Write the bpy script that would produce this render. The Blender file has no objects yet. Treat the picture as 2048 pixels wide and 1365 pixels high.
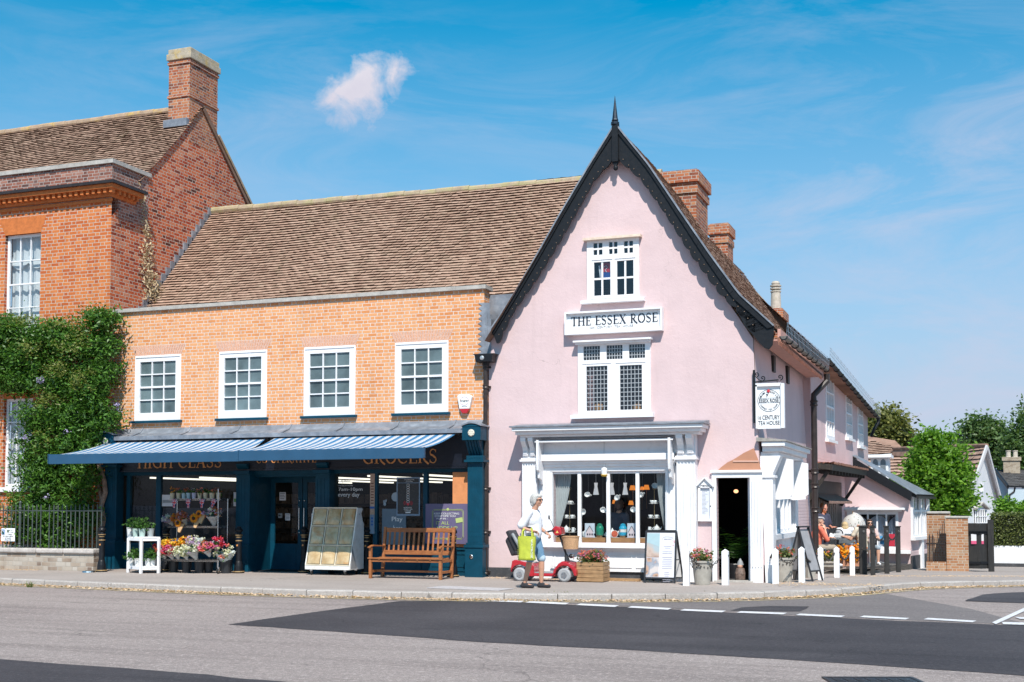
import bpy, math, random
from mathutils import Vector, Matrix, Quaternion
import numpy as np
R = random.Random(7)
PI = math.pi
rad = math.radians
C = bpy.context.scene.collection
sc = bpy.context.scene
#  camera
F = 2467.0                       # focal length in photo pixels
ANG = math.atan2(2467, 6574)     # yaw of the camera against the street front
TILT = rad(3.0)
CAM = Vector((3.85, -24.39, 1.5))
fh = Vector((-math.sin(ANG), math.cos(ANG), 0))
FW = Vector((fh.x*math.cos(TILT), fh.y*math.cos(TILT), math.sin(TILT)))
RT = Vector((fh.y, -fh.x, 0))
UP = RT.cross(FW)
CY = 1012.0 - F*math.tan(TILT)
cam = bpy.data.cameras.new("camera"); co = bpy.data.objects.new("camera", cam); C.objects.link(co)
co.location = CAM
co.rotation_euler = Matrix((RT, UP, -FW)).transposed().to_euler()
cam.sensor_width = 36; cam.lens = F/2048*36
cam.shift_y = -(682.5-CY)/2048 if False else (CY-682.5)/2048
cam.clip_start = .1; cam.clip_end = 2000
sc.camera = co
#  sun, sky, exposure
SUN = Vector((.43, -1, 1.34)).normalized()
sl = bpy.data.lights.new("sun", 'SUN'); sl.energy = 4.9; sl.angle = rad(.5); sl.color = (1, .95, .87)
so = bpy.data.objects.new("sun", sl); C.objects.link(so); so.location = (10, -30, 40)
so.rotation_euler = SUN.to_track_quat('Z', 'Y').to_euler()
sc.view_settings.view_transform = 'Standard'; sc.view_settings.look = 'None'
sc.view_settings.exposure = .31; sc.view_settings.gamma = 1
sc.view_settings.use_curve_mapping = False
W = bpy.data.worlds.new("World"); sc.world = W; W.use_nodes = True
class NT:
 """tiny helper to write node graphs"""
 def __init__(s, nt): s.t = nt; nt.nodes.clear()
 def n(s, typ, props=None, **ins):
  d = s.t.nodes.new(typ)
  for k, v in (props or {}).items(): setattr(d, k, v)
  for k, v in ins.items():
   key = int(k[1:]) if k[0] == '_' else k.replace('__', ' ')
   s.put(d.inputs[key], v)
  return d
 def put(s, i, v):
  if isinstance(v, bpy.types.NodeSocket): s.t.links.new(v, i)
  elif isinstance(v, bpy.types.Node): s.t.links.new(v.outputs[0], i)
  else:
   if hasattr(i.default_value, '__len__') and not hasattr(v, '__len__'): v = [v]*len(i.default_value)
   if hasattr(i.default_value, '__len__') and len(i.default_value) == 4 and len(v) == 3: v = (*v, 1)
   i.default_value = v
 def m(s, op, a, b=0., c=0.): return s.n('ShaderNodeMath', {'operation': op}, _0=a, _1=b, _2=c).outputs[0]
 def vm(s, op, a, b=(0, 0, 0)): return s.n('ShaderNodeVectorMath', {'operation': op}, _0=a, _1=b)
 def mix(s, f, a, b, bt='MIX'):
  d = s.n('ShaderNodeMix', {'data_type': 'RGBA', 'blend_type': bt}); s.put(d.inputs[0], f); s.put(d.inputs[6], a); s.put(d.inputs[7], b)
  return d.outputs[2]
 def ramp(s, f, pts, mode='LINEAR'):
  d = s.n('ShaderNodeValToRGB'); s.put(d.inputs[0], f); cr = d.color_ramp; cr.interpolation = mode
  while len(cr.elements) < len(pts): cr.elements.new(.5)
  for e, (p, c) in zip(cr.elements, pts): e.position = p; e.color = (c, c, c, 1) if not hasattr(c, '__len__') else (*c, 1)
  return d.outputs[0]
 def noise(s, vec, scale, detail=3, rough=.55, dist=0):
  return s.n('ShaderNodeTexNoise', Vector=vec, Scale=scale, Detail=detail, Roughness=rough, Distortion=dist).outputs[0]
 def mapr(s, v, a, b, c=0, d=1): return s.n('ShaderNodeMapRange', _0=v, _1=a, _2=b, _3=c, _4=d).outputs[0]
t = NT(W.node_tree)
sky = t.n('ShaderNodeTexSky', {'sky_type': 'NISHITA', 'sun_disc': False, 'sun_elevation': math.asin(SUN.z),
 'sun_rotation': math.atan2(SUN.x, SUN.y), 'air_density': 1.0, 'dust_density': .3, 'ozone_density': 2.2})
d = t.n('ShaderNodeTexCoord').outputs['Generated']
dn = t.vm('NORMALIZE', d).outputs[0]
sep = t.n('ShaderNodeSeparateXYZ', _0=dn)
el = sep.outputs[2]
base = t.mix(1., sky.outputs[0], (.0, 1.38, 1.60), 'MULTIPLY')
lowf = t.ramp(el, [(0, .95), (.10, .78), (.22, .42), (.31, .17), (.38, .0)])
base = t.mix(lowf, base, (5.9, 5.75, 7.4))
rot = t.n('ShaderNodeMapping', {'vector_type': 'POINT'}, Vector=dn, Location=(.62, .1, .37), Rotation=(0, rad(14), rad(20)), Scale=(1.3, 1.3, 5.5)).outputs[0]
c1 = t.noise(rot, 2.9, 8, .66, 1.1)
c2 = t.noise(rot, .9, 2, .5, 0)
cir = t.m('MULTIPLY', t.mapr(c1, .42, .78), t.mapr(c2, .36, .60))
cir = t.m('MULTIPLY', cir, t.mapr(el, .46, .30, .25, 1))
base = t.mix(t.m('MULTIPLY', cir, .72), base, (6.2, 6.4, 8.0))
def pxdir(px, py): return (FW*F + RT*(px-1024) + UP*(CY-py)).normalized()
k0 = pxdir(728, 180)
rel = t.vm('SUBTRACT', dn, tuple(k0)).outputs[0]
dr = t.n('ShaderNodeVectorMath', {'operation': 'DOT_PRODUCT'}, _0=rel, _1=tuple(RT)).outputs['Value']
du = t.n('ShaderNodeVectorMath', {'operation': 'DOT_PRODUCT'}, _0=rel, _1=tuple(UP)).outputs['Value']
du2 = t.m('SUBTRACT', du, t.m('MULTIPLY', dr, .35))
rr = t.m('SQRT', t.m('ADD', t.m('POWER', t.m('DIVIDE', dr, .034), 2.), t.m('POWER', t.m('DIVIDE', du2, .021), 2.)))
cn = t.noise(dn, 42, 7, .6, .35)
cu = t.m('SUBTRACT', t.m('MULTIPLY_ADD', cn, 2.4, -.12), rr)
cu = t.mapr(cu, -.05, .75)
cs = t.mapr(t.m('ADD', t.m('MULTIPLY', du2, 22.), t.m('MULTIPLY', t.noise(dn, 75, 4), .9)), .0, 1.)
base = t.mix(t.m('MULTIPLY', cu, .93), base, t.mix(cs, (7.0, 6.6, 7.7), (8.6, 8.1, 8.7)))
bg = t.n('ShaderNodeBackground', Color=base, Strength=.08)
t.n('ShaderNodeOutputWorld', Surface=bg)
#  pixel -> point on a real plane (used for reading off the photograph)
def ray(px, py): return FW*F + RT*(px-1024) + UP*(CY-py)
def at(px, py, y=0.):
 r = ray(px, py); return CAM + r*((y-CAM.y)/r.y)
def atx(px, py, x=0.):
 r = ray(px, py); return CAM + r*((x-CAM.x)/r.x)
def atd(px, py, dist):
 r = ray(px, py)/F; return CAM + r*dist/(r.dot(fh))
def gz(x, y):
 """ground height of the pavement: it falls gently behind the corner"""
 return -.03*max(0, min(y-1, 14)) - .02*max(0, min(y-15, 15))
def atg(px, py, dz=0.):
 z = 0.
 for i in range(30):
  r = ray(px, py); p = CAM + r*((z-CAM.z)/r.z); z = gz(p.x, p.y)+dz
 return p
#  mesh builder
class MB:
 def __init__(s): s.v = []; s.f = []; s.mi = []; s.cm = 0; s.col = None
 def add(s, vs, fs):
  b = len(s.v); s.v += [tuple(v) for v in vs]; s.f += [tuple(i+b for i in f) for f in fs]; s.mi += [s.cm]*len(fs); return s
 def box(s, x0, y0, z0, x1, y1, z1):
  x0, x1 = sorted((x0, x1)); y0, y1 = sorted((y0, y1)); z0, z1 = sorted((z0, z1))
  return s.add([(x0,y0,z0),(x1,y0,z0),(x1,y1,z0),(x0,y1,z0),(x0,y0,z1),(x1,y0,z1),(x1,y1,z1),(x0,y1,z1)],
                     [(0,3,2,1),(4,5,6,7),(0,1,5,4),(1,2,6,5),(2,3,7,6),(3,0,4,7)])
 def obox(s, c, sx, sy, sz, rz=0, rx=0, ry=0):
  M = Matrix.Translation(c) @ Matrix.Rotation(rz, 4, 'Z') @ Matrix.Rotation(rx, 4, 'X') @ Matrix.Rotation(ry, 4, 'Y')
  v = [M @ Vector((a*sx/2, b*sy/2, c2*sz/2)) for c2 in (-1, 1) for a, b in ((-1,-1),(1,-1),(1,1),(-1,1))]
  return s.add(v, [(0,3,2,1),(4,5,6,7),(0,1,5,4),(1,2,6,5),(2,3,7,6),(3,0,4,7)])
 def quad(s, a, b, c, d): return s.add([a, b, c, d], [(0,1,2,3)])
 def prism(s, poly, ext):
  """poly: list of 3-D points (planar), ext: extrusion vector"""
  n = len(poly); e = Vector(ext); P = [Vector(p) for p in poly]
  return s.add(P+[p+e for p in P], [tuple(range(n)), tuple(range(2*n-1, n-1, -1))]+[(i, i+n, (i+1) % n+n, (i+1) % n) for i in range(n)])
 def beam(s, a, b, w, h, up=(0, 0, 1)):
  a = Vector(a); b = Vector(b); d = (b-a).normalized(); u = Vector(up)
  sd = d.cross(u)
  if sd.length < 1e-4: sd = d.cross(Vector((0, 1, 0)))
  sd.normalize(); u = sd.cross(d)
  v = [p+sd*i*w/2+u*j*h/2 for p in (a, b) for i, j in ((-1,-1),(1,-1),(1,1),(-1,1))]
  return s.add(v, [(0,1,2,3),(7,6,5,4),(0,4,5,1),(1,5,6,2),(2,6,7,3),(3,7,4,0)])
 def tube(s, pts, r, n=8, cap=True):
  pts = [Vector(p) for p in pts]; rs = r if hasattr(r, '__len__') else [r]*len(pts)
  vs = []; fs = []; u = None
  for i, p in enumerate(pts):
   d = (pts[min(i+1, len(pts)-1)]-pts[max(i-1, 0)])
   d = d.normalized() if d.length > 1e-9 else Vector((0, 0, 1))
   if u is None: u = d.orthogonal().normalized()
   else:
    u = u-d*u.dot(d); u = u.normalized() if u.length > 1e-6 else d.orthogonal().normalized()
   w = d.cross(u)
   vs += [p+(u*math.cos(2*PI*k/n)+w*math.sin(2*PI*k/n))*rs[i] for k in range(n)]
  for i in range(len(pts)-1):
   fs += [(i*n+k, i*n+(k+1) % n, (i+1)*n+(k+1) % n, (i+1)*n+k) for k in range(n)]
  if cap: fs += [tuple(range(n-1, -1, -1)), tuple(range((len(pts)-1)*n, len(pts)*n))]
  return s.add(vs, fs)
 def lathe(s, prof, c=(0, 0, 0), n=16, ax=(0, 0, 1), sx=1, sy=1):
  """prof: (radius, height) pairs"""
  c = Vector(c); q = Vector((0, 0, 1)).rotation_difference(Vector(ax).normalized())
  vs = []; fs = []
  for r, h in prof: vs += [c+q @ Vector((r*sx*math.cos(2*PI*k/n), r*sy*math.sin(2*PI*k/n), h)) for k in range(n)]
  for i in range(len(prof)-1): fs += [(i*n+k, i*n+(k+1) % n, (i+1)*n+(k+1) % n, (i+1)*n+k) for k in range(n)]
  fs += [tuple(range(n-1, -1, -1)), tuple(range((len(prof)-1)*n, len(prof)*n))]
  return s.add(vs, fs)
 def ell(s, c, rx, ry, rz, n=12, m=8, rot=None):
  M = rot or Matrix.Identity(3); c = Vector(c); vs = [c+M @ Vector((0, 0, -rz))]; fs = []
  for i in range(1, m):
   a = -PI/2+PI*i/m
   vs += [c+M @ Vector((rx*math.cos(a)*math.cos(2*PI*k/n), ry*math.cos(a)*math.sin(2*PI*k/n), rz*math.sin(a))) for k in range(n)]
  vs.append(c+M @ Vector((0, 0, rz)))
  for k in range(n): fs.append((0, 1+(k+1) % n, 1+k))
  for i in range(m-2): fs += [(1+i*n+k, 1+i*n+(k+1) % n, 1+(i+1)*n+(k+1) % n, 1+(i+1)*n+k) for k in range(n)]
  b = 1+(m-2)*n
  for k in range(n): fs.append((b+k, b+(k+1) % n, len(vs)-1))
  return s.add(vs, fs)
 def cap(s, a, b, ra, rb, n=12):
  """tapered capsule"""
  a = Vector(a); b = Vector(b); L = (b-a).length
  pr = [(ra*math.cos(t), ra*math.sin(t)) for t in (-1.45, -1.0, -.5, 0)]+[(rb*math.cos(t), L+rb*math.sin(t)) for t in (0, .5, 1.0, 1.45)]
  return s.lathe(pr, a, n, (b-a) if L > 1e-6 else (0, 0, 1))
 def merge(s, o, off=(0, 0, 0)):
  return s.add([(v[0]+off[0], v[1]+off[1], v[2]+off[2]) for v in o.v], o.f)
 def xf(s, M): s.v = [tuple(M @ Vector(v)) for v in s.v]; return s
def obj(name, mb, mat, parent=None, loc=None, smooth=False, bevel=0, remesh=0, sub=0):
 me = bpy.data.meshes.new(name)
 L = Vector(loc) if loc is not None else (parent.location if parent is not None else Vector((0, 0, 0)))
 if parent is not None and loc is None:
  L = Vector((0, 0, 0)); p = parent
  while p is not None: L = L+p.location; p = p.parent
 me.from_pydata([(v[0]-L.x, v[1]-L.y, v[2]-L.z) for v in mb.v], [], mb.f); me.update()
 mats = mat if isinstance(mat, (list, tuple)) else [mat]
 for m in mats: me.materials.append(m)
 if len(mats) > 1: me.polygons.foreach_set('material_index', mb.mi)
 if mb.col is not None:
  ca = me.color_attributes.new('tint', 'FLOAT_COLOR', 'CORNER')
  arr = np.repeat(np.array(mb.col, dtype=np.float32), [len(f) for f in mb.f])
  ca.data.foreach_set('color', np.stack([arr, arr, arr, np.ones_like(arr)], 1).ravel())
 o = bpy.data.objects.new(name, me); C.objects.link(o)
 if parent is not None: o.parent = parent
 else: o.location = L
 if bevel:
  b = o.modifiers.new('bevel', 'BEVEL'); b.width = bevel; b.segments = 2; b.limit_method = 'ANGLE'
 if remesh:
  r = o.modifiers.new('remesh', 'REMESH'); r.mode = 'VOXEL'; r.voxel_size = remesh
  q = o.modifiers.new('smooth', 'SMOOTH'); q.factor = .5; q.iterations = 3
  smooth = True
  bpy.context.view_layer.update(); dg = bpy.context.evaluated_depsgraph_get()
  nm = bpy.data.meshes.new_from_object(o.evaluated_get(dg)); o.modifiers.clear(); o.data = nm; me = nm
  if not me.materials: me.materials.append(mats[0])
 if smooth: me.polygons.foreach_set('use_smooth', [True]*len(me.polygons))
 return o
def thing(name, label, cat, loc=(0, 0, 0), rz=0, group=None):
 o = bpy.data.objects.new(name, None); C.objects.link(o); o.empty_display_size = .2
 o.location = loc; o.rotation_euler = (0, 0, rz); o['label'] = label; o['category'] = cat
 if group: o['group'] = group
 return o
def tag(o, label, cat, group=None):
 o['label'] = label; o['category'] = cat
 if group: o['group'] = group
 return o
def single(name, mb, mat, label, cat, loc=(0, 0, 0), group=None, **k):
 return tag(obj(name, mb, mat, None, loc, **k), label, cat, group)
def struct(name, mb, mat, kind='structure', **k):
 o = obj(name, mb, mat, None, (0, 0, 0), **k); o['kind'] = kind; return o
def copy_tree(o, parent=None):
 c = o.copy(); C.objects.link(c)
 if parent is not None: c.parent = parent
 for ch in list(o.children): copy_tree(ch, c)
 return c
def put(o, loc, rz=0, label=None, scale=None):
 o.location = loc; o.rotation_euler = (0, 0, rz)
 if label: o['label'] = label
 if scale: o.scale = (scale,)*3
 return o
def place(proto, first, loc, rz=0, label=None, scale=None):
 return put(proto if first else copy_tree(proto), loc, rz, label, scale)
_texts = {}
def text(name, s, mat, parent, c, w, h=None, rz=0, rx=0, ext=.002, space=1., loc=None):
 """lettering centred at world point c, w wide, h = cap height, facing -y before turning"""
 key = (s, space)
 if key not in _texts:
  cu = bpy.data.curves.new('txt', 'FONT'); cu.body = s; cu.extrude = 1; cu.size = 1; cu.space_character = space; cu.align_x = 'CENTER'; cu.resolution_u = 3
  o = bpy.data.objects.new('txt', cu); C.objects.link(o); bpy.context.view_layer.update()
  me = bpy.data.meshes.new_from_object(o.evaluated_get(bpy.context.evaluated_depsgraph_get()))
  _texts[key] = ([tuple(v.co) for v in me.vertices], [tuple(p.vertices) for p in me.polygons])
  bpy.data.objects.remove(o); bpy.data.meshes.remove(me)
 vs, fs = _texts[key]
 x0 = min(v[0] for v in vs); x1 = max(v[0] for v in vs); y0 = min(v[1] for v in vs); y1 = max(v[1] for v in vs)
 sx = w/max(x1-x0, 1e-6); sz = (h/(y1-y0)) if h else sx
 M = Matrix.Translation(c) @ Matrix.Rotation(rz, 4, 'Z') @ Matrix.Rotation(rx, 4, 'X')
 mb = MB(); mb.add([M @ Vector(((v[0]-(x0+x1)/2)*sx, -v[2]*ext, (v[1]-(y0+y1)/2)*sz)) for v in vs], fs)
 return obj(name, mb, mat, parent, loc)
def _arc(cx, cy, rx, ry, a0, a1, n=14): return [(cx+rx*math.cos(rad(a0+(a1-a0)*i/n)), cy+ry*math.sin(rad(a0+(a1-a0)*i/n))) for i in range(n+1)]
TK, TN = .13, .045
def _ser(x, y, w=.30): return ([(x-w/2, y), (x+w/2, y)], TN)
GL = {
 'T': (.72, [([(.36, 0), (.36, 1)], TK), ([(.02, .98), (.70, .98)], TN), _ser(.36, .02), ([(.03, .98), (.03, .80)], TN), ([(.69, .98), (.69, .80)], TN)]),
 'H': (.86, [([(.16, 0), (.16, 1)], TK), ([(.70, 0), (.70, 1)], TK), ([(.16, .52), (.70, .52)], TN), _ser(.16, .02), _ser(.16, .98), _ser(.70, .02), _ser(.70, .98)]),
 'E': (.66, [([(.18, 0), (.18, 1)], TK), ([(.05, .98), (.60, .98)], TN), ([(.18, .52), (.48, .52)], TN), ([(.05, .02), (.63, .02)], TN), ([(.60, .98), (.60, .80)], TN), ([(.63, .02), (.63, .22)], TN), ([(.48, .60), (.48, .44)], TN)]),
 'S': (.62, [(_arc(.31, .75, .22, .235, 35, 215), .07), ([(.13, .62), (.30, .54), (.46, .40)], TK), (_arc(.31, .26, .22, .245, 35, -145), .07), ([(.50, .97), (.50, .78)], TN), ([(.09, .03), (.09, .24)], TN)]),
 'X': (.80, [([(.12, 1), (.68, 0)], TK), ([(.68, 1), (.12, 0)], TN), _ser(.13, .02, .24), _ser(.67, .02, .28), _ser(.13, .98, .28), _ser(.67, .98, .24)]),
 'R': (.80, [([(.18, 0), (.18, 1)], TK), (_arc(.32, .74, .24, .245, 90, -90), .085), ([(.05, .98), (.34, .98)], TN), ([(.18, .50), (.36, .50)], TN), ([(.36, .50), (.56, .16), (.82, -.06)], TK*.9), _ser(.18, .02)]),
 'O': (.88, [(_arc(.44, .5, .36, .47, 100, 260), .11), (_arc(.44, .5, .36, .47, -80, 80), .11), (_arc(.44, .5, .36, .48, 78, 102, 4), TN), (_arc(.44, .5, .36, .48, 258, 282, 4), TN)]),
 'C': (.80, [(_arc(.46, .5, .38, .47, 95, 265), .11), (_arc(.46, .5, .36, .48, 45, 97, 6), .06), (_arc(.46, .5, .36, .48, 263, 318, 6), .06), ([(.72, .97), (.72, .72)], TN)]),
 'G': (.86, [(_arc(.46, .5, .38, .47, 95, 265), .11), (_arc(.46, .5, .36, .48, 45, 97, 6), .06), (_arc(.46, .5, .34, .48, 263, 310, 6), .06), ([(.72, .97), (.72, .72)], TN), ([(.72, .05), (.72, .44)], TK), ([(.58, .44), (.86, .44)], TN)]),
 'I': (.34, [([(.17, 0), (.17, 1)], TK), _ser(.17, .02), _ser(.17, .98)]),
 'L': (.64, [([(.18, 0), (.18, 1)], TK), _ser(.18, .98), ([(.05, .02), (.60, .02)], TN), ([(.60, .02), (.60, .26)], TN)]),
 'A': (.82, [([(.38, 1), (.70, 0)], TK), ([(.40, .98), (.12, 0)], TN), ([(.20, .34), (.58, .34)], TN), _ser(.12, .02, .22), _ser(.70, .02, .26)]),
 'P': (.68, [([(.18, 0), (.18, 1)], TK), (_arc(.32, .72, .26, .265, 90, -90), .085), ([(.05, .98), (.34, .98)], TN), ([(.18, .46), (.34, .46)], TN), _ser(.18, .02)]),
 'V': (.80, [([(.12, 1), (.42, 0)], TK), ([(.68, 1), (.42, .02)], TN), _ser(.12, .98, .26), _ser(.68, .98, .22)]),
 '-': (.40, [([(.06, .45), (.34, .45)], .07)]), ' ': (.34, []), '&': (.7, [])}
def serif(name, s, mat, parent, x0, x1, zb, h, y, ext=.012, bold=1., space=.05):
 tot = sum(GL[c][0]+space for c in s)-space; k = (x1-x0)/tot; mb = MB(); x = x0; j = 0
 for c in s:
  wd, st = GL[c]
  for pts, w in st:
   w = w*bold; j += 1
   yy = y-ext-.0006*(j % 5)
   for i in range(len(pts)-1):
    a = Vector((x+pts[i][0]*k, yy, zb+pts[i][1]*h)); b = Vector((x+pts[i+1][0]*k, yy, zb+pts[i+1][1]*h))
    dd = (b-a).normalized(); a = a-dd*.004*h; b = b+dd*.004*h
    nx = Vector((-dd.z, 0, dd.x))*w*h/2
    mb.prism([a+nx, a-nx, b-nx, b+nx], (0, ext, 0))
  x += (wd+space)*k
 return obj(name, mb, mat, parent)
#  materials
MATS = {}
def mat(name, col, rough=.6, metal=0., var=.12, scale=8., bump=0., bscale=60., spec=.5, coat=0., emit=None, dirt=None, attr=False, sheen=0.):
 """painted / plain surface with slight natural variation"""
 if name in MATS: return MATS[name]
 m = bpy.data.materials.new(name); m.use_nodes = True; t = NT(m.node_tree); MATS[name] = m
 b = t.n('ShaderNodeBsdfPrincipled', Roughness=rough, Metallic=metal)
 b.inputs['Specular IOR Level'].default_value = spec; b.inputs['Coat Weight'].default_value = coat
 tc = t.n('ShaderNodeTexCoord').outputs['Object']
 c = col
 if var:
  nz = t.noise(tc, scale, 5, .6)
  c = t.mix(t.mapr(nz, .3, .7), tuple(x*(1-var) for x in col), tuple(min(1, x*(1+var)) for x in col))
 if dirt:
  dz = t.mapr(t.noise(tc, dirt[1], 6, .7, .4), dirt[2], dirt[3]); c = t.mix(t.m('MULTIPLY', dz, dirt[4] if len(dirt) > 4 else .8), c, dirt[0])
 if attr:
  a = t.n('ShaderNodeAttribute', {'attribute_name': 'tint'}).outputs['Fac']
  c = t.mix(1., c, t.mapr(a, 0, 1, .55, 1.4), 'MULTIPLY')
 t.put(b.inputs['Base Color'], c)
 t.put(b.inputs['Roughness'], t.mapr(t.noise(tc, scale*1.7, 3), .3, .7, max(.03, rough-.08), min(1, rough+.08)))
 if bump:
  bn = t.n('ShaderNodeBump', Strength=bump, Distance=.02, Height=t.noise(tc, bscale, 6, .65)); t.put(b.inputs['Normal'], bn)
 if emit: b.inputs['Emission Color'].default_value = (*emit[:3], 1); b.inputs['Emission Strength'].default_value = emit[3]
 t.n('ShaderNodeOutputMaterial', Surface=b); return m
def wallvec(t):
 """(u, z) on any upright wall: u runs along x on fronts and along y on sides"""
 tc = t.n('ShaderNodeTexCoord').outputs['Object']; s = t.n('ShaderNodeSeparateXYZ', _0=tc)
 nn = t.n('ShaderNodeSeparateXYZ', _0=t.n('ShaderNodeNewGeometry').outputs['True Normal'])
 side = t.m('GREATER_THAN', t.m('ABSOLUTE', nn.outputs[0]), .7)
 u = t.m('ADD', t.m('MULTIPLY', s.outputs[1], side), t.m('MULTIPLY', s.outputs[0], t.m('SUBTRACT', 1., side)))
 return tc, u, s.outputs[2], side
def brick(name, cols, mortar, sidecols=None, bw=.335, bh=.075, wear=None, bump=.35, rowjit=0., mw=1.):
 m = bpy.data.materials.new(name); m.use_nodes = True; t = NT(m.node_tree)
 tc, u, z, side = wallvec(t)
 wob = t.m('MULTIPLY', t.m('SUBTRACT', t.noise(tc, 5, 2), .5), .012)
 z = t.m('ADD', z, wob); u = t.m('ADD', u, t.m('MULTIPLY', t.m('SUBTRACT', t.noise(tc, 7, 2), .5), .012))
 rz = t.m('DIVIDE', z, bh); row = t.m('FLOOR', rz); fz = t.m('FRACT', rz)
 rw = t.n('ShaderNodeTexWhiteNoise', {'noise_dimensions': '1D'}, W=row).outputs['Value']
 uu = t.m('ADD', t.m('ADD', t.m('DIVIDE', u, bw), t.m('MULTIPLY', row, .5)), t.m('MULTIPLY', rw, .12+rowjit))
 ui = t.m('FLOOR', uu); fu = t.m('FRACT', uu)
 hd = t.m('GREATER_THAN', fu, .667)                       # header brick
 mzv = .085*mw; muv = .024*mw
 dz = t.m('MINIMUM', fz, t.m('SUBTRACT', 1., fz)); dz = t.m('DIVIDE', dz, mzv)
 a = t.m('MINIMUM', fu, t.m('SUBTRACT', 1., fu)); b2 = t.m('ABSOLUTE', t.m('SUBTRACT', fu, .667)); du = t.m('DIVIDE', t.m('MINIMUM', a, b2), muv)
 dd = t.m('MINIMUM', dz, du); mort = t.mapr(dd, .75, 1.25, 1, 0)
 idv = t.n('ShaderNodeCombineXYZ', _0=t.m('ADD', ui, t.m('MULTIPLY', hd, .5)), _1=row)
 rn = t.n('ShaderNodeTexWhiteNoise', {'noise_dimensions': '3D'}, Vector=idv)
 big = t.noise(tc, .8, 3); f = t.m('ADD', t.m('MULTIPLY', rn.outputs['Value'], .8), t.m('MULTIPLY', t.m('SUBTRACT', big, .5), .9)); f = t.m('ADD', f, .1)
 n = len(cols); col = t.ramp(f, [(i/(n-1), c) for i, c in enumerate(cols)])
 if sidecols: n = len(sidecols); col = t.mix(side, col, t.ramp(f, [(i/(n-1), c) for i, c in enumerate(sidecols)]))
 col = t.mix(t.mapr(t.noise(tc, 60, 4), .3, .7, 0, .35), col, t.mix(1., col, (.6, .55, .5), 'MULTIPLY'))
 mo = t.mix(t.mapr(t.noise(tc, 12, 3), .3, .7), mortar, tuple(x*.75 for x in mortar))
 col = t.mix(mort, col, mo)
 if wear: col = t.mix(t.m('MULTIPLY', t.mapr(t.noise(tc, wear[1], 6, .7, .3), wear[2], wear[3]), wear[4]), col, wear[0])
 sk = t.noise(t.n('ShaderNodeMapping', Vector=tc, Scale=(4, 4, .45)).outputs[0], 1., 6, .7, .3); col = t.mix(t.mapr(sk, .52, .76, 0, .38), col, t.mix(1., col, (.52, .46, .44), 'MULTIPLY'))
 bs = t.n('ShaderNodeBsdfPrincipled', Roughness=.85); bs.inputs['Specular IOR Level'].default_value = .25; t.put(bs.inputs['Base Color'], col)
 h = t.m('ADD', t.mapr(dd, .5, 1.5, 0, 1), t.m('MULTIPLY', t.noise(tc, 90, 4), .5))
 t.put(bs.inputs['Normal'], t.n('ShaderNodeBump', Strength=bump, Distance=.008, Height=h))
 t.n('ShaderNodeOutputMaterial', Surface=bs); MATS[name] = m; return m
def glass(name, tint=(.9, .95, .97), refl=1., rough=.02):
 m = bpy.data.materials.new(name); m.use_nodes = True; t = NT(m.node_tree)
 tr = t.n('ShaderNodeBsdfTransparent', Color=tint); gl = t.n('ShaderNodeBsdfGlossy', Roughness=rough, Color=(.9, .95, 1))
 fc = t.n('ShaderNodeLayerWeight', Blend=.5).outputs['Facing']
 fr = t.m('MULTIPLY_ADD', t.m('POWER', fc, 5.), .8*refl, .045*refl)
 mx = t.n('ShaderNodeMixShader', _0=fr, _1=tr, _2=gl); t.n('ShaderNodeOutputMaterial', Surface=mx); MATS[name] = m; return m
def leafmat(name, c1, c2, tr=.35, rough=.45):
 m = bpy.data.materials.new(name); m.use_nodes = True; t = NT(m.node_tree)
 a = t.n('ShaderNodeAttribute', {'attribute_name': 'tint'}).outputs['Fac']
 tc = t.n('ShaderNodeTexCoord').outputs['Object']
 c = t.mix(a, c1, c2); c = t.mix(t.mapr(t.noise(tc, 2.2, 3), .35, .7, 0, .45), c, tuple((x+y)*.45 for x, y in zip(c1, c2)))
 b = t.n('ShaderNodeBsdfPrincipled', Roughness=rough); b.inputs['Specular IOR Level'].default_value = .35; t.put(b.inputs['Base Color'], c)
 tl = t.n('ShaderNodeBsdfTranslucent', Color=t.mix(1., c, (1.3, 1.5, .5), 'MULTIPLY'))
 t.n('ShaderNodeOutputMaterial', Surface=t.n('ShaderNodeMixShader', _0=tr, _1=b, _2=tl)); MATS[name] = m; return m
M_white = mat('white_paint', (.79, .775, .79), .5, var=.05, scale=3, bump=.12, bscale=30, dirt=((.46, .42, .39), 5, .54, .8, .42))
M_white2 = mat('white_plain', (.82, .82, .83), .5, var=.02)
M_blue = mat('shopfront_blue', (.002, .048, .085), .5, var=.15, scale=5, spec=.22, dirt=((.03, .08, .11), 9, .62, .85, .4))
M_navy = mat('dark_interior', (.012, .014, .02), .6, var=.2)
M_lead = mat('lead', (.22, .235, .27), .5, metal=.25, var=.22, scale=5, bump=.15, bscale=14, dirt=((.38, .40, .44), 5, .5, .75, .7))
M_black = mat('black_paint', (.008, .009, .012), .5, spec=.3, var=.25, scale=14, dirt=((.09, .09, .09), 20, .66, .8, .5))
M_tar = mat('black_plinth', (.045, .045, .05), .7, var=.25, scale=6, bump=.2, bscale=30, dirt=((.2, .18, .16), 7, .55, .8, .5))
M_iron = mat('cast_iron', (.035, .026, .024), .42, var=.3, scale=9, metal=.2, dirt=((.12, .06, .04), 14, .58, .8, .5))
M_stone = mat('coping_stone', (.42, .39, .36), .85, var=.18, scale=7, bump=.3, bscale=35, dirt=((.2, .19, .17), 6, .5, .75, .5))
M_wood = None
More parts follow.
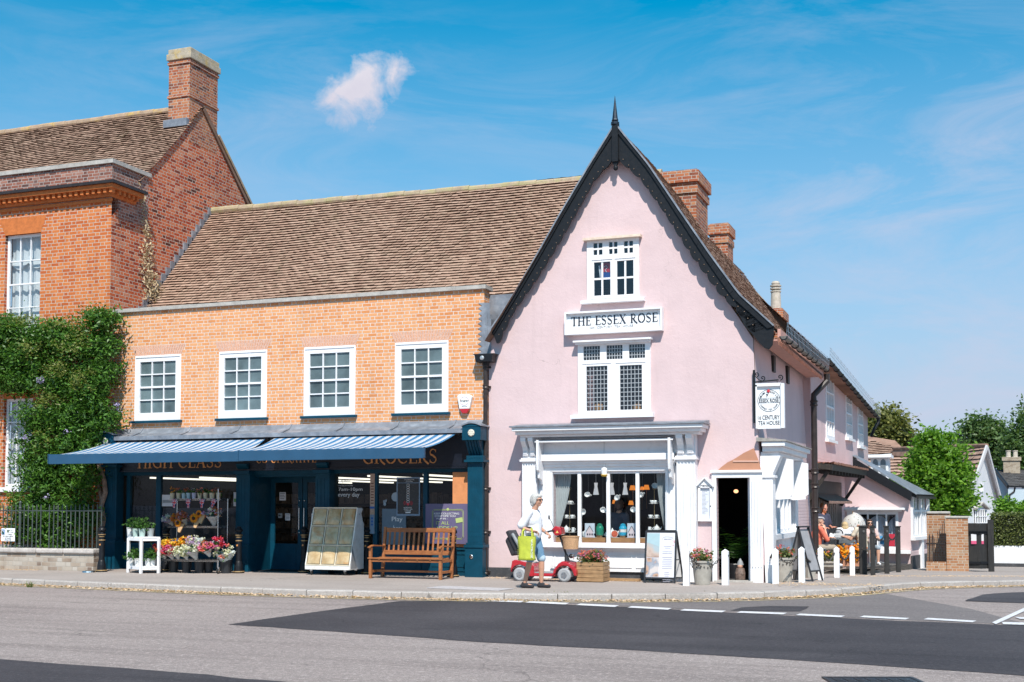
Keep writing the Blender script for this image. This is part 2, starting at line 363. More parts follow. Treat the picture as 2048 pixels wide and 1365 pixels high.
def woodmat(name, c1, c2, ax=0, sc_=1., rough=.55):
 m = bpy.data.materials.new(name); m.use_nodes = True; t = NT(m.node_tree)
 tc = t.n('ShaderNodeTexCoord').outputs['Object']; s = [28, 28, 28]; s[ax] = 2.2
 v = t.n('ShaderNodeMapping', Vector=tc, Scale=tuple(k*sc_ for k in s)).outputs[0]
 f = t.noise(v, 1., 6, .6, 1.1); c = t.mix(t.mapr(f, .3, .7), c1, c2)
 c = t.mix(t.mapr(t.noise(tc, 9, 3), .4, .75, 0, .5), c, tuple(x*.55 for x in c1))
 b = t.n('ShaderNodeBsdfPrincipled', Roughness=rough); t.put(b.inputs['Base Color'], c)
 t.put(b.inputs['Normal'], t.n('ShaderNodeBump', Strength=.25, Distance=.004, Height=f))
 t.n('ShaderNodeOutputMaterial', Surface=b); MATS[name] = m; return m
M_bench = woodmat('oiled_hardwood', (.26, .08, .022), (.43, .165, .055))
M_crate = woodmat('softwood_planks', (.30, .165, .075), (.46, .28, .14))
M_stainw = woodmat('black_stained_wood', (.012, .011, .011), (.035, .032, .03), 2)
M_deck = woodmat('weathered_decking', (.06, .052, .045), (.15, .135, .12))
def stucco(name, base, side_brick=False):
 m = bpy.data.materials.new(name); m.use_nodes = True; t = NT(m.node_tree)
 tc, u, z, side = wallvec(t)
 c = t.mix(t.mapr(t.noise(tc, 1.1, 5, .6), .3, .7), tuple(x*.93 for x in base), tuple(min(1, x*1.05) for x in base))
 c = t.mix(t.mapr(t.noise(tc, 2.7, 7, .75, .5), .56, .8, 0, .3), c, (base[0]*.88, base[1]*.8, base[2]*.78))
 vv = t.n('ShaderNodeTexVoronoi', {'feature': 'DISTANCE_TO_EDGE'}, Vector=t.vm('ADD', tc, t.n('ShaderNodeTexNoise', Vector=tc, Scale=2.4, Detail=5).outputs['Color']).outputs[0], Scale=.55).outputs['Distance']
 ck = t.m('MULTIPLY', t.mapr(vv, 0, .0045, 1, 0), t.mapr(t.noise(tc, .9, 2), .55, .62))
 c = t.mix(t.m('MULTIPLY', ck, .55), c, (.30, .24, .22))
 b = t.n('ShaderNodeBsdfPrincipled', Roughness=.8); b.inputs['Specular IOR Level'].default_value = .3; t.put(b.inputs['Base Color'], c)
 sk = t.noise(t.n('ShaderNodeMapping', Vector=tc, Scale=(5, 5, .5)).outputs[0], 1.3, 6, .65, .3); c = t.mix(t.mapr(sk, .54, .78, 0, .22), c, (base[0]*.6, base[1]*.58, base[2]*.58))
 c = t.mix(t.m('MULTIPLY', t.mapr(z, 0.1, .9, .35, 0), t.noise(tc, 5, 5)), c, (.36, .30, .27))
 h = t.m('ADD', t.m('MULTIPLY', t.noise(tc, 16, 5, .65), 1.), t.m('MULTIPLY', t.noise(tc, 2.2, 3), 2.6)); h = t.m('ADD', h, t.m('MULTIPLY', t.noise(tc, 40, 5, .65), .5), t.m('MULTIPLY', t.noise(tc, 70, 3), .35))
 h = t.m('SUBTRACT', h, t.m('MULTIPLY', ck, .8))
 if side_brick:
  z2 = t.m('DIVIDE', t.m('ADD', z, t.m('MULTIPLY', t.noise(tc, 4, 2), .02)), .076); r = t.m('FLOOR', z2)
  fz = t.m('FRACT', z2); dz = t.m('MINIMUM', fz, t.m('SUBTRACT', 1., fz))
  fu = t.m('FRACT', t.m('ADD', t.m('DIVIDE', u, .23), t.m('MULTIPLY', r, .5))); du = t.m('MULTIPLY', t.m('MINIMUM', fu, t.m('SUBTRACT', 1., fu)), 3.)
  lowz = t.mapr(z, 2.6, 2.9, 1, 0)
  g = t.m('MULTIPLY', t.mapr(t.m('MINIMUM', dz, du), .02, .13, 1, 0), t.m('MULTIPLY', lowz, side))
  h = t.m('SUBTRACT', h, t.m('MULTIPLY', g, 1.5)); c2 = t.mix(t.m('MULTIPLY', g, .25), c, tuple(x*.6 for x in base)); t.put(b.inputs['Base Color'], c2)
 t.put(b.inputs['Normal'], t.n('ShaderNodeBump', Strength=.38, Distance=.012, Height=h))
 t.n('ShaderNodeOutputMaterial', Surface=b); MATS[name] = m; return m
M_pink = stucco('pink_limewash', (.64, .478, .482), True)
M_brickO = brick('peach_brick', [(.64, .24, .085), (.71, .31, .13), (.74, .35, .16), (.75, .375, .18)], (.72, .61, .54), mw=1.05)
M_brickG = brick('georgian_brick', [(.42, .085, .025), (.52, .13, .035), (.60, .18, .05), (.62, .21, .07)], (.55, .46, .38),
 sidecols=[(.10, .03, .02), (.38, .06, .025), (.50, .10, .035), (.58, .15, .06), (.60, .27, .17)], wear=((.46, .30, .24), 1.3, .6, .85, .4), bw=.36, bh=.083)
M_brickP = brick('parapet_brick', [(.10, .05, .045), (.26, .09, .06), (.34, .15, .11), (.46, .24, .18)], (.45, .40, .37),
 wear=((.12, .11, .11), 1.5, .5, .8, .6))
M_brickC = brick('chimney_brick', [(.08, .045, .04), (.36, .10, .05), (.48, .16, .07), (.5, .22, .11)], (.48, .42, .36), wear=((.1, .09, .09), 2.5, .52, .8, .6))
M_brickW = brick('garden_wall_brick', [(.30, .13, .06), (.42, .20, .10), (.46, .26, .15), (.4, .28, .19)], (.50, .44, .37), wear=((.2, .15, .12), 2.2, .5, .8, .5))
M_brickS = brick('stone_brick', [(.14, .09, .07), (.34, .26, .20), (.46, .40, .34), (.5, .45, .40)], (.40, .35, .30), bw=.42, bh=.10, wear=((.42, .38, .34), 1.7, .45, .8, .5))
M_whbrick = stucco('white_brick', (.78, .77, .79), True)
def tilemat(name, cols, lichen=(.42, .36, .22), la=.35):
 m = bpy.data.materials.new(name); m.use_nodes = True; t = NT(m.node_tree)
 a = t.n('ShaderNodeAttribute', {'attribute_name': 'tint'}).outputs['Fac']; tc = t.n('ShaderNodeTexCoord').outputs['Object']
 f = t.m('ADD', t.m('MULTIPLY', a, .75), t.m('MULTIPLY', t.noise(tc, .7, 4), .45)); n = len(cols)
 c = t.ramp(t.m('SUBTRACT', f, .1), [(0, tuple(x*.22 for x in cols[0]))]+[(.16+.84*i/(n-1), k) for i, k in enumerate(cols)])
 c = t.mix(t.mapr(t.noise(tc, 3.0, 7, .75, .4), .52, .72, 0, la), c, lichen)
 c = t.mix(t.mapr(t.noise(tc, 1.6, 7, .8, .6), .56, .70, 0, .45), c, (.13, .115, .06)); c = t.mix(t.mapr(t.noise(tc, 30, 4), .35, .75, 0, .4), c, t.mix(1., c, (.55, .5, .48), 'MULTIPLY'))
 b = t.n('ShaderNodeBsdfPrincipled', Roughness=.9); b.inputs['Specular IOR Level'].default_value = .2; t.put(b.inputs['Base Color'], c)
 t.put(b.inputs['Normal'], t.n('ShaderNodeBump', Strength=.4, Distance=.006, Height=t.noise(tc, 45, 5)))
 t.n('ShaderNodeOutputMaterial', Surface=b); MATS[name] = m; return m
M_tile = tilemat('peg_tiles', [(.29, .172, .125), (.39, .245, .18), (.45, .295, .22), (.50, .34, .265)], (.42, .35, .25), .35)
M_pant = tilemat('concrete_pantiles', [(.36, .215, .16), (.45, .29, .22), (.50, .34, .27)], (.40, .34, .27), .3)
M_slate = tilemat('slates', [(.13, .12, .12), (.18, .17, .17), (.22, .2, .19)], (.25, .23, .18), .3)
G_clear = glass('shop_glass', (.84, .87, .88), .45)
G_dark = glass('window_glass', (.75, .8, .84), 1.6)
M_frost = mat('frosted_blind', (.105, .145, .155), .4, var=.5, scale=1.1, coat=.15)
M_chrome = mat('chrome', (.6, .6, .6), .25, metal=1., var=.05)
M_rub = mat('rubber', (.02, .02, .02), .8)
M_grey = mat('grey_plastic', (.25, .26, .27), .5)
#  builders
def clip(poly, conv):
 out = poly
 n = len(conv)
 for i in range(n):
  ax, ay = conv[i]; bx, by = conv[(i+1) % n]; inp = out; out = []
  if not inp: return []
  def sd(p): return (bx-ax)*(p[1]-ay)-(by-ay)*(p[0]-ax)
  for j in range(len(inp)):
   p, q = inp[j], inp[(j+1) % len(inp)]; sp, sq = sd(p), sd(q)
   if sp >= -1e-9: out.append(p)
   if (sp > 1e-9 and sq < -1e-9) or (sp < -1e-9 and sq > 1e-9):
    k = sp/(sp-sq); out.append((p[0]+(q[0]-p[0])*k, p[1]+(q[1]-p[1])*k))
 return out
def wall(mb, conv, holes, mp, reveal=.12):
 """wall face over a convex (u,z) outline (ccw) with rectangular holes (u0,z0,u1,z1) and reveals; mp(u,z,depth)->point"""
 us = sorted({p[0] for p in conv} | {h[i] for h in holes for i in (0, 2)}); zs = sorted({p[1] for p in conv} | {h[i] for h in holes for i in (1, 3)})
 for i in range(len(us)-1):
  for j in range(len(zs)-1):
   cu, cz = (us[i]+us[i+1])/2, (zs[j]+zs[j+1])/2
   if any(h[0] < cu < h[2] and h[1] < cz < h[3] for h in holes): continue
   p = clip([(us[i], zs[j]), (us[i+1], zs[j]), (us[i+1], zs[j+1]), (us[i], zs[j+1])], conv)
   if len(p) > 2: mb.add([mp(a, b, 0) for a, b in p], [tuple(range(len(p)))])
 for h in holes:
  r = h[4] if len(h) > 4 else reveal
  c = [(h[0], h[1]), (h[2], h[1]), (h[2], h[3]), (h[0], h[3])]
  for k in range(4):
   a, b = c[k], c[(k+1) % 4]; mb.quad(mp(*a, 0), mp(*a, r), mp(*b, r), mp(*b, 0))
 return mb
def front(y): return lambda u, z, d: (u, y+d, z)
def sash(parent, u0, z0, u1, z1, mp, cols, rows, fw=.06, bar=.02, dp=.05, meet=True, glassm=None, framem=None, back=None, backm=None, name='window', low=0.):
 """a framed, barred window > frame mesh with panes behind it"""
 fm = framem or M_white; b = MB()
 def bx(a0, b0, a1, b1, d0, d1):
  P = [Vector(mp(u, z, d)) for d in (d0, d1) for u, z in ((a0, b0), (a1, b0), (a1, b1), (a0, b1))]
  b.add(P, [(0,1,2,3),(7,6,5,4),(0,4,5,1),(1,5,6,2),(2,6,7,3),(3,7,4,0)])
 bx(u0, z0, u1, z0+fw*1.25, 0, dp); bx(u0, z1-fw, u1, z1, 0, dp); bx(u0, z0+fw*1.25, u0+fw, z1-fw, 0, dp); bx(u1-fw, z0+fw*1.25, u1, z1-fw, 0, dp)
 iu0, iu1, iz0, iz1 = u0+fw, u1-fw, z0+fw*1.25, z1-fw
 for i in range(1, cols):
  u = iu0+(iu1-iu0)*i/cols; bx(u-bar/2, iz0, u+bar/2, iz1, .006, dp*.8)
 for j in range(1, rows):
  z = iz0+(iz1-iz0)*j/rows; w = bar*1.7 if (meet and j*2 == rows) else bar
  bx(iu0, z-w/2, iu1, z+w/2, -.003 if w > bar else .003, dp*.8+.003)
 w = obj(name, b, fm, parent)
 g = MB(); g.quad(mp(iu0, iz0, dp*.55), mp(iu1, iz0, dp*.55), mp(iu1, iz1, dp*.55), mp(iu0, iz1, dp*.55))
 obj('pane', g, glassm or G_dark, w)
 if backm:
  g = MB(); e = .02; g.quad(mp(iu0-e, iz0-e, back), mp(iu1+e, iz0-e, back), mp(iu1+e, iz1+e, back), mp(iu0-e, iz1+e, back)); obj('blind', g, backm, w)
 return w
def pbox(mp, a0, b0, a1, b1, d0, d1, b=None):
 b = b or MB(); P = [Vector(mp(u, z, d)) for d in (d0, d1) for u, z in ((a0, b0), (a1, b0), (a1, b1), (a0, b1))]
 b.add(P, [(0,1,2,3),(7,6,5,4),(0,4,5,1),(1,5,6,2),(2,6,7,3),(3,7,4,0)]); return b
def tiles(name, parent, o, along, up, La, Lu, mat_, tw=.17, th=.1, lip=.018, trim=None, seed=1, sag=.02, lt=-.3):
 """roof slope of real overlapping plain tiles. o: lower corner, along/up: unit vectors; trim(s,t)->bool keeps a tile"""
 r = random.Random(seed); o = Vector(o); a = Vector(along).normalized(); u = Vector(up).normalized(); n = a.cross(u).normalized()
 if n.z < 0: n = -n
 mb = MB(); mb.col = []; rows = int(Lu/th)+1; cols = int(La/tw)+2; V = []; Fc = []
 for j in range(rows):
  for i in range(cols):
   s0 = i*tw-(tw/2 if j % 2 else 0); s1 = s0+tw-.004; s0 = max(0, s0); s1 = min(La, s1)
   if s1-s0 < .02: continue
   t0 = j*th; t1 = min(Lu, t0+th*1.25)
   if trim and not trim((s0+s1)/2, t0+th/2): continue
   sg = -sag*(.5+.5*math.sin(s0*1.1+seed))*math.sin(PI*min(1, t0/Lu))
   l0 = lip*(1+r.uniform(-.2, .3)); l1 = lip*(1+r.uniform(-.2, .3)); dt = r.uniform(-.005, .005)
   b0 = o+a*s0+u*(t0+dt)+n*sg; b1 = o+a*s1+u*(t0+dt+r.uniform(-.004, .004))+n*sg
   k = len(V)
   V += [b0+n*l0, b1+n*l1, o+a*s1+u*t1+n*(sg+.002), o+a*s0+u*t1+n*(sg+.002), b0-n*.004, b1-n*.004]
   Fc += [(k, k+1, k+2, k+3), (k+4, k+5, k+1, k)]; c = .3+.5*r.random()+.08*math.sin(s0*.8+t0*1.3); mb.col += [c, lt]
 mb.add(V, Fc); return obj(name, mb, mat_, parent)
# == GROUND
def crom(P, k=8):
 out = []
 for i in range(len(P)-1):
  p0, p1, p2, p3 = [Vector(P[max(0, min(len(P)-1, j))]) for j in (i-1, i, i+1, i+2)]
  for q in range(k):
   s = q/k; out.append(.5*((2*p1)+(p2-p0)*s+(2*p0-5*p1+4*p2-p3)*s*s+(3*p1-p0-3*p2+p3)*s**3))
 out.append(Vector(P[-1])); return out
KB = crom([(-42,-2.4),(-28,-3.0),(-15,-4.2),(-8.5,-4.95),(-3.8,-4.65),(-.58,-3.45),(1.35,-1.6),(2.6,.8),(4.9,4.3),(9,9),(17,13.5),(45,24)])
BK = crom([(-42,22),(-28,22),(-15,22),(-8.5,22),(-3.8,22),(-.6,22),(.3,22),(1.5,24),(3.5,30),(8,40),(22,60),(60,80)])
RZ = -.115
def asphalt(name, c1, c2, streak=0., spk=.5, bump=.5):
 m = bpy.data.materials.new(name); m.use_nodes = True; t = NT(m.node_tree); tc = t.n('ShaderNodeTexCoord').outputs['Object']
 c = t.mix(t.mapr(t.noise(tc, .35, 5, .6, .4), .3, .7), c1, c2)
 mp = t.n('ShaderNodeMapping', Vector=tc, Rotation=(0, 0, rad(-4)), Scale=(.12, 1.6, 1)).outputs[0]
 c = t.mix(t.m('MULTIPLY', t.mapr(t.noise(mp, 1., 6, .7, .3), .48, .72), streak), c, tuple(x*.55 for x in c1))
 g = t.noise(tc, 70, 3, .7); c = t.mix(t.mapr(g, .35, .65, spk, 0), c, tuple(x*.45 for x in c1))
 g2 = t.n('ShaderNodeTexVoronoi', Vector=tc, Scale=26).outputs['Distance']; c = t.mix(t.mapr(g2, .0, .22, spk*.7, 0), c, tuple(min(1, x*1.7) for x in c2))
 g3 = t.noise(tc, 19, 2, .8); c = t.mix(t.mapr(g3, .52, .68, 0, spk*.5), c, tuple(x*.45 for x in c1)); c = t.mix(t.mapr(g3, .32, .44, spk*.4, 0), c, tuple(min(1, x*1.45) for x in c2))
 ve = t.n('ShaderNodeTexVoronoi', {'feature': 'DISTANCE_TO_EDGE'}, Vector=t.vm('ADD', tc, t.n('ShaderNodeTexNoise', Vector=tc, Scale=1.7, Detail=6).outputs['Color']).outputs[0], Scale=.3).outputs['Distance']
 c = t.mix(t.m('MULTIPLY', t.mapr(ve, 0, .006, .8, 0), t.mapr(t.noise(tc, .5, 2), .5, .6)), c, tuple(x*.35 for x in c1)); c = t.mix(t.mapr(t.noise(tc, 1.1, 6, .75, .5), .62, .75, 0, .3), c, tuple(x*.5 for x in c1))
 b = t.n('ShaderNodeBsdfPrincipled', Roughness=.88); b.inputs['Specular IOR Level'].default_value = .3; t.put(b.inputs['Base Color'], c)
 t.put(b.inputs['Normal'], t.n('ShaderNodeBump', Strength=bump, Distance=.012, Height=t.m('ADD', g, t.m('MULTIPLY', g2, .6))))
 t.n('ShaderNodeOutputMaterial', Surface=b); MATS[name] = m; return m
A_road = asphalt('worn_asphalt', (.37, .30, .28), (.47, .39, .36), .95, .95, .8)
A_new = asphalt('fresh_asphalt_and_shade', (.048, .042, .048), (.100, .088, .094), .6, .7)
A_mid = asphalt('side_road_asphalt', (.205, .175, .172), (.255, .22, .21), .5, .8)
A_pave = asphalt('pavement_tarmac', (.37, .31, .28), (.46, .39, .355), .4, .5, .4)
A_kerb = asphalt('kerb_concrete', (.42, .37, .34), (.55, .50, .47), .3, .55, .5)
M_line = mat('road_paint', (.66, .63, .64), .7, var=.08, scale=20, dirt=((.3, .28, .28), 22, .5, .72, .8))
M_yel = mat('faded_yellow_paint', (.66, .50, .26), .8, var=.1, scale=10, dirt=((.36, .32, .28), 9, .4, .62, .85))
def sheet(name, poly, dz, m, sub=1):
 if 'patch' in name or 'resurf' in name:
  q = []
  for i, p in enumerate(poly):
   e = poly[(i+1) % len(poly)]; k = max(1, int(min(60, (e-p).length/.35))); q += [p.lerp(e, j/k)+Vector((R.gauss(0, .014), R.gauss(0, .022), 0)) for j in range(k)]
  poly = q
 mb = MB(); mb.add([(p.x, p.y, gz(p.x, p.y)+RZ+dz) for p in poly], [tuple(range(len(poly)))]); return struct(name, mb, m)
g = MB(); xs = [-300, -120, -60, -40, -30, -20, -10, 0, 5, 10, 20, 30, 40, 60, 120, 300]; ys = [-150, -60, -30, 0, 1, 4, 8, 12, 15, 18, 22, 26, 30, 60, 120, 400]
vs = [(x, y, gz(x, y)+RZ) for y in ys for x in xs]; n = len(xs)
g.add(vs, [(j*n+i, j*n+i+1, (j+1)*n+i+1, (j+1)*n+i) for j in range(len(ys)-1) for i in range(n-1)]); struct('road', g, A_road)
g = MB(); NJ = 24; vs = []
for k, b in zip(KB, BK):
 for j in range(NJ+1):
  s = (j/NJ)**1.2; p = k*(1-s)+b*s; vs.append((p.x, p.y, gz(p.x, p.y)))
g.add(vs, [(i*(NJ+1)+j, (i+1)*(NJ+1)+j, (i+1)*(NJ+1)+j+1, i*(NJ+1)+j+1) for i in range(len(KB)-1) for j in range(NJ)]); struct('pavement', g, A_pave)
def resample(P, step):
 out = [P[0].copy()]; acc = 0
 for i in range(len(P)-1):
  a, b = P[i], P[i+1]; L = (b-a).length; s = step-acc
  while s < L: out.append(a+(b-a)*(s/L)); s += step
  acc = (acc+L) % step
 return out
g = MB(); g.col = []; KS = resample(KB, .915)
for i in range(len(KS)-1):
 a, b = KS[i], KS[i+1]; d = (b-a).normalized(); nn = Vector((-d.y, d.x)); a2 = a+d*.007; b2 = b-d*.007
 za, zb = gz(*a)+R.uniform(.003, .014), gz(*b)+R.uniform(.003, .014); o = R.uniform(-.006, .006)
 P = [(a2-nn*(.0+o)), (b2-nn*(.0+o)), (b2+nn*.15), (a2+nn*.15)]; Q = [P[0]-nn*.02, P[1]-nn*.02]
 V = [(P[0].x, P[0].y, za), (P[1].x, P[1].y, zb), (P[2].x, P[2].y, zb), (P[3].x, P[3].y, za), (Q[0].x, Q[0].y, za-.02), (Q[1].x, Q[1].y, zb-.02), (Q[0].x, Q[0].y, za-.22), (Q[1].x, Q[1].y, zb-.22), (P[3].x, P[3].y, za-.2), (P[2].x, P[2].y, zb-.2)]
 g.add(V, [(0,1,2,3),(4,5,1,0),(6,7,5,4),(8,6,4,0,3),(7,9,2,1,5),(3,2,9,8)]); g.col += [R.random()]*6
struct('kerb', g, A_kerb)
def strip(P, off, w, dz, name, m, seg=None):
 g = MB(); V = []
 for i, p in enumerate(P):
  a = P[max(0, i-1)]; b = P[min(len(P)-1, i+1)]; d = (b-a).normalized(); nn = Vector((d.y, -d.x))
  for q in (off, off+w): u = p+nn*q; V.append((u.x, u.y, gz(u.x, u.y)+RZ+dz))
 g.add(V, [(2*i, 2*i+1, 2*i+3, 2*i+2) for i in range(len(P)-1) if (seg is None or seg(i))]); return struct(name, g, m)
strip(KB, .24, .09, .008, 'yellow_line', M_yel)
def rd(px, py): return atg(px, py, RZ)
T2 = [(455,1250),(620,1226),(800,1203),(930,1202),(1024,1205),(1300,1217),(1574,1232),(1800,1242),(2048,1252),(2400,1268),(2400,1382),(2048,1353),(1700,1328),(1300,1304),(1024,1289),(760,1270)]
sheet('resurfaced_road', [rd(*p) for p in T2], .004, A_new)
sheet('side_road', [rd(*p) for p in [(905,1200),(1100,1196.5),(1400,1195.5),(1550,1192.5),(1700,1185),(1800,1176),(1900,1168),(2048,1160),(2400,1146),(2400,1266),(2048,1250.5),(1800,1240.5),(1574,1230.5),(1300,1215.5),(1024,1203.5)]], .0035, A_mid)
sheet('near_road_patch', [rd(*p) for p in [(-700,1265),(0,1320),(300,1341),(540,1362),(900,1392),(500,1500),(-700,1500)]], .004, A_new)
sheet('small_road_patch', [rd(*p) for p in [(1460,1222.5),(1482,1216),(1540,1213.5),(1618,1214),(1602,1224.5),(1530,1224)]], .0075, A_new)
sheet('corner_shadow_patch', [rd(*p) for p in [(1930,1203),(1965,1190),(2010,1186.5),(2400,1184),(2400,1212),(2048,1207.5)]], .0075, A_new)  # dark sheet standing in for a shadow on the road
for a0, b0, a1, b1 in [(975,1203,1046,1205.3),(1056,1206,1135,1209.5),(1157,1211,1234,1214.5),(1260,1216,1340,1220),(1365,1222,1448,1225.3),(1478,1226.3,1570,1229.5),(1596,1231.3,1686,1235.3),(1724,1235.3,1815,1239.8),(1852,1239.8,1949,1245.3)]:
 sheet('dashed_line', [rd(a0-5, b0+.8), rd(a1-4, b1+1.2), rd(a1+4, b1-2.0), rd(a0+4, b0-2.2)], .011, M_line)
for q in ([(1984,1247),(1992,1250.5),(2110,1196),(2104,1192)], [(2004,1246),(2006,1250.5),(2140,1255),(2140,1250)], [(2030,1236),(2040,1240),(2120,1242),(2120,1238)]):
 sheet('road_triangle_marking', [rd(*p) for p in q], .0125, M_line)
def cover(px, py, w, l, rz, lab, m):
 p = atg(px, py, RZ if py > 1190 else 0.); t_ = thing('utility_cover', lab, 'cover', (p.x, p.y, p.z), rz)
 b = MB(); b.box(-w/2, -l/2, .004, w/2, l/2, .012); b.box(-w/2, -l/2, .012, -w/2+.04, l/2, .016); b.box(w/2-.04, -l/2, .012, w/2, l/2, .016); b.box(-w/2+.04, l/2-.04, .012, w/2-.04, l/2, .016); b.box(-w/2+.04, -l/2, .012, w/2-.04, -l/2+.04, .016)
 obj('frame', b, m, t_, (0, 0, 0)); b = MB()
 for i in range(7):
  for j in range(5): b.box(-w/2+.07+i*(w-.14)/7, -l/2+.07+j*(l-.14)/5, .012, -w/2+.07+(i+.7)*(w-.14)/7, -l/2+.07+(j+.7)*(l-.14)/5, .0165)
 obj('plate', b, m, t_, (0, 0, 0))
M_ccov = mat('concrete_cover', (.46, .42, .42), .8, var=.1)
cover(940, 1178, 1.5, .55, rad(-8), 'pale concrete utility cover in the pavement near the drainpipe', M_ccov)
cover(1752, 1366, .85, .6, rad(20), 'dark iron manhole cover at the bottom edge of the road', M_iron)
M_leafd = leafmat('dry_leaves', (.48, .30, .18), (.72, .54, .38), .15, .8)
M_weed = leafmat('weeds', (.09, .13, .03), (.22, .24, .07), .3)
g = MB(); g.col = []; KD = resample(KB, .02)
for p0, p1 in zip(KD, KD[1:]):
 if not -20 < p0.x < 12: continue
 d = (p1-p0).normalized(); nn = Vector((d.y, -d.x)); dens = .35+.65*(.5+.5*math.sin(p0.x*1.9)*math.sin(p0.x*.73+1))
 for k in range(6):
  if R.random() > dens: continue
  o = abs(R.gauss(0, .13))+.025; c = p0+nn*o+d*R.uniform(-.03, .03); s = R.uniform(.008, .026); z = gz(*c)+RZ+R.uniform(.012, .035); a = R.uniform(0, PI)
  u = Vector((math.cos(a), math.sin(a), R.uniform(-.5, .5)))*s; v = Vector((-math.sin(a), math.cos(a), R.uniform(-.5, .5)))*s*.6; q = Vector((c.x, c.y, z))
  g.quad(q-u-v, q+u-v, q+u+v, q-u+v); g.col.append(R.random())
for (x0, x1, y0, s_, cnt) in [(-17.8, -16.6, -1.22, .08, 500), (1.0, 6.5, 5.2, .35, 900), (-5.7, -2.0, -.45, .12, 500), (.2, 2.2, -.2, .3, 500)]:
 for k in range(cnt):
  x = R.uniform(x0, x1); y = y0+R.gauss(0, s_)+(x-x0)*(.75 if x0 == 1.0 else 0); s = R.uniform(.008, .022); a = R.uniform(0, PI); q = Vector((x, y, gz(x, y)+R.uniform(.004, .012)))
  u = Vector((math.cos(a), math.sin(a), .2))*s; v = Vector((-math.sin(a), math.cos(a), .1))*s*.6; g.quad(q-u-v, q+u-v, q+u+v, q-u+v); g.col.append(R.random())
struct('dry_leaf_litter', g, M_leafd, 'stuff')
g = MB(); g.col = []
for px, py in ((372, 1184), (928, 1197), (1128, 1198), (1140, 1198), (1100, 1198), (1410, 1196), (1300, 1198), (60, 1175), (1125, 1198), (1133, 1198), (245, 1133)):
 c = atg(px, py, RZ)
 for k in range(26):
  a = R.uniform(0, 2*PI); l = R.uniform(.05, .13); w = .008; b0 = c+Vector((R.uniform(-.06, .06), R.uniform(-.04, .04), 0)); tp = b0+Vector((math.cos(a)*l*.8, math.sin(a)*l*.8, l)); sd = Vector((-math.sin(a), math.cos(a), 0))*w
  g.quad(b0-sd, b0+sd, tp+sd*.5, tp-sd*.5); g.col.append(R.random())
struct('gutter_weeds', g, M_weed, 'stuff')
# == GEORGIAN HOUSE (far left)
GX = -15.6; GY = -.15
gh = thing('brick_house', 'tall orange brick town house with tiled roof, parapet and chimney at the far left', 'house', (-19, 0, 0))
mpF = front(GY); mpS = lambda u, z, d: (GX-d, u, z)
u1 = (at(11,500,GY).x, at(11,900,GY).z)
wu = (at(11,470,GY).x, at(40,668,GY).z, at(82,470,GY).x, at(50,468,GY).z)
wl = (at(6,900,GY).x, at(30,975,GY).z, at(64,900,GY).x, at(40,797,GY).z)
b = MB(); wall(b, [(-27, -.3), (GX, -.3), (GX, 9.3), (-27, 9.3)], [(*wu, .13), (*wl, .13)], mpF)
wall(b, [(GY, -.3), (7.2, -.3), (7.2, 9.0), (3.55, 12.32), (GY, 8.5)], [], lambda u, z, d: (GX-d, u, z))
obj('wall', b, M_brickG, gh)
b = MB(); b.box(-27, GY-.004, 9.3, GX, .1, 9.80); b.box(GX-.25, .1, 8.5, GX+.002, 1.25, 9.80); obj('parapet', b, M_brickP, gh)
b = MB(); b.box(-27, GY-.06, 9.80, GX+.06, .16, 9.90); b.box(GX-.31, .16, 9.80, GX+.06, 1.30, 9.90); obj('coping', b, M_stone, gh)
b = MB()
b.box(-27, GY-.34, 9.23, GX+.30, GY-.004, 9.30); b.box(GX+.004, GY-.004, 9.23, GX+.30, .85, 9.30); obj('cornice_lead', b, M_iron, gh)
M_rub_b = mat('rubbed_orange_brick', (.50, .145, .035), .8, var=.2, scale=10, bump=.1)
b = MB(); b.box(-27, GY-.27, 9.13, GX+.23, GY-.003, 9.23); b.box(GX+.003, GY-.003, 9.13, GX+.23, .78, 9.23)
b.box(-27, GY-.10, 8.97, GX+.06, GY-.003, 9.13); b.box(GX+.003, GY-.003, 8.97, GX+.06, .70, 9.13)
b.box(-27, GY-.05, 8.86, GX+.03, GY-.0035, 8.93)
x = -26.9
while x < GX+.15: b.box(x, GY-.22, 9.03, x+.085, GY-.10, 9.13); x += .17
for i in range(5): b.box(GX+.06, -.1+i*.17, 9.03, GX+.18, -.02+i*.17, 9.13)
obj('cornice', b, M_rub_b, gh)
b = MB(); b.prism([(wu[0]-.22, GY-.006, wu[3]+.42), (wu[0], GY-.006, wu[3]), (wu[2], GY-.006, wu[3]), (wu[2]+.16, GY-.006, wu[3]+.42)], (0, .05, 0)); obj('lintel', b, M_rub_b, gh)
b = MB(); b.prism([(wl[0]-.22, GY-.006, wl[3]+.38), (wl[0], GY-.006, wl[3]), (wl[2], GY-.006, wl[3]), (wl[2]+.16, GY-.006, wl[3]+.38)], (0, .05, 0)); obj('lintel', b, M_rub_b, gh)
M_curt = mat('white_curtain', (.74, .73, .70), .8, var=.06, scale=2)
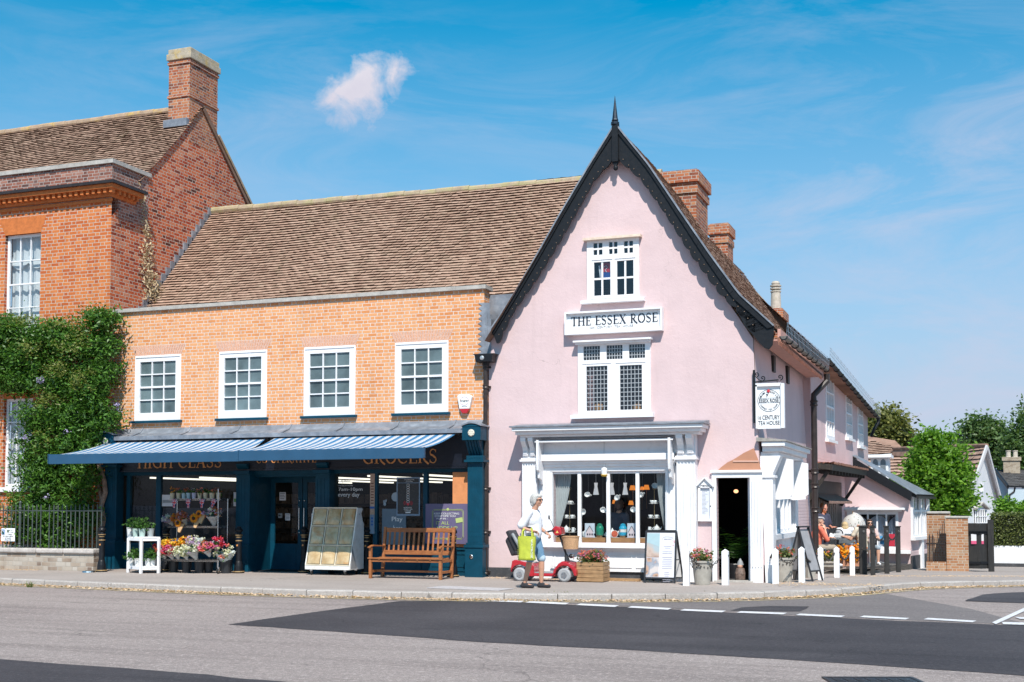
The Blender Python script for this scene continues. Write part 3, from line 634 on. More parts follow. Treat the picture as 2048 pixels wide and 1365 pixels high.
for i, (w_, rows) in enumerate(((wu, 5), (wl, 5))):
 w = sash(gh, w_[0], w_[1], w_[2], w_[3], front(GY+.09), 3, 4, .07, .022, .06)
 c = MB()
 for k in range(26):   # folded roller curtain with hanging swags
  u0 = w_[0]+(w_[2]-w_[0])*k/26; u1_ = w_[0]+(w_[2]-w_[0])*(k+1)/26; y0 = GY+.26+.02*math.sin(k*1.3); y1 = GY+.26+.02*math.sin((k+1)*1.3)
  c.quad((u0, y0, w_[1]), (u1_, y1, w_[1]), (u1_, y1, w_[3]), (u0, y0, w_[3]))
 for q in range(2):
  zz = w_[1]+(w_[3]-w_[1])*(q+.45)/2; pts = [(w_[0]+(w_[2]-w_[0])*s/12, GY+.20, zz-.16*math.sin(PI*((s*2) % 12)/12)) for s in range(13)]
  for s in range(12): a, d_ = pts[s], pts[s+1]; c.quad(a, d_, (d_[0], d_[1]+.03, d_[2]+.20), (a[0], a[1]+.03, a[2]+.20))
 obj('curtain', c, M_curt, w)
 s_ = MB(); s_.box(w_[0]-.12, GY-.09, w_[1]-.11, w_[2]+.12, GY+.09, w_[1]); obj('sill', s_, M_white, w)
b = MB(); b.box(-27, GY-.06, .3, GX-.9, GY-.002, .55); obj('plinth', b, M_stone, gh)
tiles('roof', gh, (-27, .86, 9.58), (1, 0, 0), (0, 1, 1.03), 11.46, 3.83, M_tile, .17, .108, .042, seed=3, sag=.06)
b = MB(); b.prism([(-27, 7.4, 8.8), (-27, 3.55, 12.33), (-27, 3.5, 12.2), (-27, 7.3, 8.7)], (11.45, 0, 0)); obj('rear_roof', b, M_tile, gh)
b = MB()
for i in range(26): b.tube([(-27+i*.43, 3.5, 12.31+.01*math.sin(i)), (-27+i*.43+.425, 3.5, 12.31+.01*math.sin(i))], .11, 10)
M_ridge = mat('ridge_tiles', (.36, .25, .17), .9, var=.2, scale=5, bump=.2, dirt=((.55, .36, .08), 3.5, .52, .66, .8)); obj('ridge', b, M_ridge, gh)
b = MB(); cx0, cx1, cy0, cy1 = -16.26, GX+.004, 2.92, 4.22
b.box(cx0, cy0, 11.2, cx1, cy1, 13.45); b.box(cx0-.03, cy0-.03, 12.42, cx1+.03, cy1+.03, 12.48); b.box(cx0-.03, cy0-.03, 13.33, cx1+.03, cy1+.03, 13.40)
ch = obj('chimney', b, M_brickC, gh)
b = MB(); b.box(cx0-.05, cy0-.06, 13.45, cx1+.06, cy1+.06, 13.62); b.box(cx0-.02, cy0-.02, 13.62, cx1+.03, cy1+.03, 13.76)
obj('cap', b, mat('lichen_stone', (.40, .34, .26), .9, var=.25, scale=6, bump=.3, dirt=((.50, .33, .06), 4, .5, .68, .75)), ch, bevel=.015)
b = MB(); b.box(cx0-.06, cy0-.14, 11.60, cx1+.012, cy0-.01, 11.80); obj('flashing', b, M_lead, ch)
b = MB(); b.beam((GX+.03, 4.22, 11.72), (GX+.03, 7.3, 8.92), .10, .07, (0, 1, 1)); obj('verge', b, M_ridge, gh)
g = MB(); g.col = []; pts = [at(280,390,0), at(288,440,0), at(292,500,0), at(290,545,0), at(300,590,0)]
M_vine = leafmat('dead_vine', (.34, .24, .14), (.58, .46, .30), .1, .9)
path = [(GX+.03, atx(px, py, GX).y, atx(px, py, GX).z) for px, py in ((276,372),(285,430),(291,480),(287,520),(292,560),(300,588),(306,602))]
for i in range(650):
 k = R.random()**.6*5.99; j = int(k); a = Vector(path[j]); c = Vector(path[j+1]); p = a.lerp(c, k-j)+Vector((R.uniform(0, .1+.05*j/2), R.gauss(0, .05+.028*j), R.gauss(0, .06+.02*j))); s = R.uniform(.015, .05)
 u = Vector((R.gauss(0, 1), R.gauss(0, 1), R.gauss(0, 1))).normalized()*s; v = u.orthogonal().normalized()*s*.35; g.quad(p-u-v, p+u-v, p+u+v, p-u+v); g.col.append(R.random())
tag(obj('dead_vine', g, M_vine, None, path[-1]), 'dry brown dead creeper hanging on the side wall of the tall brick house', 'plant')
# == GROCERY SHOP
gs = thing('grocery_shop', 'two storey peach brick grocery shop with dark blue shopfront and tiled roof', 'shop', (-10.7, 0, 0))
SX0, SX1 = -15.59, -5.94
WN = [(270, 708, 362, 845), (438, 700, 534, 837), (608, 691, 711, 833), (790, 681, 897, 828)]
holes = []
for a, b_, c, d_ in WN:
 x0 = at(a, 770).x; x1 = at(c, 770).x; z1 = at((a+c)/2, (b_*2+0)/2).z; z0 = at((a+c)/2, d_-3).z
 holes.append((x0, 3.52, x1, 5.08, .10))
b = MB(); wall(b, [(SX0, 3.0), (SX1, 3.0), (SX1, 6.15), (SX0, 6.15)], holes, front(0)); b.quad((SX1, 0, 3), (SX1, .3, 3), (SX1, .3, 6.15), (SX1, 0, 6.15))
b.box(SX0, .102, 2.4, SX1-.002, .3, 3.4); b.box(SX0, .102, 5.2, SX1-.002, .3, 6.148)
obj('wall', b, M_brickO, gs)
b = MB(); x = SX0+.01
while x < SX1: b.box(x, -.07, 6.15, min(x+.60, SX1+.06)-.004, .36, 6.235+R.uniform(-.003, .003)); x += .60
obj('parapet_coping', b, M_stone, gs)
M_gauged = mat('gauged_brick', (.60, .36, .27), .85, var=.2, scale=30, bump=.1)
M_sillb = M_blue
for i, h in enumerate(holes):
 w = sash(gs, h[0], h[1], h[2], h[3], front(-.012), 3, 4, .15, .026, .07, glassm=M_frost)
 b = MB(); b.box(h[0]+.03, -.028, h[3]-.05, h[2]-.03, -.013, h[3]-.015); b.box(h[0]+.128, -.02, h[1]+.16, h[0]+.142, -.013, h[3]-.1); b.box(h[2]-.142, -.02, h[1]+.16, h[2]-.128, -.013, h[3]-.1); obj('moulding', b, M_white, w)
 b = MB(); b.box(h[0]-.05, -.09, h[1]-.055, h[2]+.05, .0, h[1]-.002); obj('sill', b, M_blue, w)
 b = MB(); n = 22; w0, w1 = h[0]-.12, h[2]+.12
 for k in range(n):   # tapered voussoirs of the flat arch
  t0, t1 = (k+.12)/n, (k+.88)/n; bz, tz = h[3]+.003, h[3]+.235
  f = lambda t_: (h[0]+.0+(h[2]-h[0])*t_, w0+(w1-w0)*t_)
  a0, a1 = f(t0); c0, c1 = f(t1); b.prism([(a0, -.006, bz), (c0, -.006, bz), (c1, -.006, tz), (a1, -.006, tz)], (0, .03, 0))
 obj('lintel', b, M_gauged, gs)
tiles('roof', gs, (SX0+.02, .80, 6.02), (1, 0, 0), (0, 3.24, 3.50), 12.2, 4.76, M_tile, .17, .108, .042, seed=5, sag=.08)
b = MB()
for i in range(28): b.tube([(SX0+i*.45, 4.02, 9.56-.006*i+.01*math.sin(i*1.7)), (SX0+i*.45+.444, 4.02, 9.56-.006*i+.01*math.sin(i*1.7))], .105, 10)
obj('ridge', b, mat('ridge_tiles_lichen', (.38, .29, .20), .9, var=.25, scale=5, bump=.2, dirt=((.36, .32, .15), 4, .45, .6, .7)), gs)
b = MB(); b.quad((SX0, 4.1, 9.52), (-3.2, 4.1, 9.4), (-3.2, 8, 5.6), (SX0, 8, 5.6)); obj('rear_roof', b, M_tile, gs)
b = MB()   # stepped lead flashing where the roof meets the taller house
for i in range(17):
 t_ = i/17; y = .9+3.1*t_; z = 6.16+3.36*t_; b.box(SX0-.012, y, z-.02, SX0+.03, y+.22, z+.30)
obj('roof_flashing', b, M_lead, gs)
b = MB()   # lead strip and zigzag flashing at the party wall
x0, x1 = at(957,650).x, at(980,650).x; zt, zb = at(960,607).z, at(965,708).z; n = 10
P = [(x1, -.012, zb), (x1, -.012, zt)]
for i in range(n+1):
 z = zt-(zt-zb)*i/n; P.append((x0-.01*(i > 3), -.012, z))
 if i < n: P.append((x0+.09, -.012, z-(zt-zb)/n*.55))
b.prism(P, (0, .01, 0)); b.prism([(x1-.05, -.02, zt-.25), (at(1003,600).x, .6, zt-.2), (at(1003,600).x, .6, zt-.45), (x1-.05, -.02, zb+.2)], (0, .02, 0))
b.box(x1-.05, -.015, zb, x1+.03, .3, zt-.35)
b.box(-5.95, .3, 4.7, -5.0, .34, 6.06); obj('party_wall_flashing', b, M_lead, gs)
b = MB(); P0 = [(-.0, 3.34), (-.12, 3.22), (-.40, 3.13), (-.44, 3.13), (-.44, 3.04), (0, 3.04)]
b.prism([(SX0+.1, y, z) for y, z in P0], (SX1-SX0-.12, 0, 0))
for i in range(7): b.tube([(SX0+.9+i*1.35, -.005, 3.345), (SX0+.9+i*1.35, -.12, 3.235), (SX0+.9+i*1.35, -.44, 3.14)], .018, 6)
obj('fascia_lead', b, M_lead, gs)
b = MB(); b.box(SX0+.25, -.30, 2.98, SX1-.25, -.0, 3.038); b.box(SX0+.3, -.12, 2.34, SX1-.3, .0, 2.98); b.box(SX0+.3, -.16, 2.30, SX1-.3, .0, 2.335)
obj('fascia', b, M_navy if False else mat('fascia_navy', (.004, .007, .016), .4, var=.2), gs)
M_gold = mat('gold_lettering', (.62, .27, .09), .45, var=.12, scale=20)
def fx(px): return at(px, 925, -.135).x
serif('lettering', 'HIGH CLASS', M_gold, gs, fx(275), fx(443), 2.385, .30, -.12)
serif('lettering', 'CO-OPERATIVE', M_gold, gs, fx(512), fx(632), 2.47, .20, -.12)
serif('lettering', 'GROCERS', M_gold, gs, fx(725), fx(874), 2.42, .30, -.12)
def pilaster(x0, x1, lit=True):
 b = MB(); b.box(x0, -.26, .72, x1, 0, 2.42)
 for i in range(5):
  u = x0+.045+(x1-x0-.09)*(i+.5)/5; b.box(u-.010, -.268, .95, u+.010, -.261, 2.33)
 b.box(x0-.03, -.33, 0, x1+.03, 0, .62); b.box(x0-.05, -.35, .62, x1+.05, 0, .68); b.box(x0-.02, -.30, .68, x1+.02, 0, .72)
 b.box(x0-.05, -.34, 2.42, x1+.05, 0, 2.47); b.box(x0-.02, -.28, 2.47, x1+.02, 0, 2.56)
 for q in (2.52, .86):
  for i in range(5): b.ell((x0+.06+(x1-x0-.12)*i/4, -.285 if q > 2 else -.262, q), .010, .008, .012, 6, 4)
 for i in range(5):
  u0 = x0+.01+(x1-x0-.02)*i/5; P = [(u0, -.20, 2.56), (u0, -.24, 2.62), (u0, -.34, 2.74), (u0, -.42, 2.88), (u0, 0, 2.88), (u0, 0, 2.56)]; b.prism(P, ((x1-x0)/5*.72, 0, 0))
 b.box(x0-.04, -.47, 2.88, x1+.04, 0, 3.16)
 P = [(x0-.05+(x1-x0+.1)*i/8, -.48, 3.16+.055*math.sin(PI*i/8)) for i in range(9)]; b.prism(P, (0, .48, 0))
 p = obj('pilaster', b, M_blue, gs, bevel=.006)
 b = MB(); b.lathe([(.075, 0), (.075, .012), (.05, .022), (.0, .026)], ((x0+x1)/2, -.472, 3.03), 20, (0, -1, 0))
 for k in range(8): b.ell(((x0+x1)/2+.05*math.cos(k*PI/4), -.492, 3.03+.05*math.sin(k*PI/4)), .02, .010, .02, 8, 5)
 obj('rosette', b, mat('cream_plaster', (.62, .58, .48), .7, bump=.3), p)
 P = [(x0-.06+(x1-x0+.12)*i/8, -.50, 3.17+.06*math.sin(PI*i/8)) for i in range(9)]+[(x0-.06+(x1-x0+.12)*i/8, -.50, 3.20+.065*math.sin(PI*i/8)) for i in range(8, -1, -1)]
 b = MB(); b.prism(P, (0, .5, 0)); obj('lead_cap', b, M_lead, p)
 return p
PR0, PR1 = at(935,1000,-.26).x, at(965,1000,-.26).x
pilaster(PR0, PR1); PL0 = at(209,1000,-.26).x; pilaster(PL0, PL0+(PR1-PR0))
b = MB(); b.lathe([(.03, 0), (.045, .01), (.03, .02)], (PR0+.12, -.335, .43), 14, (0, -1, 0)); obj('hook_ring', b, M_chrome, gs)
yF = .06
def wx(px, y=yF): return at(px, 1040, y).x
X = dict(a=PL0+.3, w0=wx(258), m1=wx(318), w0b=wx(328), w1=wx(482), p1=wx(486), p1b=wx(540), d0=wx(541), dm=wx(586), d1=wx(634), p2=wx(640), p2b=wx(668), v0=wx(670), vm=wx(752), vm2=wx(852), v1=wx(908), br=wx(934))
b = MB()
b.box(X['a']-.02, yF-.06, 2.22, PR0+.02, yF+.06, 2.30)
for k, w_ in (('w0', .10), ('m1', .13), ('p1', .05), ('p2', .06), ('vm', .10), ('vm2', .10)): b.box(X[k]-w_/2, yF-.045, .62, X[k]+w_/2, yF+.045, 2.22)
obj('shopfront_frame', b, M_blue, gs)
bA, bB = MB(), MB(); bA.box(X['a']-.02, yF-.08, .56, X['w1'], yF+.06, .62); bB.box(X['p2b'], yF-.08, .56, PR0+.02, yF+.06, .62)
bA.box(X['a']-.02, yF-.05, 0, X['w1'], yF+.05, .56); bB.box(X['p2b'], yF-.05, 0, PR0+.02, yF+.05, .56)
for (a0, a1) in ((X['w0']+.08, X['m1']-.05), (X['m1']+.1, X['w1']-.1), (X['p2b']+.08, X['vm']-.08), (X['vm']+.08, X['vm2']-.08), (X['vm2']+.08, PR0-.08)):
 b = bA if a0 < X['w1'] else bB
 b.box(a0, yF-.066, .46, a1, yF-.049, .485); b.box(a0, yF-.066, .10, a1, yF-.049, .125); b.box(a0, yF-.066, .125, a0+.025, yF-.049, .46); b.box(a1-.025, yF-.066, .125, a1, yF-.049, .46)
 b.box(a0+.08, yF-.062, .19, a1-.08, yF-.049, .40)
obj('stall_riser', bA, M_blue, gs); obj('stall_riser', bB, M_blue, gs)
for k, (a0, a1) in enumerate(((X['w1'], X['w1']+.36), (X['p2'], X['p2b']))):
 b = MB(); b.box(a0, -.16, .62, a1, yF+.05, 2.22); b.box(a0-.02, -.22, 0, a1+.02, yF+.05, .56); b.box(a0-.035, -.24, .56, a1+.035, yF+.05, .62)
 for i in range(4): u = a0+(a1-a0)*(i+.5)/4; b.box(u-.012, -.168, .8, u+.012, -.161, 2.1)
 b.box(a0-.03, -.24, 2.22, a1+.03, 0, 2.30)
 P = [(a0+.04, -.12, 2.30), (a0+.04, -.24, 2.42), (a0+.04, -.24, 2.46), (a0+.04, -.1, 2.46)]; b.prism(P, (a1-a0-.08, 0, 0))
 obj('door_pilaster', b, M_blue, gs, bevel=.005)
for a0, a1 in ((X['w0']+.05, X['m1']-.065), (X['m1']+.065, X['w1']), (X['p2b'], X['vm']-.05), (X['vm']+.05, X['vm2']-.05), (X['vm2']+.05, X['v1'])): b = MB(); b.quad((a0, yF, .62), (a1, yF, .62), (a1, yF, 2.22), (a0, yF, 2.22)); obj('window_glass', b, G_clear, gs)
yD = .75; dx0 = X['w1']+.36; dx1 = X['p2']; dm = (dx0+dx1)/2
b = MB(); b.box(dx0-.05, yF+.05, 0, dx0, yD+.06, 2.3); b.box(dx1, yF+.05, 0, dx1+.05, yD+.06, 2.3); b.box(dx0, yF+.05, 2.16, dx1, yD+.06, 2.22); obj('door_recess', b, M_blue, gs)
for k, (a0, a1) in enumerate(((dx0, dm-.01), (dm+.01, dx1))):
 b = MB(); fw = .11
 b.box(a0, yD, .02, a0+fw, yD+.045, 2.16); b.box(a1-fw, yD, .02, a1, yD+.045, 2.16); b.box(a0+fw, yD, 2.04, a1-fw, yD+.045, 2.16); b.box(a0+fw, yD, .02, a1-fw, yD+.045, .62)
 b.box(a0+fw+.04, yD-.012, .10, a1-fw-.04, yD-.001, .54)
 dr = obj('door', b, M_blue, gs); b = MB(); b.quad((a0+fw, yD+.02, .62), (a1-fw, yD+.02, .62), (a1-fw, yD+.02, 2.04), (a0+fw, yD+.02, 2.04)); obj('pane', b, G_clear, dr)
 hx = a1-.055 if k == 0 else a0+.055; b = MB(); b.tube([(hx, yD-.05, .95), (hx, yD-.05, 1.45)], .014, 8); b.ell((hx, yD-.03, 1.62), .02, .02, .02, 8, 6); b.ell((hx, yD-.03, .88), .02, .02, .02, 8, 6); obj('handle', b, M_chrome, dr)
 M_paper = mat('notice_paper', (.66, .64, .66), .7, var=.06, scale=30)
 cxm = (a0+a1)/2
 for (ux, uz, ww, hh, tx) in ((cxm-.10 if k == 0 else cxm+.08, 1.72, .17, .19, 'THINK 25'), (cxm+.04 if k == 0 else cxm-.13, 1.24, .13, .16, 'Notice'), (cxm-.16 if k == 0 else cxm+.10, 1.27, .11, .11, '<-' if k == 0 else '->')):
  b = MB(); b.box(ux-ww/2, yD-.006, uz-hh/2, ux+ww/2, yD-.002, uz+hh/2); n_ = obj('notice', b, M_paper if tx != '<-' and tx != '->' else M_grey, dr)
  b = MB()
  for q in range(4):
   if tx in ('<-', '->'): break
   b.box(ux-ww*.38, yD-.009, uz+hh*(.3-.2*q), ux+ww*(.38-.1*(q % 2)), yD-.007, uz+hh*(.36-.2*q))
  if tx in ('<-', '->'):
   s = 1 if tx == '->' else -1; b.box(ux-.035, yD-.009, uz-.006, ux+.035, yD-.007, uz+.006); b.prism([(ux+s*.045, yD-.009, uz), (ux+s*.01, yD-.009, uz+.03), (ux+s*.01, yD-.009, uz-.03)], (0, .002, 0))
  obj('print', b, M_rub, n_)
b = MB(); b.box(X['v1'], -.02, .62, PR0, .25, 2.22); obj('brick_pier', b, mat('painted_pier', (.62, .25, .10), .85, var=.12, scale=6, bump=.2, bscale=22), gs)
M_wtxt = mat('white_lettering', (.72, .72, .72), .6, var=0)
hx = wx(678);
def lt(s, px0, px1, py, h, y=yF-.004, par=gs, m=M_wtxt, nm='lettering', **k):
 a = at(px0, py, y); b_ = at(px1, py, y); return text(nm, s, m, par, ((a.x+b_.x)/2, y, a.z), b_.x-a.x, h, **k)
lt('Open', 676, 700, 962, .095); lt('Monday to Sunday', 677, 706, 972, .03); lt('7am-10pm', 677, 725, 980, .095); lt('every day', 676, 719, 991, .12)
# ---- interior: dark room, shelves with goods, ceiling strip lights
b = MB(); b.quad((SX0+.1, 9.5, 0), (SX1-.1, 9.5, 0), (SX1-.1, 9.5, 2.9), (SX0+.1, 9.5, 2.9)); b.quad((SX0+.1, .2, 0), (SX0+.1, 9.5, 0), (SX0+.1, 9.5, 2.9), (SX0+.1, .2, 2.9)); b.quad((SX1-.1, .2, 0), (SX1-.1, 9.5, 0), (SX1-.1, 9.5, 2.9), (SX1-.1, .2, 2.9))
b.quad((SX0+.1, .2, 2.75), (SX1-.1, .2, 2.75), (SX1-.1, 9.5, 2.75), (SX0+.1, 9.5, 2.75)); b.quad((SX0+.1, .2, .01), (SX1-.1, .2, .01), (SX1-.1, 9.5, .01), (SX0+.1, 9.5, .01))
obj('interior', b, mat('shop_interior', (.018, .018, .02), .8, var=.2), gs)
M_tube = mat('lit_tube', (.8, .8, .75), .5, var=0, emit=(1, .94, .8, 1.3))
for x, y0, y1 in ((-15.2, 1.0, 6), (-13.9, 1.2, 9), (-12.5, .8, 9), (-10.9, 1.0, 9), (-9.3, 1.2, 9), (-7.7, .8, 9), (-6.5, 3.0, 9)):
 b = MB(); b.box(x-.035, y0, 2.17, x+.035, y1, 2.21); obj('strip_light', b, M_tube, gs)
M_goods = mat('shelf_goods', (.10, .07, .05), .7, var=.4, scale=12, attr=True)
b = MB(); b.col = []
for x0, x1, yy in ((-9.0, -6.2, 1.6), (-12.3, -9.9, 3.2), (-15.2, -12.9, 4.5)):
 for lv in range(5):
  z = .25+lv*.33; b.box(x0, yy, z-.02, x1, yy+.4, z); b.col += [.15]*6; x = x0
  while x < x1-.1: w = R.uniform(.06, .16); b.box(x, yy+R.uniform(0, .05), z, x+w*.9, yy+.3, z+R.uniform(.12, .26)); b.col += [R.random()]*6; x += w
go = obj('shelf_goods', b, M_goods, gs); go['kind'] = 'stuff'
# ---- window posters and stickers (flat things stuck in the glass)
def flat(name, px0, py0, px1, py1, y, m, lab, cat, th=.008):
 a = at(px0, py0, y); c = at(px1, py1, y); a2 = at(px0, py1, y); c2 = at(px1, py0, y)
 x0, x1 = (a.x+a2.x)/2, (c.x+c2.x)/2; z1 = at((px0+px1)/2, py0, y).z; z0 = at((px0+px1)/2, py1, y).z
 r = thing(name, lab, cat, ((x0+x1)/2, y, z0)); b = MB(); b.box(x0, y, z0, x1, y+th, z1); obj('panel', b, m, r); return r, x0, z0, x1, z1
M_purp = mat('purple_print', (.12, .10, .19), .55, var=.05); M_lime = mat('lime_print', (.42, .50, .18), .6, var=0)
r, x0, z0, x1, z1 = flat('window_poster', 851, 1008, 935, 1088, -.09, M_purp, 'large purple window poster with a green scrolled border behind the bench', 'poster')
b = MB(); f0, f1, g0, g1 = x0+.16, x1-.09, z0+.10, z1-.12
for q in (0, .018):
 b.tube([(f0+q+.04, -.094, g0+q), (f1-q-.04, -.094, g0+q), (f1-q, -.094, g0+q+.04), (f1-q, -.094, g1-q-.04), (f1-q-.04, -.094, g1-q), (f0+q+.04, -.094, g1-q), (f0+q, -.094, g1-q-.04), (f0+q, -.094, g0+q+.04), (f0+q+.04, -.094, g0+q)], .004, 5)
for zz in (g0, g1): b.lathe([(.03, 0), (.03, .004)], ((f0+f1)/2, -.092, zz), 12, (0, -1, 0))
obj('border', b, M_lime, r)
fcx = (f0+f1)/2
text('lettering', 'KEEP COLLECTING', M_wtxt, r, (fcx-.03, -.095, g1-.09), (f1-f0)*.80, .04); text('lettering', 'EVERYTIME YOU', M_wtxt, r, (fcx-.06, -.095, g1-.145), (f1-f0)*.66, .04); text('lettering', 'POP IN -', M_wtxt, r, (fcx-.13, -.095, g1-.20), (f1-f0)*.36, .035)
text('lettering', 'IT ALL', M_lime, r, (fcx-.12, -.095, g1-.29), (f1-f0)*.42, .07); text('lettering', 'ADDS UP', M_lime, r, (fcx-.03, -.095, g1-.40), (f1-f0)*.7, .08)
b = MB(); b.obox((f1-.10, -.096, g1-.23), .16, .004, .10, 0, 0, rad(-10)); obj('card_print', b, M_lime, r)
M_ltbl = mat('pale_blue_frame', (.16, .24, .34), .4, var=.05); M_blkp = mat('black_print', (.012, .012, .014), .3, var=0); M_redp = mat('red_print', (.55, .03, .05), .5, var=0)
r, x0, z0, x1, z1 = flat('lottery_poster', 793, 955, 840, 1032, yF-.03, M_ltbl, 'black lottery poster in a pale blue rounded frame in the window', 'poster')
b = MB(); b.box(x0+.03, yF-.036, z0+.04, x1-.03, yF-.031, z1-.13); b.box(x0+.03, yF-.036, z1-.115, x1-.03, yF-.031, z1-.03); obj('print', b, M_blkp, r)
cx = (x0+x1)/2
text('lettering', 'Changing Lives', M_wtxt, r, (cx+.03, yF-.04, z1-.055), .24, .028); text('lettering', 'Every Day', M_wtxt, r, (cx+.03, yF-.04, z1-.092), .16, .026)
b = MB()
for k in range(8):
 zz = z1-.17-k*.052; P = [(cx+.034*math.cos(a*PI/6), yF-.038, zz+.024*math.sin(a*PI/6)) for a in range(13)]; b.tube(P, .004, 5)
obj('ball_print', b, M_wtxt, r); b = MB(); b.lathe([(.03, 0), (.03, .004)], (cx, yF-.037, z1-.585), 14, (0, -1, 0))
for rr_ in (.05, .07, .09, .11):
 for sgn in (1, -1): b.tube([(cx+sgn*rr_*math.cos(a), yF-.038, z1-.56+rr_*.7*math.sin(a)) for a in (-.7, -.35, 0, .35, .7)], .0035, 5)
obj('red_print', b, M_redp, r)
for k, s in enumerate(('POWERBALL', 'MONEY CAN', 'LANDER')): text('lettering', s, M_wtxt, r, (cx, yF-.04, z1-.66-.035*k), .20-.04*(k == 2), .024)
b = MB(); b.box(cx-.06, yF-.038, z0+.06, cx+.06, yF-.035, z0+.085); obj('strip_print', b, M_wtxt, r)
r, x0, z0, x1, z1 = flat('height_chart_sticker', 740, 948, 749, 1068, yF-.055, mat('tan_print', (.42, .30, .23), .6, var=.2, scale=14), 'narrow tan sticker strip with blue foot on the mullion beside the opening hours', 'sticker')
b = MB(); b.box(x0, yF-.06, z0, x1, yF-.056, z0+.42); obj('lower_print', b, M_ltbl, r); b = MB()
for k in range(3): b.lathe([(.026, 0), (.026, .003)], ((x0+x1)/2, yF-.0605, z0+.20+.07*k), 10, (0, -1, 0))
b.box(x0, yF-.06, z0+.55, x1, yF-.0565, z0+.60); obj('symbols', b, mat('blue_print', (.02, .10, .35), .5, var=0), r)
b = MB()
for k in range(8): b.box(x0+.02, yF-.0595, z0+.66+k*.062, x1-.02, yF-.0565, z0+.685+k*.062)
obj('print', b, M_redp if False else mat('brown_print', (.14, .06, .04), .6, var=0), r)
M_lott = mat('lottery_blue', (.09, .14, .19), .5, var=.08)
r, x0, z0, x1, z1 = flat('lottery_sign', 764, 1018, 812, 1090, yF-.02, M_lott, 'dark blue lottery hand sign reading play here, behind the bench', 'sign')
text('lettering', 'Play', M_wtxt, r, ((x0+x1)/2+.08, yF-.026, z1-.24), .26, .13); text('lettering', 'here', M_wtxt, r, ((x0+x1)/2+.10, yF-.026, z1-.42), .22, .11)
b = MB(); c_ = Vector((x0+.07, yF-.026, z1+.10)); b.lathe([(.035, 0), (.035, .004)], c_, 12, (0, -1, 0))
for k in range(4): b.obox(c_+Vector((-.03+.022*k, 0, .05+.008*k)), .014, .004, .07, 0, 0, rad(-12+9*k))
b.lathe([(.10, 0), (.10, .003)], c_+Vector((.26, 0, .16)), 20, (0, -1, 0)); obj('hand_print', b, mat('grey_blue_print', (.25, .32, .38), .5, var=0), r)
for (a0, b0, a1, b1, lab) in ((467, 985, 480, 1013, 'small white and green window notice beside the flower display'), (324, 990, 346, 1013, 'grey picture notice in the window left of the bunting')):
 r, x0, z0, x1, z1 = flat('window_notice', a0, b0, a1, b1, yF-.012, M_paper, lab, 'notice', .004); b = MB()
 b.box(x0+.015, yF-.016, z0+(z1-z0)*.3, x1-.015, yF-.0125, z0+(z1-z0)*.55); obj('print', b, mat('green_print', (.12, .3, .08), .6, var=0) if a0 == 467 else M_grey, r)
b = MB(); b.box(X['m1']-.95+.12, yF+.03, .64, X['m1']-.07, yF+.05, 1.50); b.box(X['m1']+.07, yF+.03, .64, X['w1']-.02, yF+.05, 1.45); obj('window_film', b, mat('dark_violet_film', (.009, .009, .017), .5, var=.05), gs)
# ---- awnings
def stripes():
 m = bpy.data.materials.new('striped_canvas'); m.use_nodes = True; t = NT(m.node_tree); tc = t.n('ShaderNodeTexCoord').outputs['Object']; x = t.n('ShaderNodeSeparateXYZ', _0=tc).outputs[0]
 f = t.m('FRACT', t.m('DIVIDE', x, .205)); s = t.m('GREATER_THAN', f, .5)
 c = t.mix(s, (.60, .58, .60), (.012, .165, .36)); s2 = t.m('LESS_THAN', t.m('ABSOLUTE', t.m('SUBTRACT', f, .12)), .02); c = t.mix(s2, c, (.20, .30, .42))
 c = t.mix(t.mapr(t.noise(tc, 5, 4), .3, .7, 0, .2), c, (.35, .38, .42))
 b = t.n('ShaderNodeBsdfPrincipled', Roughness=.8); t.put(b.inputs['Base Color'], c); tl = t.n('ShaderNodeBsdfTranslucent', Color=t.mix(1., c, (.5, .55, .6), 'MULTIPLY'))
 t.n('ShaderNodeOutputMaterial', Surface=t.n('ShaderNodeMixShader', _0=.15, _1=b, _2=tl)); return m
M_str = stripes(); M_aw = mat('awning_blue', (.018, .075, .15), .5, var=.08, scale=3)
def awning(lab, tx0, tx1, bx0, bx1, yo, zf, ze):
 r = thing('awning', lab, 'awning', ((tx0+tx1)/2, -.3, 3.0)); b = MB(); n = 26; m_ = 8; V = []
 for j in range(m_+1):
  s = j/m_; y = -.30+(yo+.30)*s; z = ze+(zf-ze)*s-.05*math.sin(PI*s)
  for i in range(n+1): u = i/n; V.append((tx0+(tx1-tx0)*u+((bx0-tx0)*(1-u)+(bx1-tx1)*u)*s, y, z+.006*math.sin(u*40)*math.sin(PI*s)))
 b.add(V, [(j*(n+1)+i, (j+1)*(n+1)+i, (j+1)*(n+1)+i+1, j*(n+1)+i+1) for j in range(m_) for i in range(n)]); obj('canopy', b, M_str, r, smooth=True)
 b = MB(); b.box(bx0-.02, yo-.045, zf-.20, bx1+.02, yo, zf+.02); b.box(bx0-.035, yo-.06, zf-.19, bx0-.02, yo+.02, zf+.03); b.box(bx1+.02, yo-.06, zf-.19, bx1+.035, yo+.02, zf+.03); obj('front_bar', b, M_aw, r, bevel=.008)
 b = MB(); b.tube([(tx0-.08, -.28, ze-.0), (tx1+.08, -.28, ze-.0)], .06, 12); obj('roller', b, M_black, r)
 for s in (.12, .88):
  xa = tx0+(tx1-tx0)*s; xb = bx0+(bx1-bx0)*s; el_ = Vector((xa+(.5 if s < .5 else -.5), (yo-.3)/2, (ze+zf)/2-.16)); b = MB(); b.tube([(xa, -.26, ze-.12), el_], .022, 8); b.tube([el_, (xb, yo+.02, zf-.10)], .018, 8); b.ell(el_, .035, .035, .035, 8, 6); obj('folding_arm', b, M_black, r)
 return r
awning('left half of the blue and white striped shop awnings, over the flowers', -15.42, -11.12, -15.78, -10.70, -1.88, 2.64, 3.02)
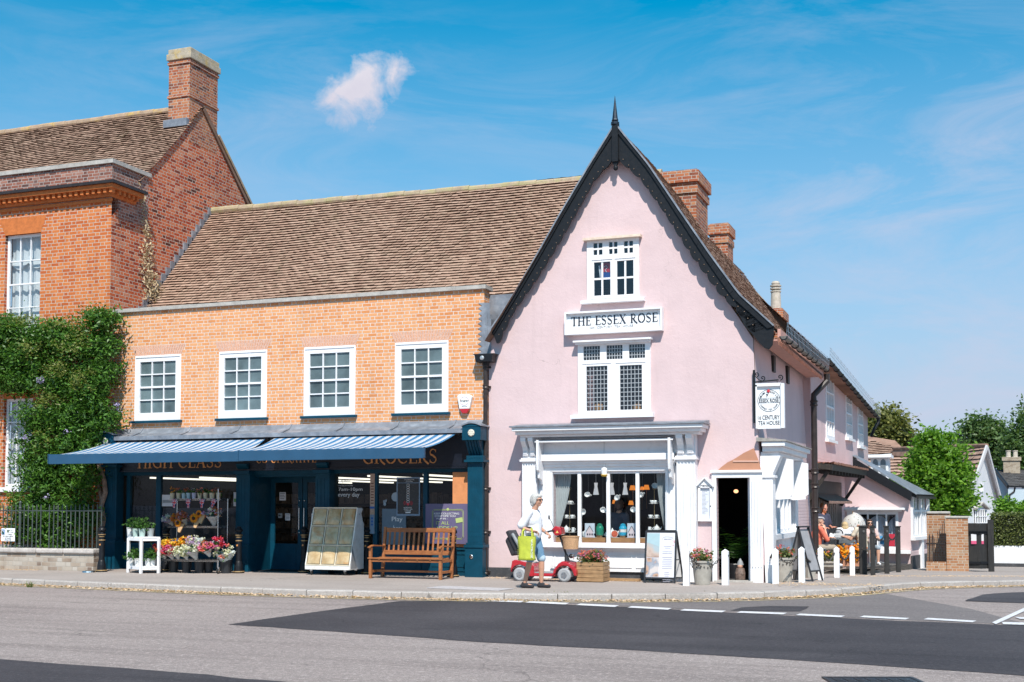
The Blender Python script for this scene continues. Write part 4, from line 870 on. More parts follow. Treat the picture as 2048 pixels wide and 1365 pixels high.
awning('right striped blue and white shop awning above the bench', -10.86, -6.44, -10.64, -6.40, -2.08, 2.64, 3.04)
r = thing('alarm_box', 'white and red burglar alarm box on the peach brick wall near the drainpipe', 'alarm', (at(932,814).x, 0, at(932,830).z)); ax = at(932,814).x; az = at(932,828).z
b = MB(); b.prism([(ax-.17, -.09, az+.38), (ax-.12, -.09, az+.10), (ax+.11, -.09, az+.10), (ax+.17, -.09, az+.36), (ax+.12, -.09, az+.40), (ax-.13, -.09, az+.41)], (0, .09, 0)); obj('cover', b, M_white2, r, bevel=.012)
b = MB(); b.prism([(ax-.12, -.092, az+.10), (ax-.06, -.092, az+.01), (ax+.05, -.092, az), (ax+.11, -.092, az+.10)], (0, .09, 0)); obj('strobe', b, mat('red_lens', (.45, .01, .02), .2, var=0, coat=.5), r, bevel=.01)
text('lettering', 'Anglian', M_blkp, r, (ax, -.0945, az+.27), .20, .05); text('lettering', 'Security', M_blkp, r, (ax, -.0945, az+.155), .12, .02)
b = MB(); b.tube([(ax+.10*math.cos(k*PI/10), -.094, az+.27+.09*math.sin(k*PI/10)) for k in range(21)], .003, 4); obj('ring_print', b, mat('rose_print', (.6, .25, .28), .6, var=0), r)
px_ = at(971,900,-.10).x
r = thing('drainpipe', 'dark cast iron drainpipe with square hopper between the shop and the pink house', 'drainpipe', (px_, -.1, 0)); b = MB()
b.tube([(px_, -.10, .06), (px_, -.10, at(971,725,-.1).z)], .048, 12); obj('pipe', b, M_iron, r)
for zz in (.10, at(971,977).z, at(971,1060).z if False else .95, at(971,775).z, 4.45):
 b = MB(); b.lathe([(.055, -.05), (.066, -.04), (.066, -.02), (.056, 0), (.066, .02), (.066, .04), (.055, .05)], (px_, -.10, zz), 14); b.box(px_-.05, -.06, zz-.02, px_+.09, 0, zz+.02); obj('bracket', b, M_iron, r)
zt = at(971,709,-.15).z; hx0, hx1 = at(949,715,-.2).x, at(990,715,-.2).x
b = MB(); b.prism([(hx0-.02, -.28, zt), (hx0+.03, -.28, zt-.03), (hx0+.05, -.28, zt-.17), (hx1-.05, -.28, zt-.17), (hx1-.03, -.28, zt-.03), (hx1+.02, -.28, zt)], (0, .27, 0)); b.lathe([(.05, -.12), (.09, 0)], (px_, -.1, zt-.17), 12)
h = obj('hopper', b, M_black, r, bevel=.008); b = MB(); b.lathe([(.05, 0), (.045, .012), (.02, .02)], (px_-.01, -.281, zt-.09), 14, (0, -1, 0)); obj('rosette', b, mat('silver_rosette', (.5, .5, .5), .4, metal=.7), h)
# == PINK TEA HOUSE
th_ = thing('tea_house', 'pink gabled tea house with black scalloped bargeboards and a long side wing', 'tea house', (-2.9, 0, 0))
PT = -3.01
def hpx(x0, y0, x1, y1, y=0): return (at(x0, (y0+y1)/2, y).x, at((x0+x1)/2, y1, y).z, at(x1, (y0+y1)/2, y).x, at((x0+x1)/2, y0, y).z)
hAt = hpx(1175, 480, 1279, 600); hMi = hpx(1157, 684, 1302, 829)
hSh = (at(1108,1000).x, at(1220,1086).z, at(1333,1000).x, at(1220,943).z)
hDo = (at(1434,1050).x, .02, at(1501,1050).x, at(1468,956).z)
b = MB(); wall(b, [(-5.83, -.3), (0, -.3), (-.21, 4.8), (PT, 9.16), (-5.83, 4.98)], [(*hAt, .12), (*hMi, .12), (*hSh, .12), (*hDo, .16)], front(0))
sx = lambda z: -.21*max(0, min(1, z/4.8))
def side(u, z, d): return (sx(z)-d, u, z)
hSd = (1.0, .95, 3.0, 2.45)
wall(b, [(0, -.4), (7.45, -.4), (7.45, 5.1), (0, 5.1)], [(*hSd, .12)], side)
b.quad((-.4, 7.36, 2.4), (.0, 7.36, 2.4), (.0, 7.36, 5.3), (-.4, 7.36, 5.3)); obj('wall', b, M_pink, th_)
b = MB(); b.box(-5.83, -.03, -.1, hSh[0]-.62, 0, .20); b.box(hSh[2]+.5, -.03, -.1, hDo[0]-.1, 0, .20); b.box(hSh[0]-.6, -.045, -.1, hSh[2]+.45, -.0, .16); obj('plinth', b, M_tar, th_)
# --- bargeboards with scalloped edge
YB = -.19
def barge(outer, inner, name, flip):
 """outer: px polyline top edge, inner: px polyline of the scallop baseline (same count)"""
 O = [at(*p, YB) for p in outer]; I = [at(*p, YB) for p in inner]
 def samp(P, n):
  L = [0]
  for a, c in zip(P, P[1:]): L.append(L[-1]+(c-a).length)
  out = []
  for i in range(n+1):
   s = L[-1]*i/n; j = max(k for k in range(len(L)-1) if L[k] <= s+1e-9); out.append(P[j].lerp(P[j+1], (s-L[j])/(L[j+1]-L[j])))
  return out
 ns = 15; per = 8; N = ns*per; o = samp(O, N); i_ = samp(I, N); b = MB(); V = []
 for k in range(N+1):
  ph = (k % per)/per; d = (i_[k]-o[k]).normalized(); sc_ = .035+.07*abs(math.sin(PI*ph))**.6; q = i_[k]+d*sc_
  V += [o[k], q, o[k]+Vector((0, .045, 0)), q+Vector((0, .045, 0))]
 Fs = []
 for k in range(N):
  a = 4*k; Fs += [(a, a+1, a+5, a+4), (a+2, a+6, a+7, a+3), (a+1, a+3, a+7, a+5), (a, a+4, a+6, a+2)]
 b.add(V, Fs+[(0, 2, 3, 1), (4*N, 4*N+1, 4*N+3, 4*N+2)])
 for k in range(0, N, 4):
  e = min(N, k+4); a, c = o[k], o[e]; dn_ = (i_[k]-o[k]).normalized(); b.prism([a+Vector((0, -.03, 0))+dn_*.13, a+Vector((0, -.03, 0)), c+Vector((0, -.03, 0)), c+Vector((0, -.03, 0))+dn_*.13], (0, .032, 0))
 w = obj(name, b, M_black, th_)
 b = MB()
 for k in range(0, N, 4):
  e = min(N, k+4); b.beam(o[k]+Vector((0, .0, .02)), o[e]+Vector((0, .0, .02)), .10, .03, (0, 0, 1))
 obj('verge_strip', b, M_lead, w)
 b = MB()
 for k in range(per//2, N, per//2):
  d = (i_[k]-o[k]).normalized(); b.ell(i_[k]+d*(-.02 if k % per else .0)+Vector((0, -.008, 0)), .010, .010, .010, 6, 4)
 obj('bulb_string', b, mat('clear_bulb', (.30, .20, .14), .3, var=0), w); return w
barge([(1231,250),(1177,337),(1123,427),(1068,524),(1026,596),(983,660)], [(1226,312),(1189,354),(1153,418),(1110,491),(1074,549),(1026,618),(992,684)], 'bargeboard', 1)
barge([(1231,250),(1297,331),(1358,421),(1418,508),(1478,590),(1548,654)], [(1236,312),(1279,350),(1322,408),(1382,498),(1442,577),(1490,628),(1512,664)], 'bargeboard', 0)
b = MB(); tip = [at(*p, YB) for p in ((1470,590),(1548,654),(1545,690),(1538,699),(1529,696),(1518,686),(1506,670),(1490,653),(1474,622))]; b.prism(tip, (0, .045, 0)); obj('bargeboard_foot', b, M_black, th_)
b = MB(); pk = at(1231,250,YB); b.box(pk.x-.065, YB-.06, pk.z-.78, pk.x+.065, YB+.06, pk.z+.02); b.prism([(pk.x-.065, YB-.03, pk.z-.78), (pk.x, YB-.03, pk.z-.92), (pk.x+.065, YB-.03, pk.z-.78)], (0, .05, 0)); b.ell((pk.x, YB, pk.z-.9), .05, .04, .06)
f = obj('king_post', b, M_black, th_); b = MB(); zt = at(1229,192,YB).z; b.lathe([(.09, 0), (.09, .05), (.055, .07), (.075, .09), (.06, .12), (.003, zt-pk.z)], (pk.x-.01, YB, pk.z), 8); obj('finial', b, mat('lead_blue_finial', (.02, .03, .045), .35, metal=.4), f)
# --- roofs
def slope(p0, p1): return (Vector(p1)-Vector(p0))
e0 = Vector((.26, -.36, 4.84)); r0 = Vector((PT, -.21, 9.30)); Lu = (r0-e0).length
e1 = Vector((.34, -.21, 4.86)); up1 = (r0-e1)
def bell(s, t_): return True
CV = [at(*p, YB) for p in ((1549,657),(1478,592),(1418,510),(1358,423),(1297,333),(1231,252))]; CL = [0]
for p, q in zip(CV, CV[1:]): CL.append(CL[-1]+(q-p).length)
def curve(t_):
 j = max(k for k in range(len(CL)-1) if CL[k] <= max(0, t_)+1e-9); d = (CV[j+1]-CV[j]).normalized(); return CV[j]+d*(t_-CL[j]), Vector((-d.z, 0, d.x))*-1
def ctiles(nm, y0, La, Lm, sd):
 tr_ = tiles(nm, th_, (0, y0, 0), (0, 1, 0), (0, 0, 1), La, Lm, M_tile, .17, .105, .02, seed=sd, sag=0, lt=.05)
 for v in tr_.data.vertices: p, n_ = curve(v.co.z); h = abs(v.co.x+th_.location.x); v.co = Vector((p.x+n_.x*h, v.co.y, p.z+n_.z*h))-Vector((th_.location.x, 0, 0))
b = MB(); el_ = Vector((-5.80, -.33, 4.98)); r0l = r0-Vector((.05, -.03, .14)); b.quad(el_, r0l, r0l+Vector((0, 5, 0)), el_+Vector((0, 5, 0))); [b.quad(p-Vector((0, -.03, .05)), q-Vector((0, -.03, .05)), q+Vector((0, 3.0, -.05)), p+Vector((0, 3.0, -.05))) for p, q in zip(CV, CV[1:])];  obj('roof_boarding', b, M_tile, th_)
e2 = Vector((.34, 2.8, 4.98)); r2 = Vector((-2.0, 2.8, 7.62)); u2 = r2-e2
j = max(k for k in range(5) if CV[k].z < 7.62); L76 = CL[j]+(7.62-CV[j].z)/(CV[j+1].z-CV[j].z)*(CL[j+1]-CL[j])
ctiles('roof', -.15, 2.97, CL[-1], 9); ctiles('side_roof', 2.8, 4.9, L76, 10)
b = MB(); [b.quad(Vector((p.x, 2.8, p.z-.06)), Vector((q.x, 2.8, min(q.z, 7.62)-.06)), Vector((q.x, 7.6, min(q.z, 7.62)-.06)), Vector((p.x, 7.6, p.z-.06))) for p, q in zip(CV[:j+1], CV[1:j+1]+[Vector((r2.x, 0, 7.62))])]
for i in range(11): b.tube([(-2.0, 2.8+i*.45, 7.66+.012*math.sin(i*1.4)), (-2.0, 2.8+i*.45+.44, 7.66+.012*math.sin(i*1.4))], .10, 8)
b.quad(r2, (-5, 2.8, 5), (-5, 18, 5), (-2, 18, 6.8)); obj('ridge', b, M_ridge, th_)
WD = Vector((.052, 1, 0)); WO = Vector((-.04, 7.35, 0))
def wing(u, z, d): p = WO+WD*u; return (p.x-d, p.y, z)
def uz(px, py):
 """(u, z) of a pixel on the wing wall"""
 r = ray(px, py); n = Vector((1, -.052, 0)); k = (WO-CAM).dot(n)/r.dot(n); p = CAM+r*k; return p.y-WO.y, p.z
UL = uz(1737, 950)[0]; print('wing length', UL)
wh = []
for (a, t0, c, b0) in ((1650,752,1666,880),(1690,782,1702,877),(1714,808,1724,893)):
 ua = uz(a, t0)[0]; uc = uz(c, t0)[0]; m_ = (a+c)/2; wh.append((ua, uz(m_, b0)[1], uc, uz(m_, t0)[1], .06))
b = MB(); wall(b, [(0, 2.45), (UL, 2.45), (UL, 4.55), (0, 5.32)], wh, wing); wall(b, [(0, -1), (UL, -1), (UL, 2.5), (0, 2.5)], [], lambda u, z, d: wing(u, z, d+.28)); b.quad(wing(0, 2.45, 0), wing(UL, 2.45, 0), wing(UL, 2.45, .3), wing(0, 2.45, .3)); b.quad(wing(UL, -1, 0), wing(UL, -1, 5), wing(UL, 4.5, 5), wing(UL, 4.5, 0))
obj('wing_wall', b, M_pink, th_)
for h in wh:
 w = sash(th_, h[0], h[1], h[2], h[3], lambda u, z, d: wing(u, z, d-.03), 3, 4, .09, .03, .08, glassm=G_dark, back=.3, backm=mat('pale_blind', (.5, .5, .5), .7))
 obj('sill', pbox(wing, h[0]-.1, h[1]-.08, h[2]+.1, h[1]-.005, -.10, 0), M_white, w)
yE = 7.35+UL+.3; a = Vector((.36, 7.35, 5.24)); a2 = at(1753, 834, yE); r3 = Vector((-2.0, 7.35, 7.62));
upw = (r3-a); upw = Vector((upw.x, 0, upw.z))
tiles('wing_roof', th_, a, (a2-a), upw, (a2-a).length, upw.length, M_tile, .2, .12, .02, seed=12, sag=.02, lt=.05)
b = MB(); b.quad(a-Vector((0,0,.04)), a2-Vector((0,0,.04)), r3+(a2-a)-Vector((0,0,.04)), r3-Vector((0,0,.04))); b.quad(Vector(wing(0, 5.2, 0)), Vector(wing(UL, a2.z-.03, 0)), a2-Vector((0,0,.05)), a-Vector((0,0,.05)))
b.cm = 0; obj('wing_roof_boarding', b, M_tile, th_); b = MB()
for i in range(24): b.tube([r3.lerp(r3+(a2-a), i/24)+Vector((0,0,.04)), r3.lerp(r3+(a2-a), (i+.98)/24)+Vector((0,0,.04))], .10, 8)
obj('wing_ridge', b, M_ridge, th_)
def gutter(p, q, m, n=8, guard=True, r=.06):
 p = Vector(p); q = Vector(q); b = MB(); d = (q-p)
 for k in range(7):
  a0, a1 = PI+PI*k/7, PI+PI*(k+1)/7
  o0 = Vector((math.cos(a0)*r, 0, math.sin(a0)*r)); o1 = Vector((math.cos(a1)*r, 0, math.sin(a1)*r)); b.quad(p+o0, q+o0, q+o1, p+o1)
 b.prism([p+Vector((math.cos(PI+PI*k/6)*r, 0, math.sin(PI+PI*k/6)*r)) for k in range(7)], d.normalized()*.01)
 g_ = obj('gutter', b, m, th_); b = MB()
 for i in range(n+1):
  c = p+d*(i/n); b.tube([c+Vector((math.cos(PI+PI*k/8)*(r+.012), 0, math.sin(PI+PI*k/8)*(r+.012))) for k in range(9)], .012, 5)
 obj('gutter_bracket', b, M_black, g_)
 if guard:
  b = MB(); n2 = n*4
  for i in range(n2+1): c = p+d*(i/n2)+Vector((r, 0, 0)); b.tube([c, c+Vector((.02, 0, .26+.04*math.sin(i*2.1)))], .004, 4, False)
  for h_ in (.1, .2, .27): b.tube([p+Vector((r+.01, 0, h_)), q+Vector((r+.01, 0, h_))], .004, 4, False)
  obj('wire_guard', b, M_chrome, g_)
M_gut = mat('weathered_gutter', (.16, .14, .125), .5, metal=.3, var=.3, scale=6, dirt=((.3, .22, .15), 8, .5, .7, .6))
gutter((.42, -.25, 4.79), (.40, 7.3, 4.93), M_gut, 9)
gutter(a+Vector((.06, 0, -.03)), a2+Vector((.06, 0, -.03)), M_black, 14, True)
b = MB(); b.box(-.1, .02, 4.74, .27, 7.3, 4.77); b.box(.27, .0, 4.72, .33, 7.3, 4.97); obj('soffit', b, mat('shaded_eaves_red', (.55, .30, .25), .8), th_)  # red bounced shade of the pink wall put into the soffit colour
b = MB()
for k in range(38): b.prism([(.30, -.2+k*.19, 4.78), (.30, -.03+k*.19, 4.78), (.30, -.115+k*.19, 4.64)], (.03, 0, 0))
obj('eaves_tiles', b, mat('salmon_tile_edge', (.66, .30, .20), .8, var=.2), th_)
b = MB()
for (px, y0, y1) in ((1549, 700, 745), (1577, 728, 768)):
 a_ = atx(px, y0, -.14); b.box(-.22, a_.y-.14, atx(px, y1, -.15).z, -.135, a_.y+.14, 4.72)
obj('timber_stud', b, M_stainw, th_)
def pipe(lab, pts, y0, r=.05, m=M_iron, colz=()):
 rr_ = thing('drainpipe', lab, 'drainpipe', pts[-1]); b = MB(); b.tube(pts, r, 10); obj('pipe', b, m, rr_)
 for z in colz: b = MB(); b.lathe([(r+.01, -.07), (r+.03, -.05), (r+.012, -.02), (r+.012, .02), (r+.03, .05), (r+.01, .07)], (pts[-1][0], pts[-1][1], z), 12); obj('collar', b, m, rr_)
 return rr_
pipe('tall black drainpipe with a swan neck on the pink side wall', [(.42, 7.2, 4.80), (.42, 7.2, 4.62), (.13, 6.9, 4.25), (.13, 6.9, 4.1), (.13, 6.9, -.17)], 6.9, .075, M_iron, (4.05, 2.35, 2.0, 1.4))
pe = Vector(wing(UL, 3.9, -.1)); pipe('short black curved pipe under the far eaves of the pink wing', [a2+Vector((.06, -.1, -.08)), a2+Vector((.06, -.1, -.2)), pe+Vector((.1, 0, .15)), pe+Vector((0, .05, -.1))], 0, .05, M_black)
# --- chimneys
def stack(name, x0, y0, x1, y1, z0, z1, over=.09, parent=th_, m=M_brickC):
 b = MB(); b.box(x0, y0, z0, x1, y1, z1-.55); b.box(x0-over*.5, y0-over*.5, z1-.55, x1+over*.5, y1+over*.5, z1-.38); b.box(x0-.01, y0-.01, z1-.38, x1+.01, y1+.01, z1-.30); b.box(x0-over, y0-over, z1-.30, x1+over, y1+over, z1-.04); b.box(x0-over*.3, y0-over*.3, z1-.04, x1+over*.3, y1+over*.3, z1); return obj(name, b, m, parent)
p0, p1 = at(1318,345,3.6), at(1392,345,3.6); stack('chimney', p0.x, 3.6, p1.x, 4.9, 6, at(1395,338,3.6).z, .08)
b = MB(); b.prism([(p1.x-.45, 3.59, at(1392,470,3.6).z+.4), (p1.x+.02, 3.59, at(1395,470,3.6).z-.35), (p1.x+.02, 3.59, at(1395,470,3.6).z-.1), (p1.x-.4, 3.59, at(1392,440,3.6).z+.4)], (0, .03, 0)); obj('mortar_flaunching', b, mat('pink_mortar', (.62, .36, .27), .85), th_)
p0, p1 = at(1420,450,9.0), at(1455,450,9.0); stack('chimney', p0.x, 9.0, p1.x, 9.8, 6, at(1440,447,9).z, .06)
p0, p1 = at(1543,625,15.), at(1564,625,15.); st_ = stack('chimney', p0.x-.1, 15, p1.x, 16.2, 6, at(1552,617,15).z, .04)
b = MB(); pc = at(1550,617,15.2); ztop = at(1550,560,15.2).z; H = ztop-pc.z; b.lathe([(.17, 0), (.15, H*.6), (.17, H*.62), (.17, H*.66), (.12, H*.67), (.12, H*.70), (.18, H*.72), (.18, H*.76), (.12, H*.77), (.12, H*.80), (.18, H*.82), (.18, H*.86), (.12, H*.87), (.14, H*.93), (.10, H), (.01, H)], (pc.x, 15.4, pc.z-.02), 16)
obj('chimney_pot', b, mat('stone_pot', (.50, .43, .36), .8, var=.2, dirt=((.3, .3, .18), 6, .5, .7, .5)), st_)
# --- upper windows
def frame(name, x0, z0, x1, z1, y, holes, th, m=M_white, parent=th_):
 b = MB(); wall(b, [(x0, z0), (x1, z0), (x1, z1), (x0, z1)], holes, front(y), th)
 b.quad((x0, y, z0), (x0, y+th, z0), (x0, y+th, z1), (x0, y, z1)); b.quad((x1, y, z0), (x1, y, z1), (x1, y+th, z1), (x1, y+th, z0)); b.quad((x0, y, z1), (x0, y+th, z1), (x1, y+th, z1), (x1, y, z1)); b.quad((x0, y, z0), (x1, y, z0), (x1, y+th, z0), (x0, y+th, z0))
 return obj(name, b, m, parent)
def bars(b, x0, z0, x1, z1, nc, nr, y, w, d=.012, wob=0.):
 for i in range(1, nc): u = x0+(x1-x0)*i/nc; b.box(u-w/2, y, z0, u+w/2, y+d, z1)
 for j in range(1, nr): u = z0+(z1-z0)*j/nr; b.box(x0, y+.001, u-w/2, x1, y+d-.001, u+w/2)
def pane(x0, z0, x1, z1, y, parent, m=None): b = MB(); b.quad((x0, y, z0), (x1, y, z0), (x1, y, z1), (x0, y, z1)); return obj('pane', b, m or G_dark, parent)
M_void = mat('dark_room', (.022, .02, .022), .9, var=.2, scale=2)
gl = [hpx(*q) for q in ((1188,487,1206,511),(1219,485,1236,509),(1249,483,1267,507))]
gm = [hpx(*q) for q in ((1189,525,1222,592),(1235,522,1268,590))]
w = frame('window', *hAt, -.045, gl+gm, .05)
b = MB()
for q in gl: bars(b, *q, 2, 2, -.035, .035)
for q in gm: bars(b, *q, 2, 2, -.035, .04)
for q in gm: b.box(q[0]-.06, -.058, q[1]-.06, q[2]+.06, -.046, q[1]-.045); b.box(q[0]-.06, -.058, q[3]+.045, q[2]+.06, -.046, q[3]+.06); b.box(q[0]-.06, -.058, q[1]-.045, q[0]-.045, -.046, q[3]+.045); b.box(q[2]+.045, -.058, q[1]-.045, q[2]+.06, -.046, q[3]+.045)
obj('glazing_bars', b, M_white, w)
for q in gl+gm: pane(*q, -.01, w)
b = MB(); b.box(hAt[0]-.06, -.15, hAt[3]-.0, hAt[2]+.06, 0, hAt[3]+.05); obj('head_moulding', b, mat('cream_head', (.70, .55, .44), .7, var=.15, scale=9), w)
b = MB(); b.box(hAt[0]-.11, -.15, hAt[1]-.07, hAt[2]+.12, 0, hAt[1]-.003); obj('sill', b, M_white, w)
gl = [hpx(*q) for q in ((1168,693,1201,721),(1214,691,1246,719),(1259,689,1291,717))]
gm = [hpx(*q) for q in ((1174,733,1216,822),(1241,731,1285,820))]
w = frame('window', *hMi, -.045, gl+gm, .05)
b = MB()
for q in gl: bars(b, *q, 6, 4, -.02, .014)
for q in gm: bars(b, *q, 6, 10, -.02, .014)
obj('lead_cames', b, mat('pale_lead', (.42, .43, .45), .5, metal=.3, var=.1), w)
for q in gl+gm: pane(*q, -.008, w)
b = MB(); b.box(hMi[0]-.06, -.20, hMi[3]+.0, hMi[2]+.05, 0, hMi[3]+.035); b.box(hMi[0]-.03, -.14, hMi[3]-.04, hMi[2]+.02, -.046, hMi[3]-.001); obj('head_moulding', b, M_white, w)
b = MB(); b.box(hMi[0]-.13, -.15, hMi[1]-.08, hMi[2]+.07, 0, hMi[1]-.003); obj('sill', b, M_white, w)
for q in gm: b = MB(); b.box(q[0]-.08, -.056, q[1]-.07, q[2]+.08, -.046, q[1]-.05); b.box(q[0]-.08, -.056, q[3]+.05, q[2]+.08, -.046, q[3]+.07); obj('casement_moulding', b, M_white, w)
for h in (hAt, hMi):
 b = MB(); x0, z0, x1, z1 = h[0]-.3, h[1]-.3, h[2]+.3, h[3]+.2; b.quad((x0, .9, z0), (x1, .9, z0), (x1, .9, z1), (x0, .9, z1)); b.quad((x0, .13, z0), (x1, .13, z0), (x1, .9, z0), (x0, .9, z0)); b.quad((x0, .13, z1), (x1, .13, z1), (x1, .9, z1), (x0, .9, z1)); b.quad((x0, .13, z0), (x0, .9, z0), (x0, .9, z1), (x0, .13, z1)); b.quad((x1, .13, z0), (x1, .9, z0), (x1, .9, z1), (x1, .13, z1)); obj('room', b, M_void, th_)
q = hpx(1197,528,1221,558); r = thing('shield_board', 'red, white and blue shield shaped board propped in the attic window', 'board', (q[0], .1, q[1])); cx = (q[0]+q[2])/2;
b = MB(); b.prism([(q[0], .06, q[3]-.02), (q[0]+.07, .06, q[1]), (q[2]-.03, .06, q[1]-.02), (q[2]+.04, .06, q[3]+.02), (cx, .06, q[3]+.05)], (0, .02, 0)); obj('board', b, mat('royal_blue', (.02, .08, .30), .4, var=0), r)
b = MB(); b.prism([(q[0]+.015, .055, q[3]-.02), (q[0]+.04, .055, q[1]+.16), (q[2]-.01, .055, q[1]+.14), (q[2]+.03, .055, q[3]+.01), (cx, .055, q[3]+.035)], (0, .004, 0)); obj('red_field', b, M_redp, r)
b = MB(); b.prism([(q[0]-.02, .055, q[3]-.02), (q[0]+.02, .055, q[1]+.0), (q[0]+.05, .055, q[1]+.15), (q[0]+.01, .055, q[3]-.02)], (0, .004, 0)); b.tube([(cx-.03, .052, q[3]-.06), (cx+.02, .052, q[3]-.03), (cx+.05, .052, q[3]-.07), (cx, .052, q[3]-.12), (cx+.03, .052, q[3]-.17)], .008, 5); obj('white_edging', b, M_wtxt, r)
for k, (px, lab) in enumerate(((1196, 'orange ribbed pumpkin behind the left leaded light of the pink gable'), (1274, 'orange ribbed pumpkin behind the right leaded light of the pink gable'))):
 c = at(px, 818, .14); b = MB()
 for i in range(9): a_ = 2*PI*i/9; b.ell((c.x+.06*math.cos(a_), c.y+.04*math.sin(a_)+.05, c.z+.02), .05, .04, .085, 8, 6)
 r = thing('pumpkin', lab, 'pumpkin', c, group='pumpkins in the upper window'); obj('flesh', b, mat('pumpkin_orange', (.62, .30, .10), .6, var=.1), r, smooth=True); b = MB(); b.tube([(c.x, c.y+.05, c.z+.09), (c.x+.02, c.y+.05, c.z+.14)], .012, 6); obj('stalk', b, M_crate, r)
b = MB()
for k in range(10): u0 = gm[0][0]+.14*k/10; b.quad((u0, .08+.02*(k % 2), gm[0][1]), (u0+.014, .08+.02*((k+1) % 2), gm[0][1]), (u0+.014, .08+.02*((k+1) % 2), gm[0][3]), (u0, .08+.02*(k % 2), gm[0][3]))
obj('curtain', b, mat('pink_curtain', (.42, .25, .23), .8, var=.3, scale=12), th_)
# --- name board
q = hpx(1134,622,1322,662, -.12); r = thing('name_board', 'long white framed name board of the tea house between the two gable windows', 'sign', ((q[0]+q[2])/2, 0, q[1]))
x0, z0, x1, z1 = at(1134,645,-.1).x, at(1228,663,-.1).z, at(1322,640,-.1).x, at(1228,624,-.1).z
b = MB(); b.box(x0, -.09, z0, x1, -.04, z1); obj('board', b, M_white2, r)
b = MB(); e = .035; b.box(x0-e, -.17, z1, x1+e, -.01, z1+e); b.box(x0-e, -.17, z0-e, x1+e, -.01, z0); b.box(x0-e, -.17, z0, x0, -.01, z1); b.box(x1, -.17, z0, x1+e, -.01, z1); obj('frame', b, M_white, r)
M_ink = mat('navy_ink', (.012, .018, .035), .5, var=0); H = z1-z0
sc_ = (x1-x0)
L0 = x0+sc_*.045; L1 = x0+sc_*.965
serif('lettering', 'THE ESSEX ROSE', M_ink, r, L0, L1, z0+H*.38, H*.46, -.091, .006, 1.25, .07)
text('small_lettering', '16th  CENTURY  TEA  HOUSE', mat('grey_ink', (.22, .22, .24), .5, var=0), r, ((x0+x1)/2-.05, -.094, z0+H*.24), sc_*.47, H*.13, space=1.1)
# --- tea house shopfront
sf = obj('shopfront', MB().box(-4.9, -.04, .15, -4.88, -.03, .16), M_white, th_)
yS = -.10
CXa, CXb = at(1021,860,-.6).x, at(1407,855,-.6).x; zc = at(1215,849,-.62).z
def part(name, b, m=M_white, **k): return obj(name, b, m, sf, **k)
b = MB(); b.box(CXa+.02, -.60, zc-.10, CXb-.02, 0, zc-.02); b.box(CXa+.07, -.52, zc-.17, CXb-.07, 0, zc-.10); b.box(CXa+.14, -.42, zc-.22, CXb-.14, 0, zc-.17); part('cornice', b, bevel=.012)
b = MB(); b.box(CXa-.02, -.64, zc-.02, CXb+.02, -.03, zc+.01); b.prism([(CXa, -.60, zc+.01), (CXa, -.02, zc+.01), (CXa, -.02, zc+.08)], (CXb-CXa, 0, 0)); part('cornice_lead', b, M_lead)
def tpil(x0, x1, zcap):
 b = MB(); b.box(x0, -.24, .0, x1, 0, zcap); n = 5
 for i in range(n+1): u = x0+.02+(x1-x0-.04)*i/n; b.box(u-.011, -.262, .34, u+.011, -.241, zcap-.05)
 b.box(x0-.02, -.275, -.05, x1+.02, 0, .22); b.box(x0-.01, -.255, .22, x1+.01, 0, .27)
 b.box(x0-.035, -.30, zcap, x1+.035, 0, zcap+.045); b.box(x0-.015, -.27, zcap+.045, x1+.015, 0, zcap+.08)
 b.box(x0, -.20, zcap+.08, x1, 0, zc-.22)
 w = (x1-x0)
 for i in (0, 1):
  u0 = x0+w*(.08+.50*i); P = [(u0, -.20, zcap+.12), (u0, -.26, zcap+.13), (u0, -.25, zcap+.20), (u0, -.30, zcap+.30), (u0, -.42, zcap+.42), (u0, -.43, zc-.22), (u0, -.2, zc-.22)]; b.prism(P, (w*.34, 0, 0))
  for q in range(3): b.box(u0+.01, -.275, zcap+.13+q*.03, u0+w*.34-.01, -.26, zcap+.145+q*.03)
 return part('pilaster', b, bevel=.006)
PA0, PA1 = at(1044,1000,-.24).x, at(1073,1000,-.24).x; PB0, PB1 = at(1353,1000,-.24).x, at(1391,1000,-.24).x; zcap = at(1058,924,-.27).z
tpil(PA0, PA1, zcap); tpil(PB0, PB1, zcap)
z1_ = at(1215,881,-.42).z; zl1 = at(1215,908,-.26).z; zl0 = at(1215,921,-.26).z; zh = hSh[3]
b = MB(); b.box(PA1, -.12, zl1, PB0, 0, zc-.22); b.box(PA1+.03, -.44, z1_-.02, PB0-.02, -.40, z1_+.015); b.prism([(PA1+.06, -.40, z1_), (PA1+.06, -.12, z1_+.06), (PA1+.06, -.12, z1_+.02), (PA1+.06, -.38, z1_-.03)], (PB0-PA1-.12, 0, 0))
b.box(PA1+.05, -.26, zl0, PB0-.05, 0, zl1); b.box(PA1+.02, -.19, zl0-.06, PB0-.02, 0, zl0); b.box(PA1+.05, -.15, zl0-.12, PB0-.05, 0, zl0-.06); b.box(PA1, -.11, zh+.0, PB0, 0, zl0-.12)
part('entablature', b, bevel=.004)
for (u, s) in ((PA1+.07, 1), (PB0-.07, -1)):
 b = MB(); zt_ = z1_+.03; P = [(u, -.12, zt_), (u, -.46, zt_), (u, -.46, zt_-.50), (u, -.44, zt_-.62), (u, -.38, zt_-.66), (u, -.36, zt_-.78), (u, -.24, zt_-.82), (u, -.2, zt_-.9), (u, -.12, zt_-.92)]; b.prism(P, (.05*s, 0, 0)); part('awning_cheek', b)
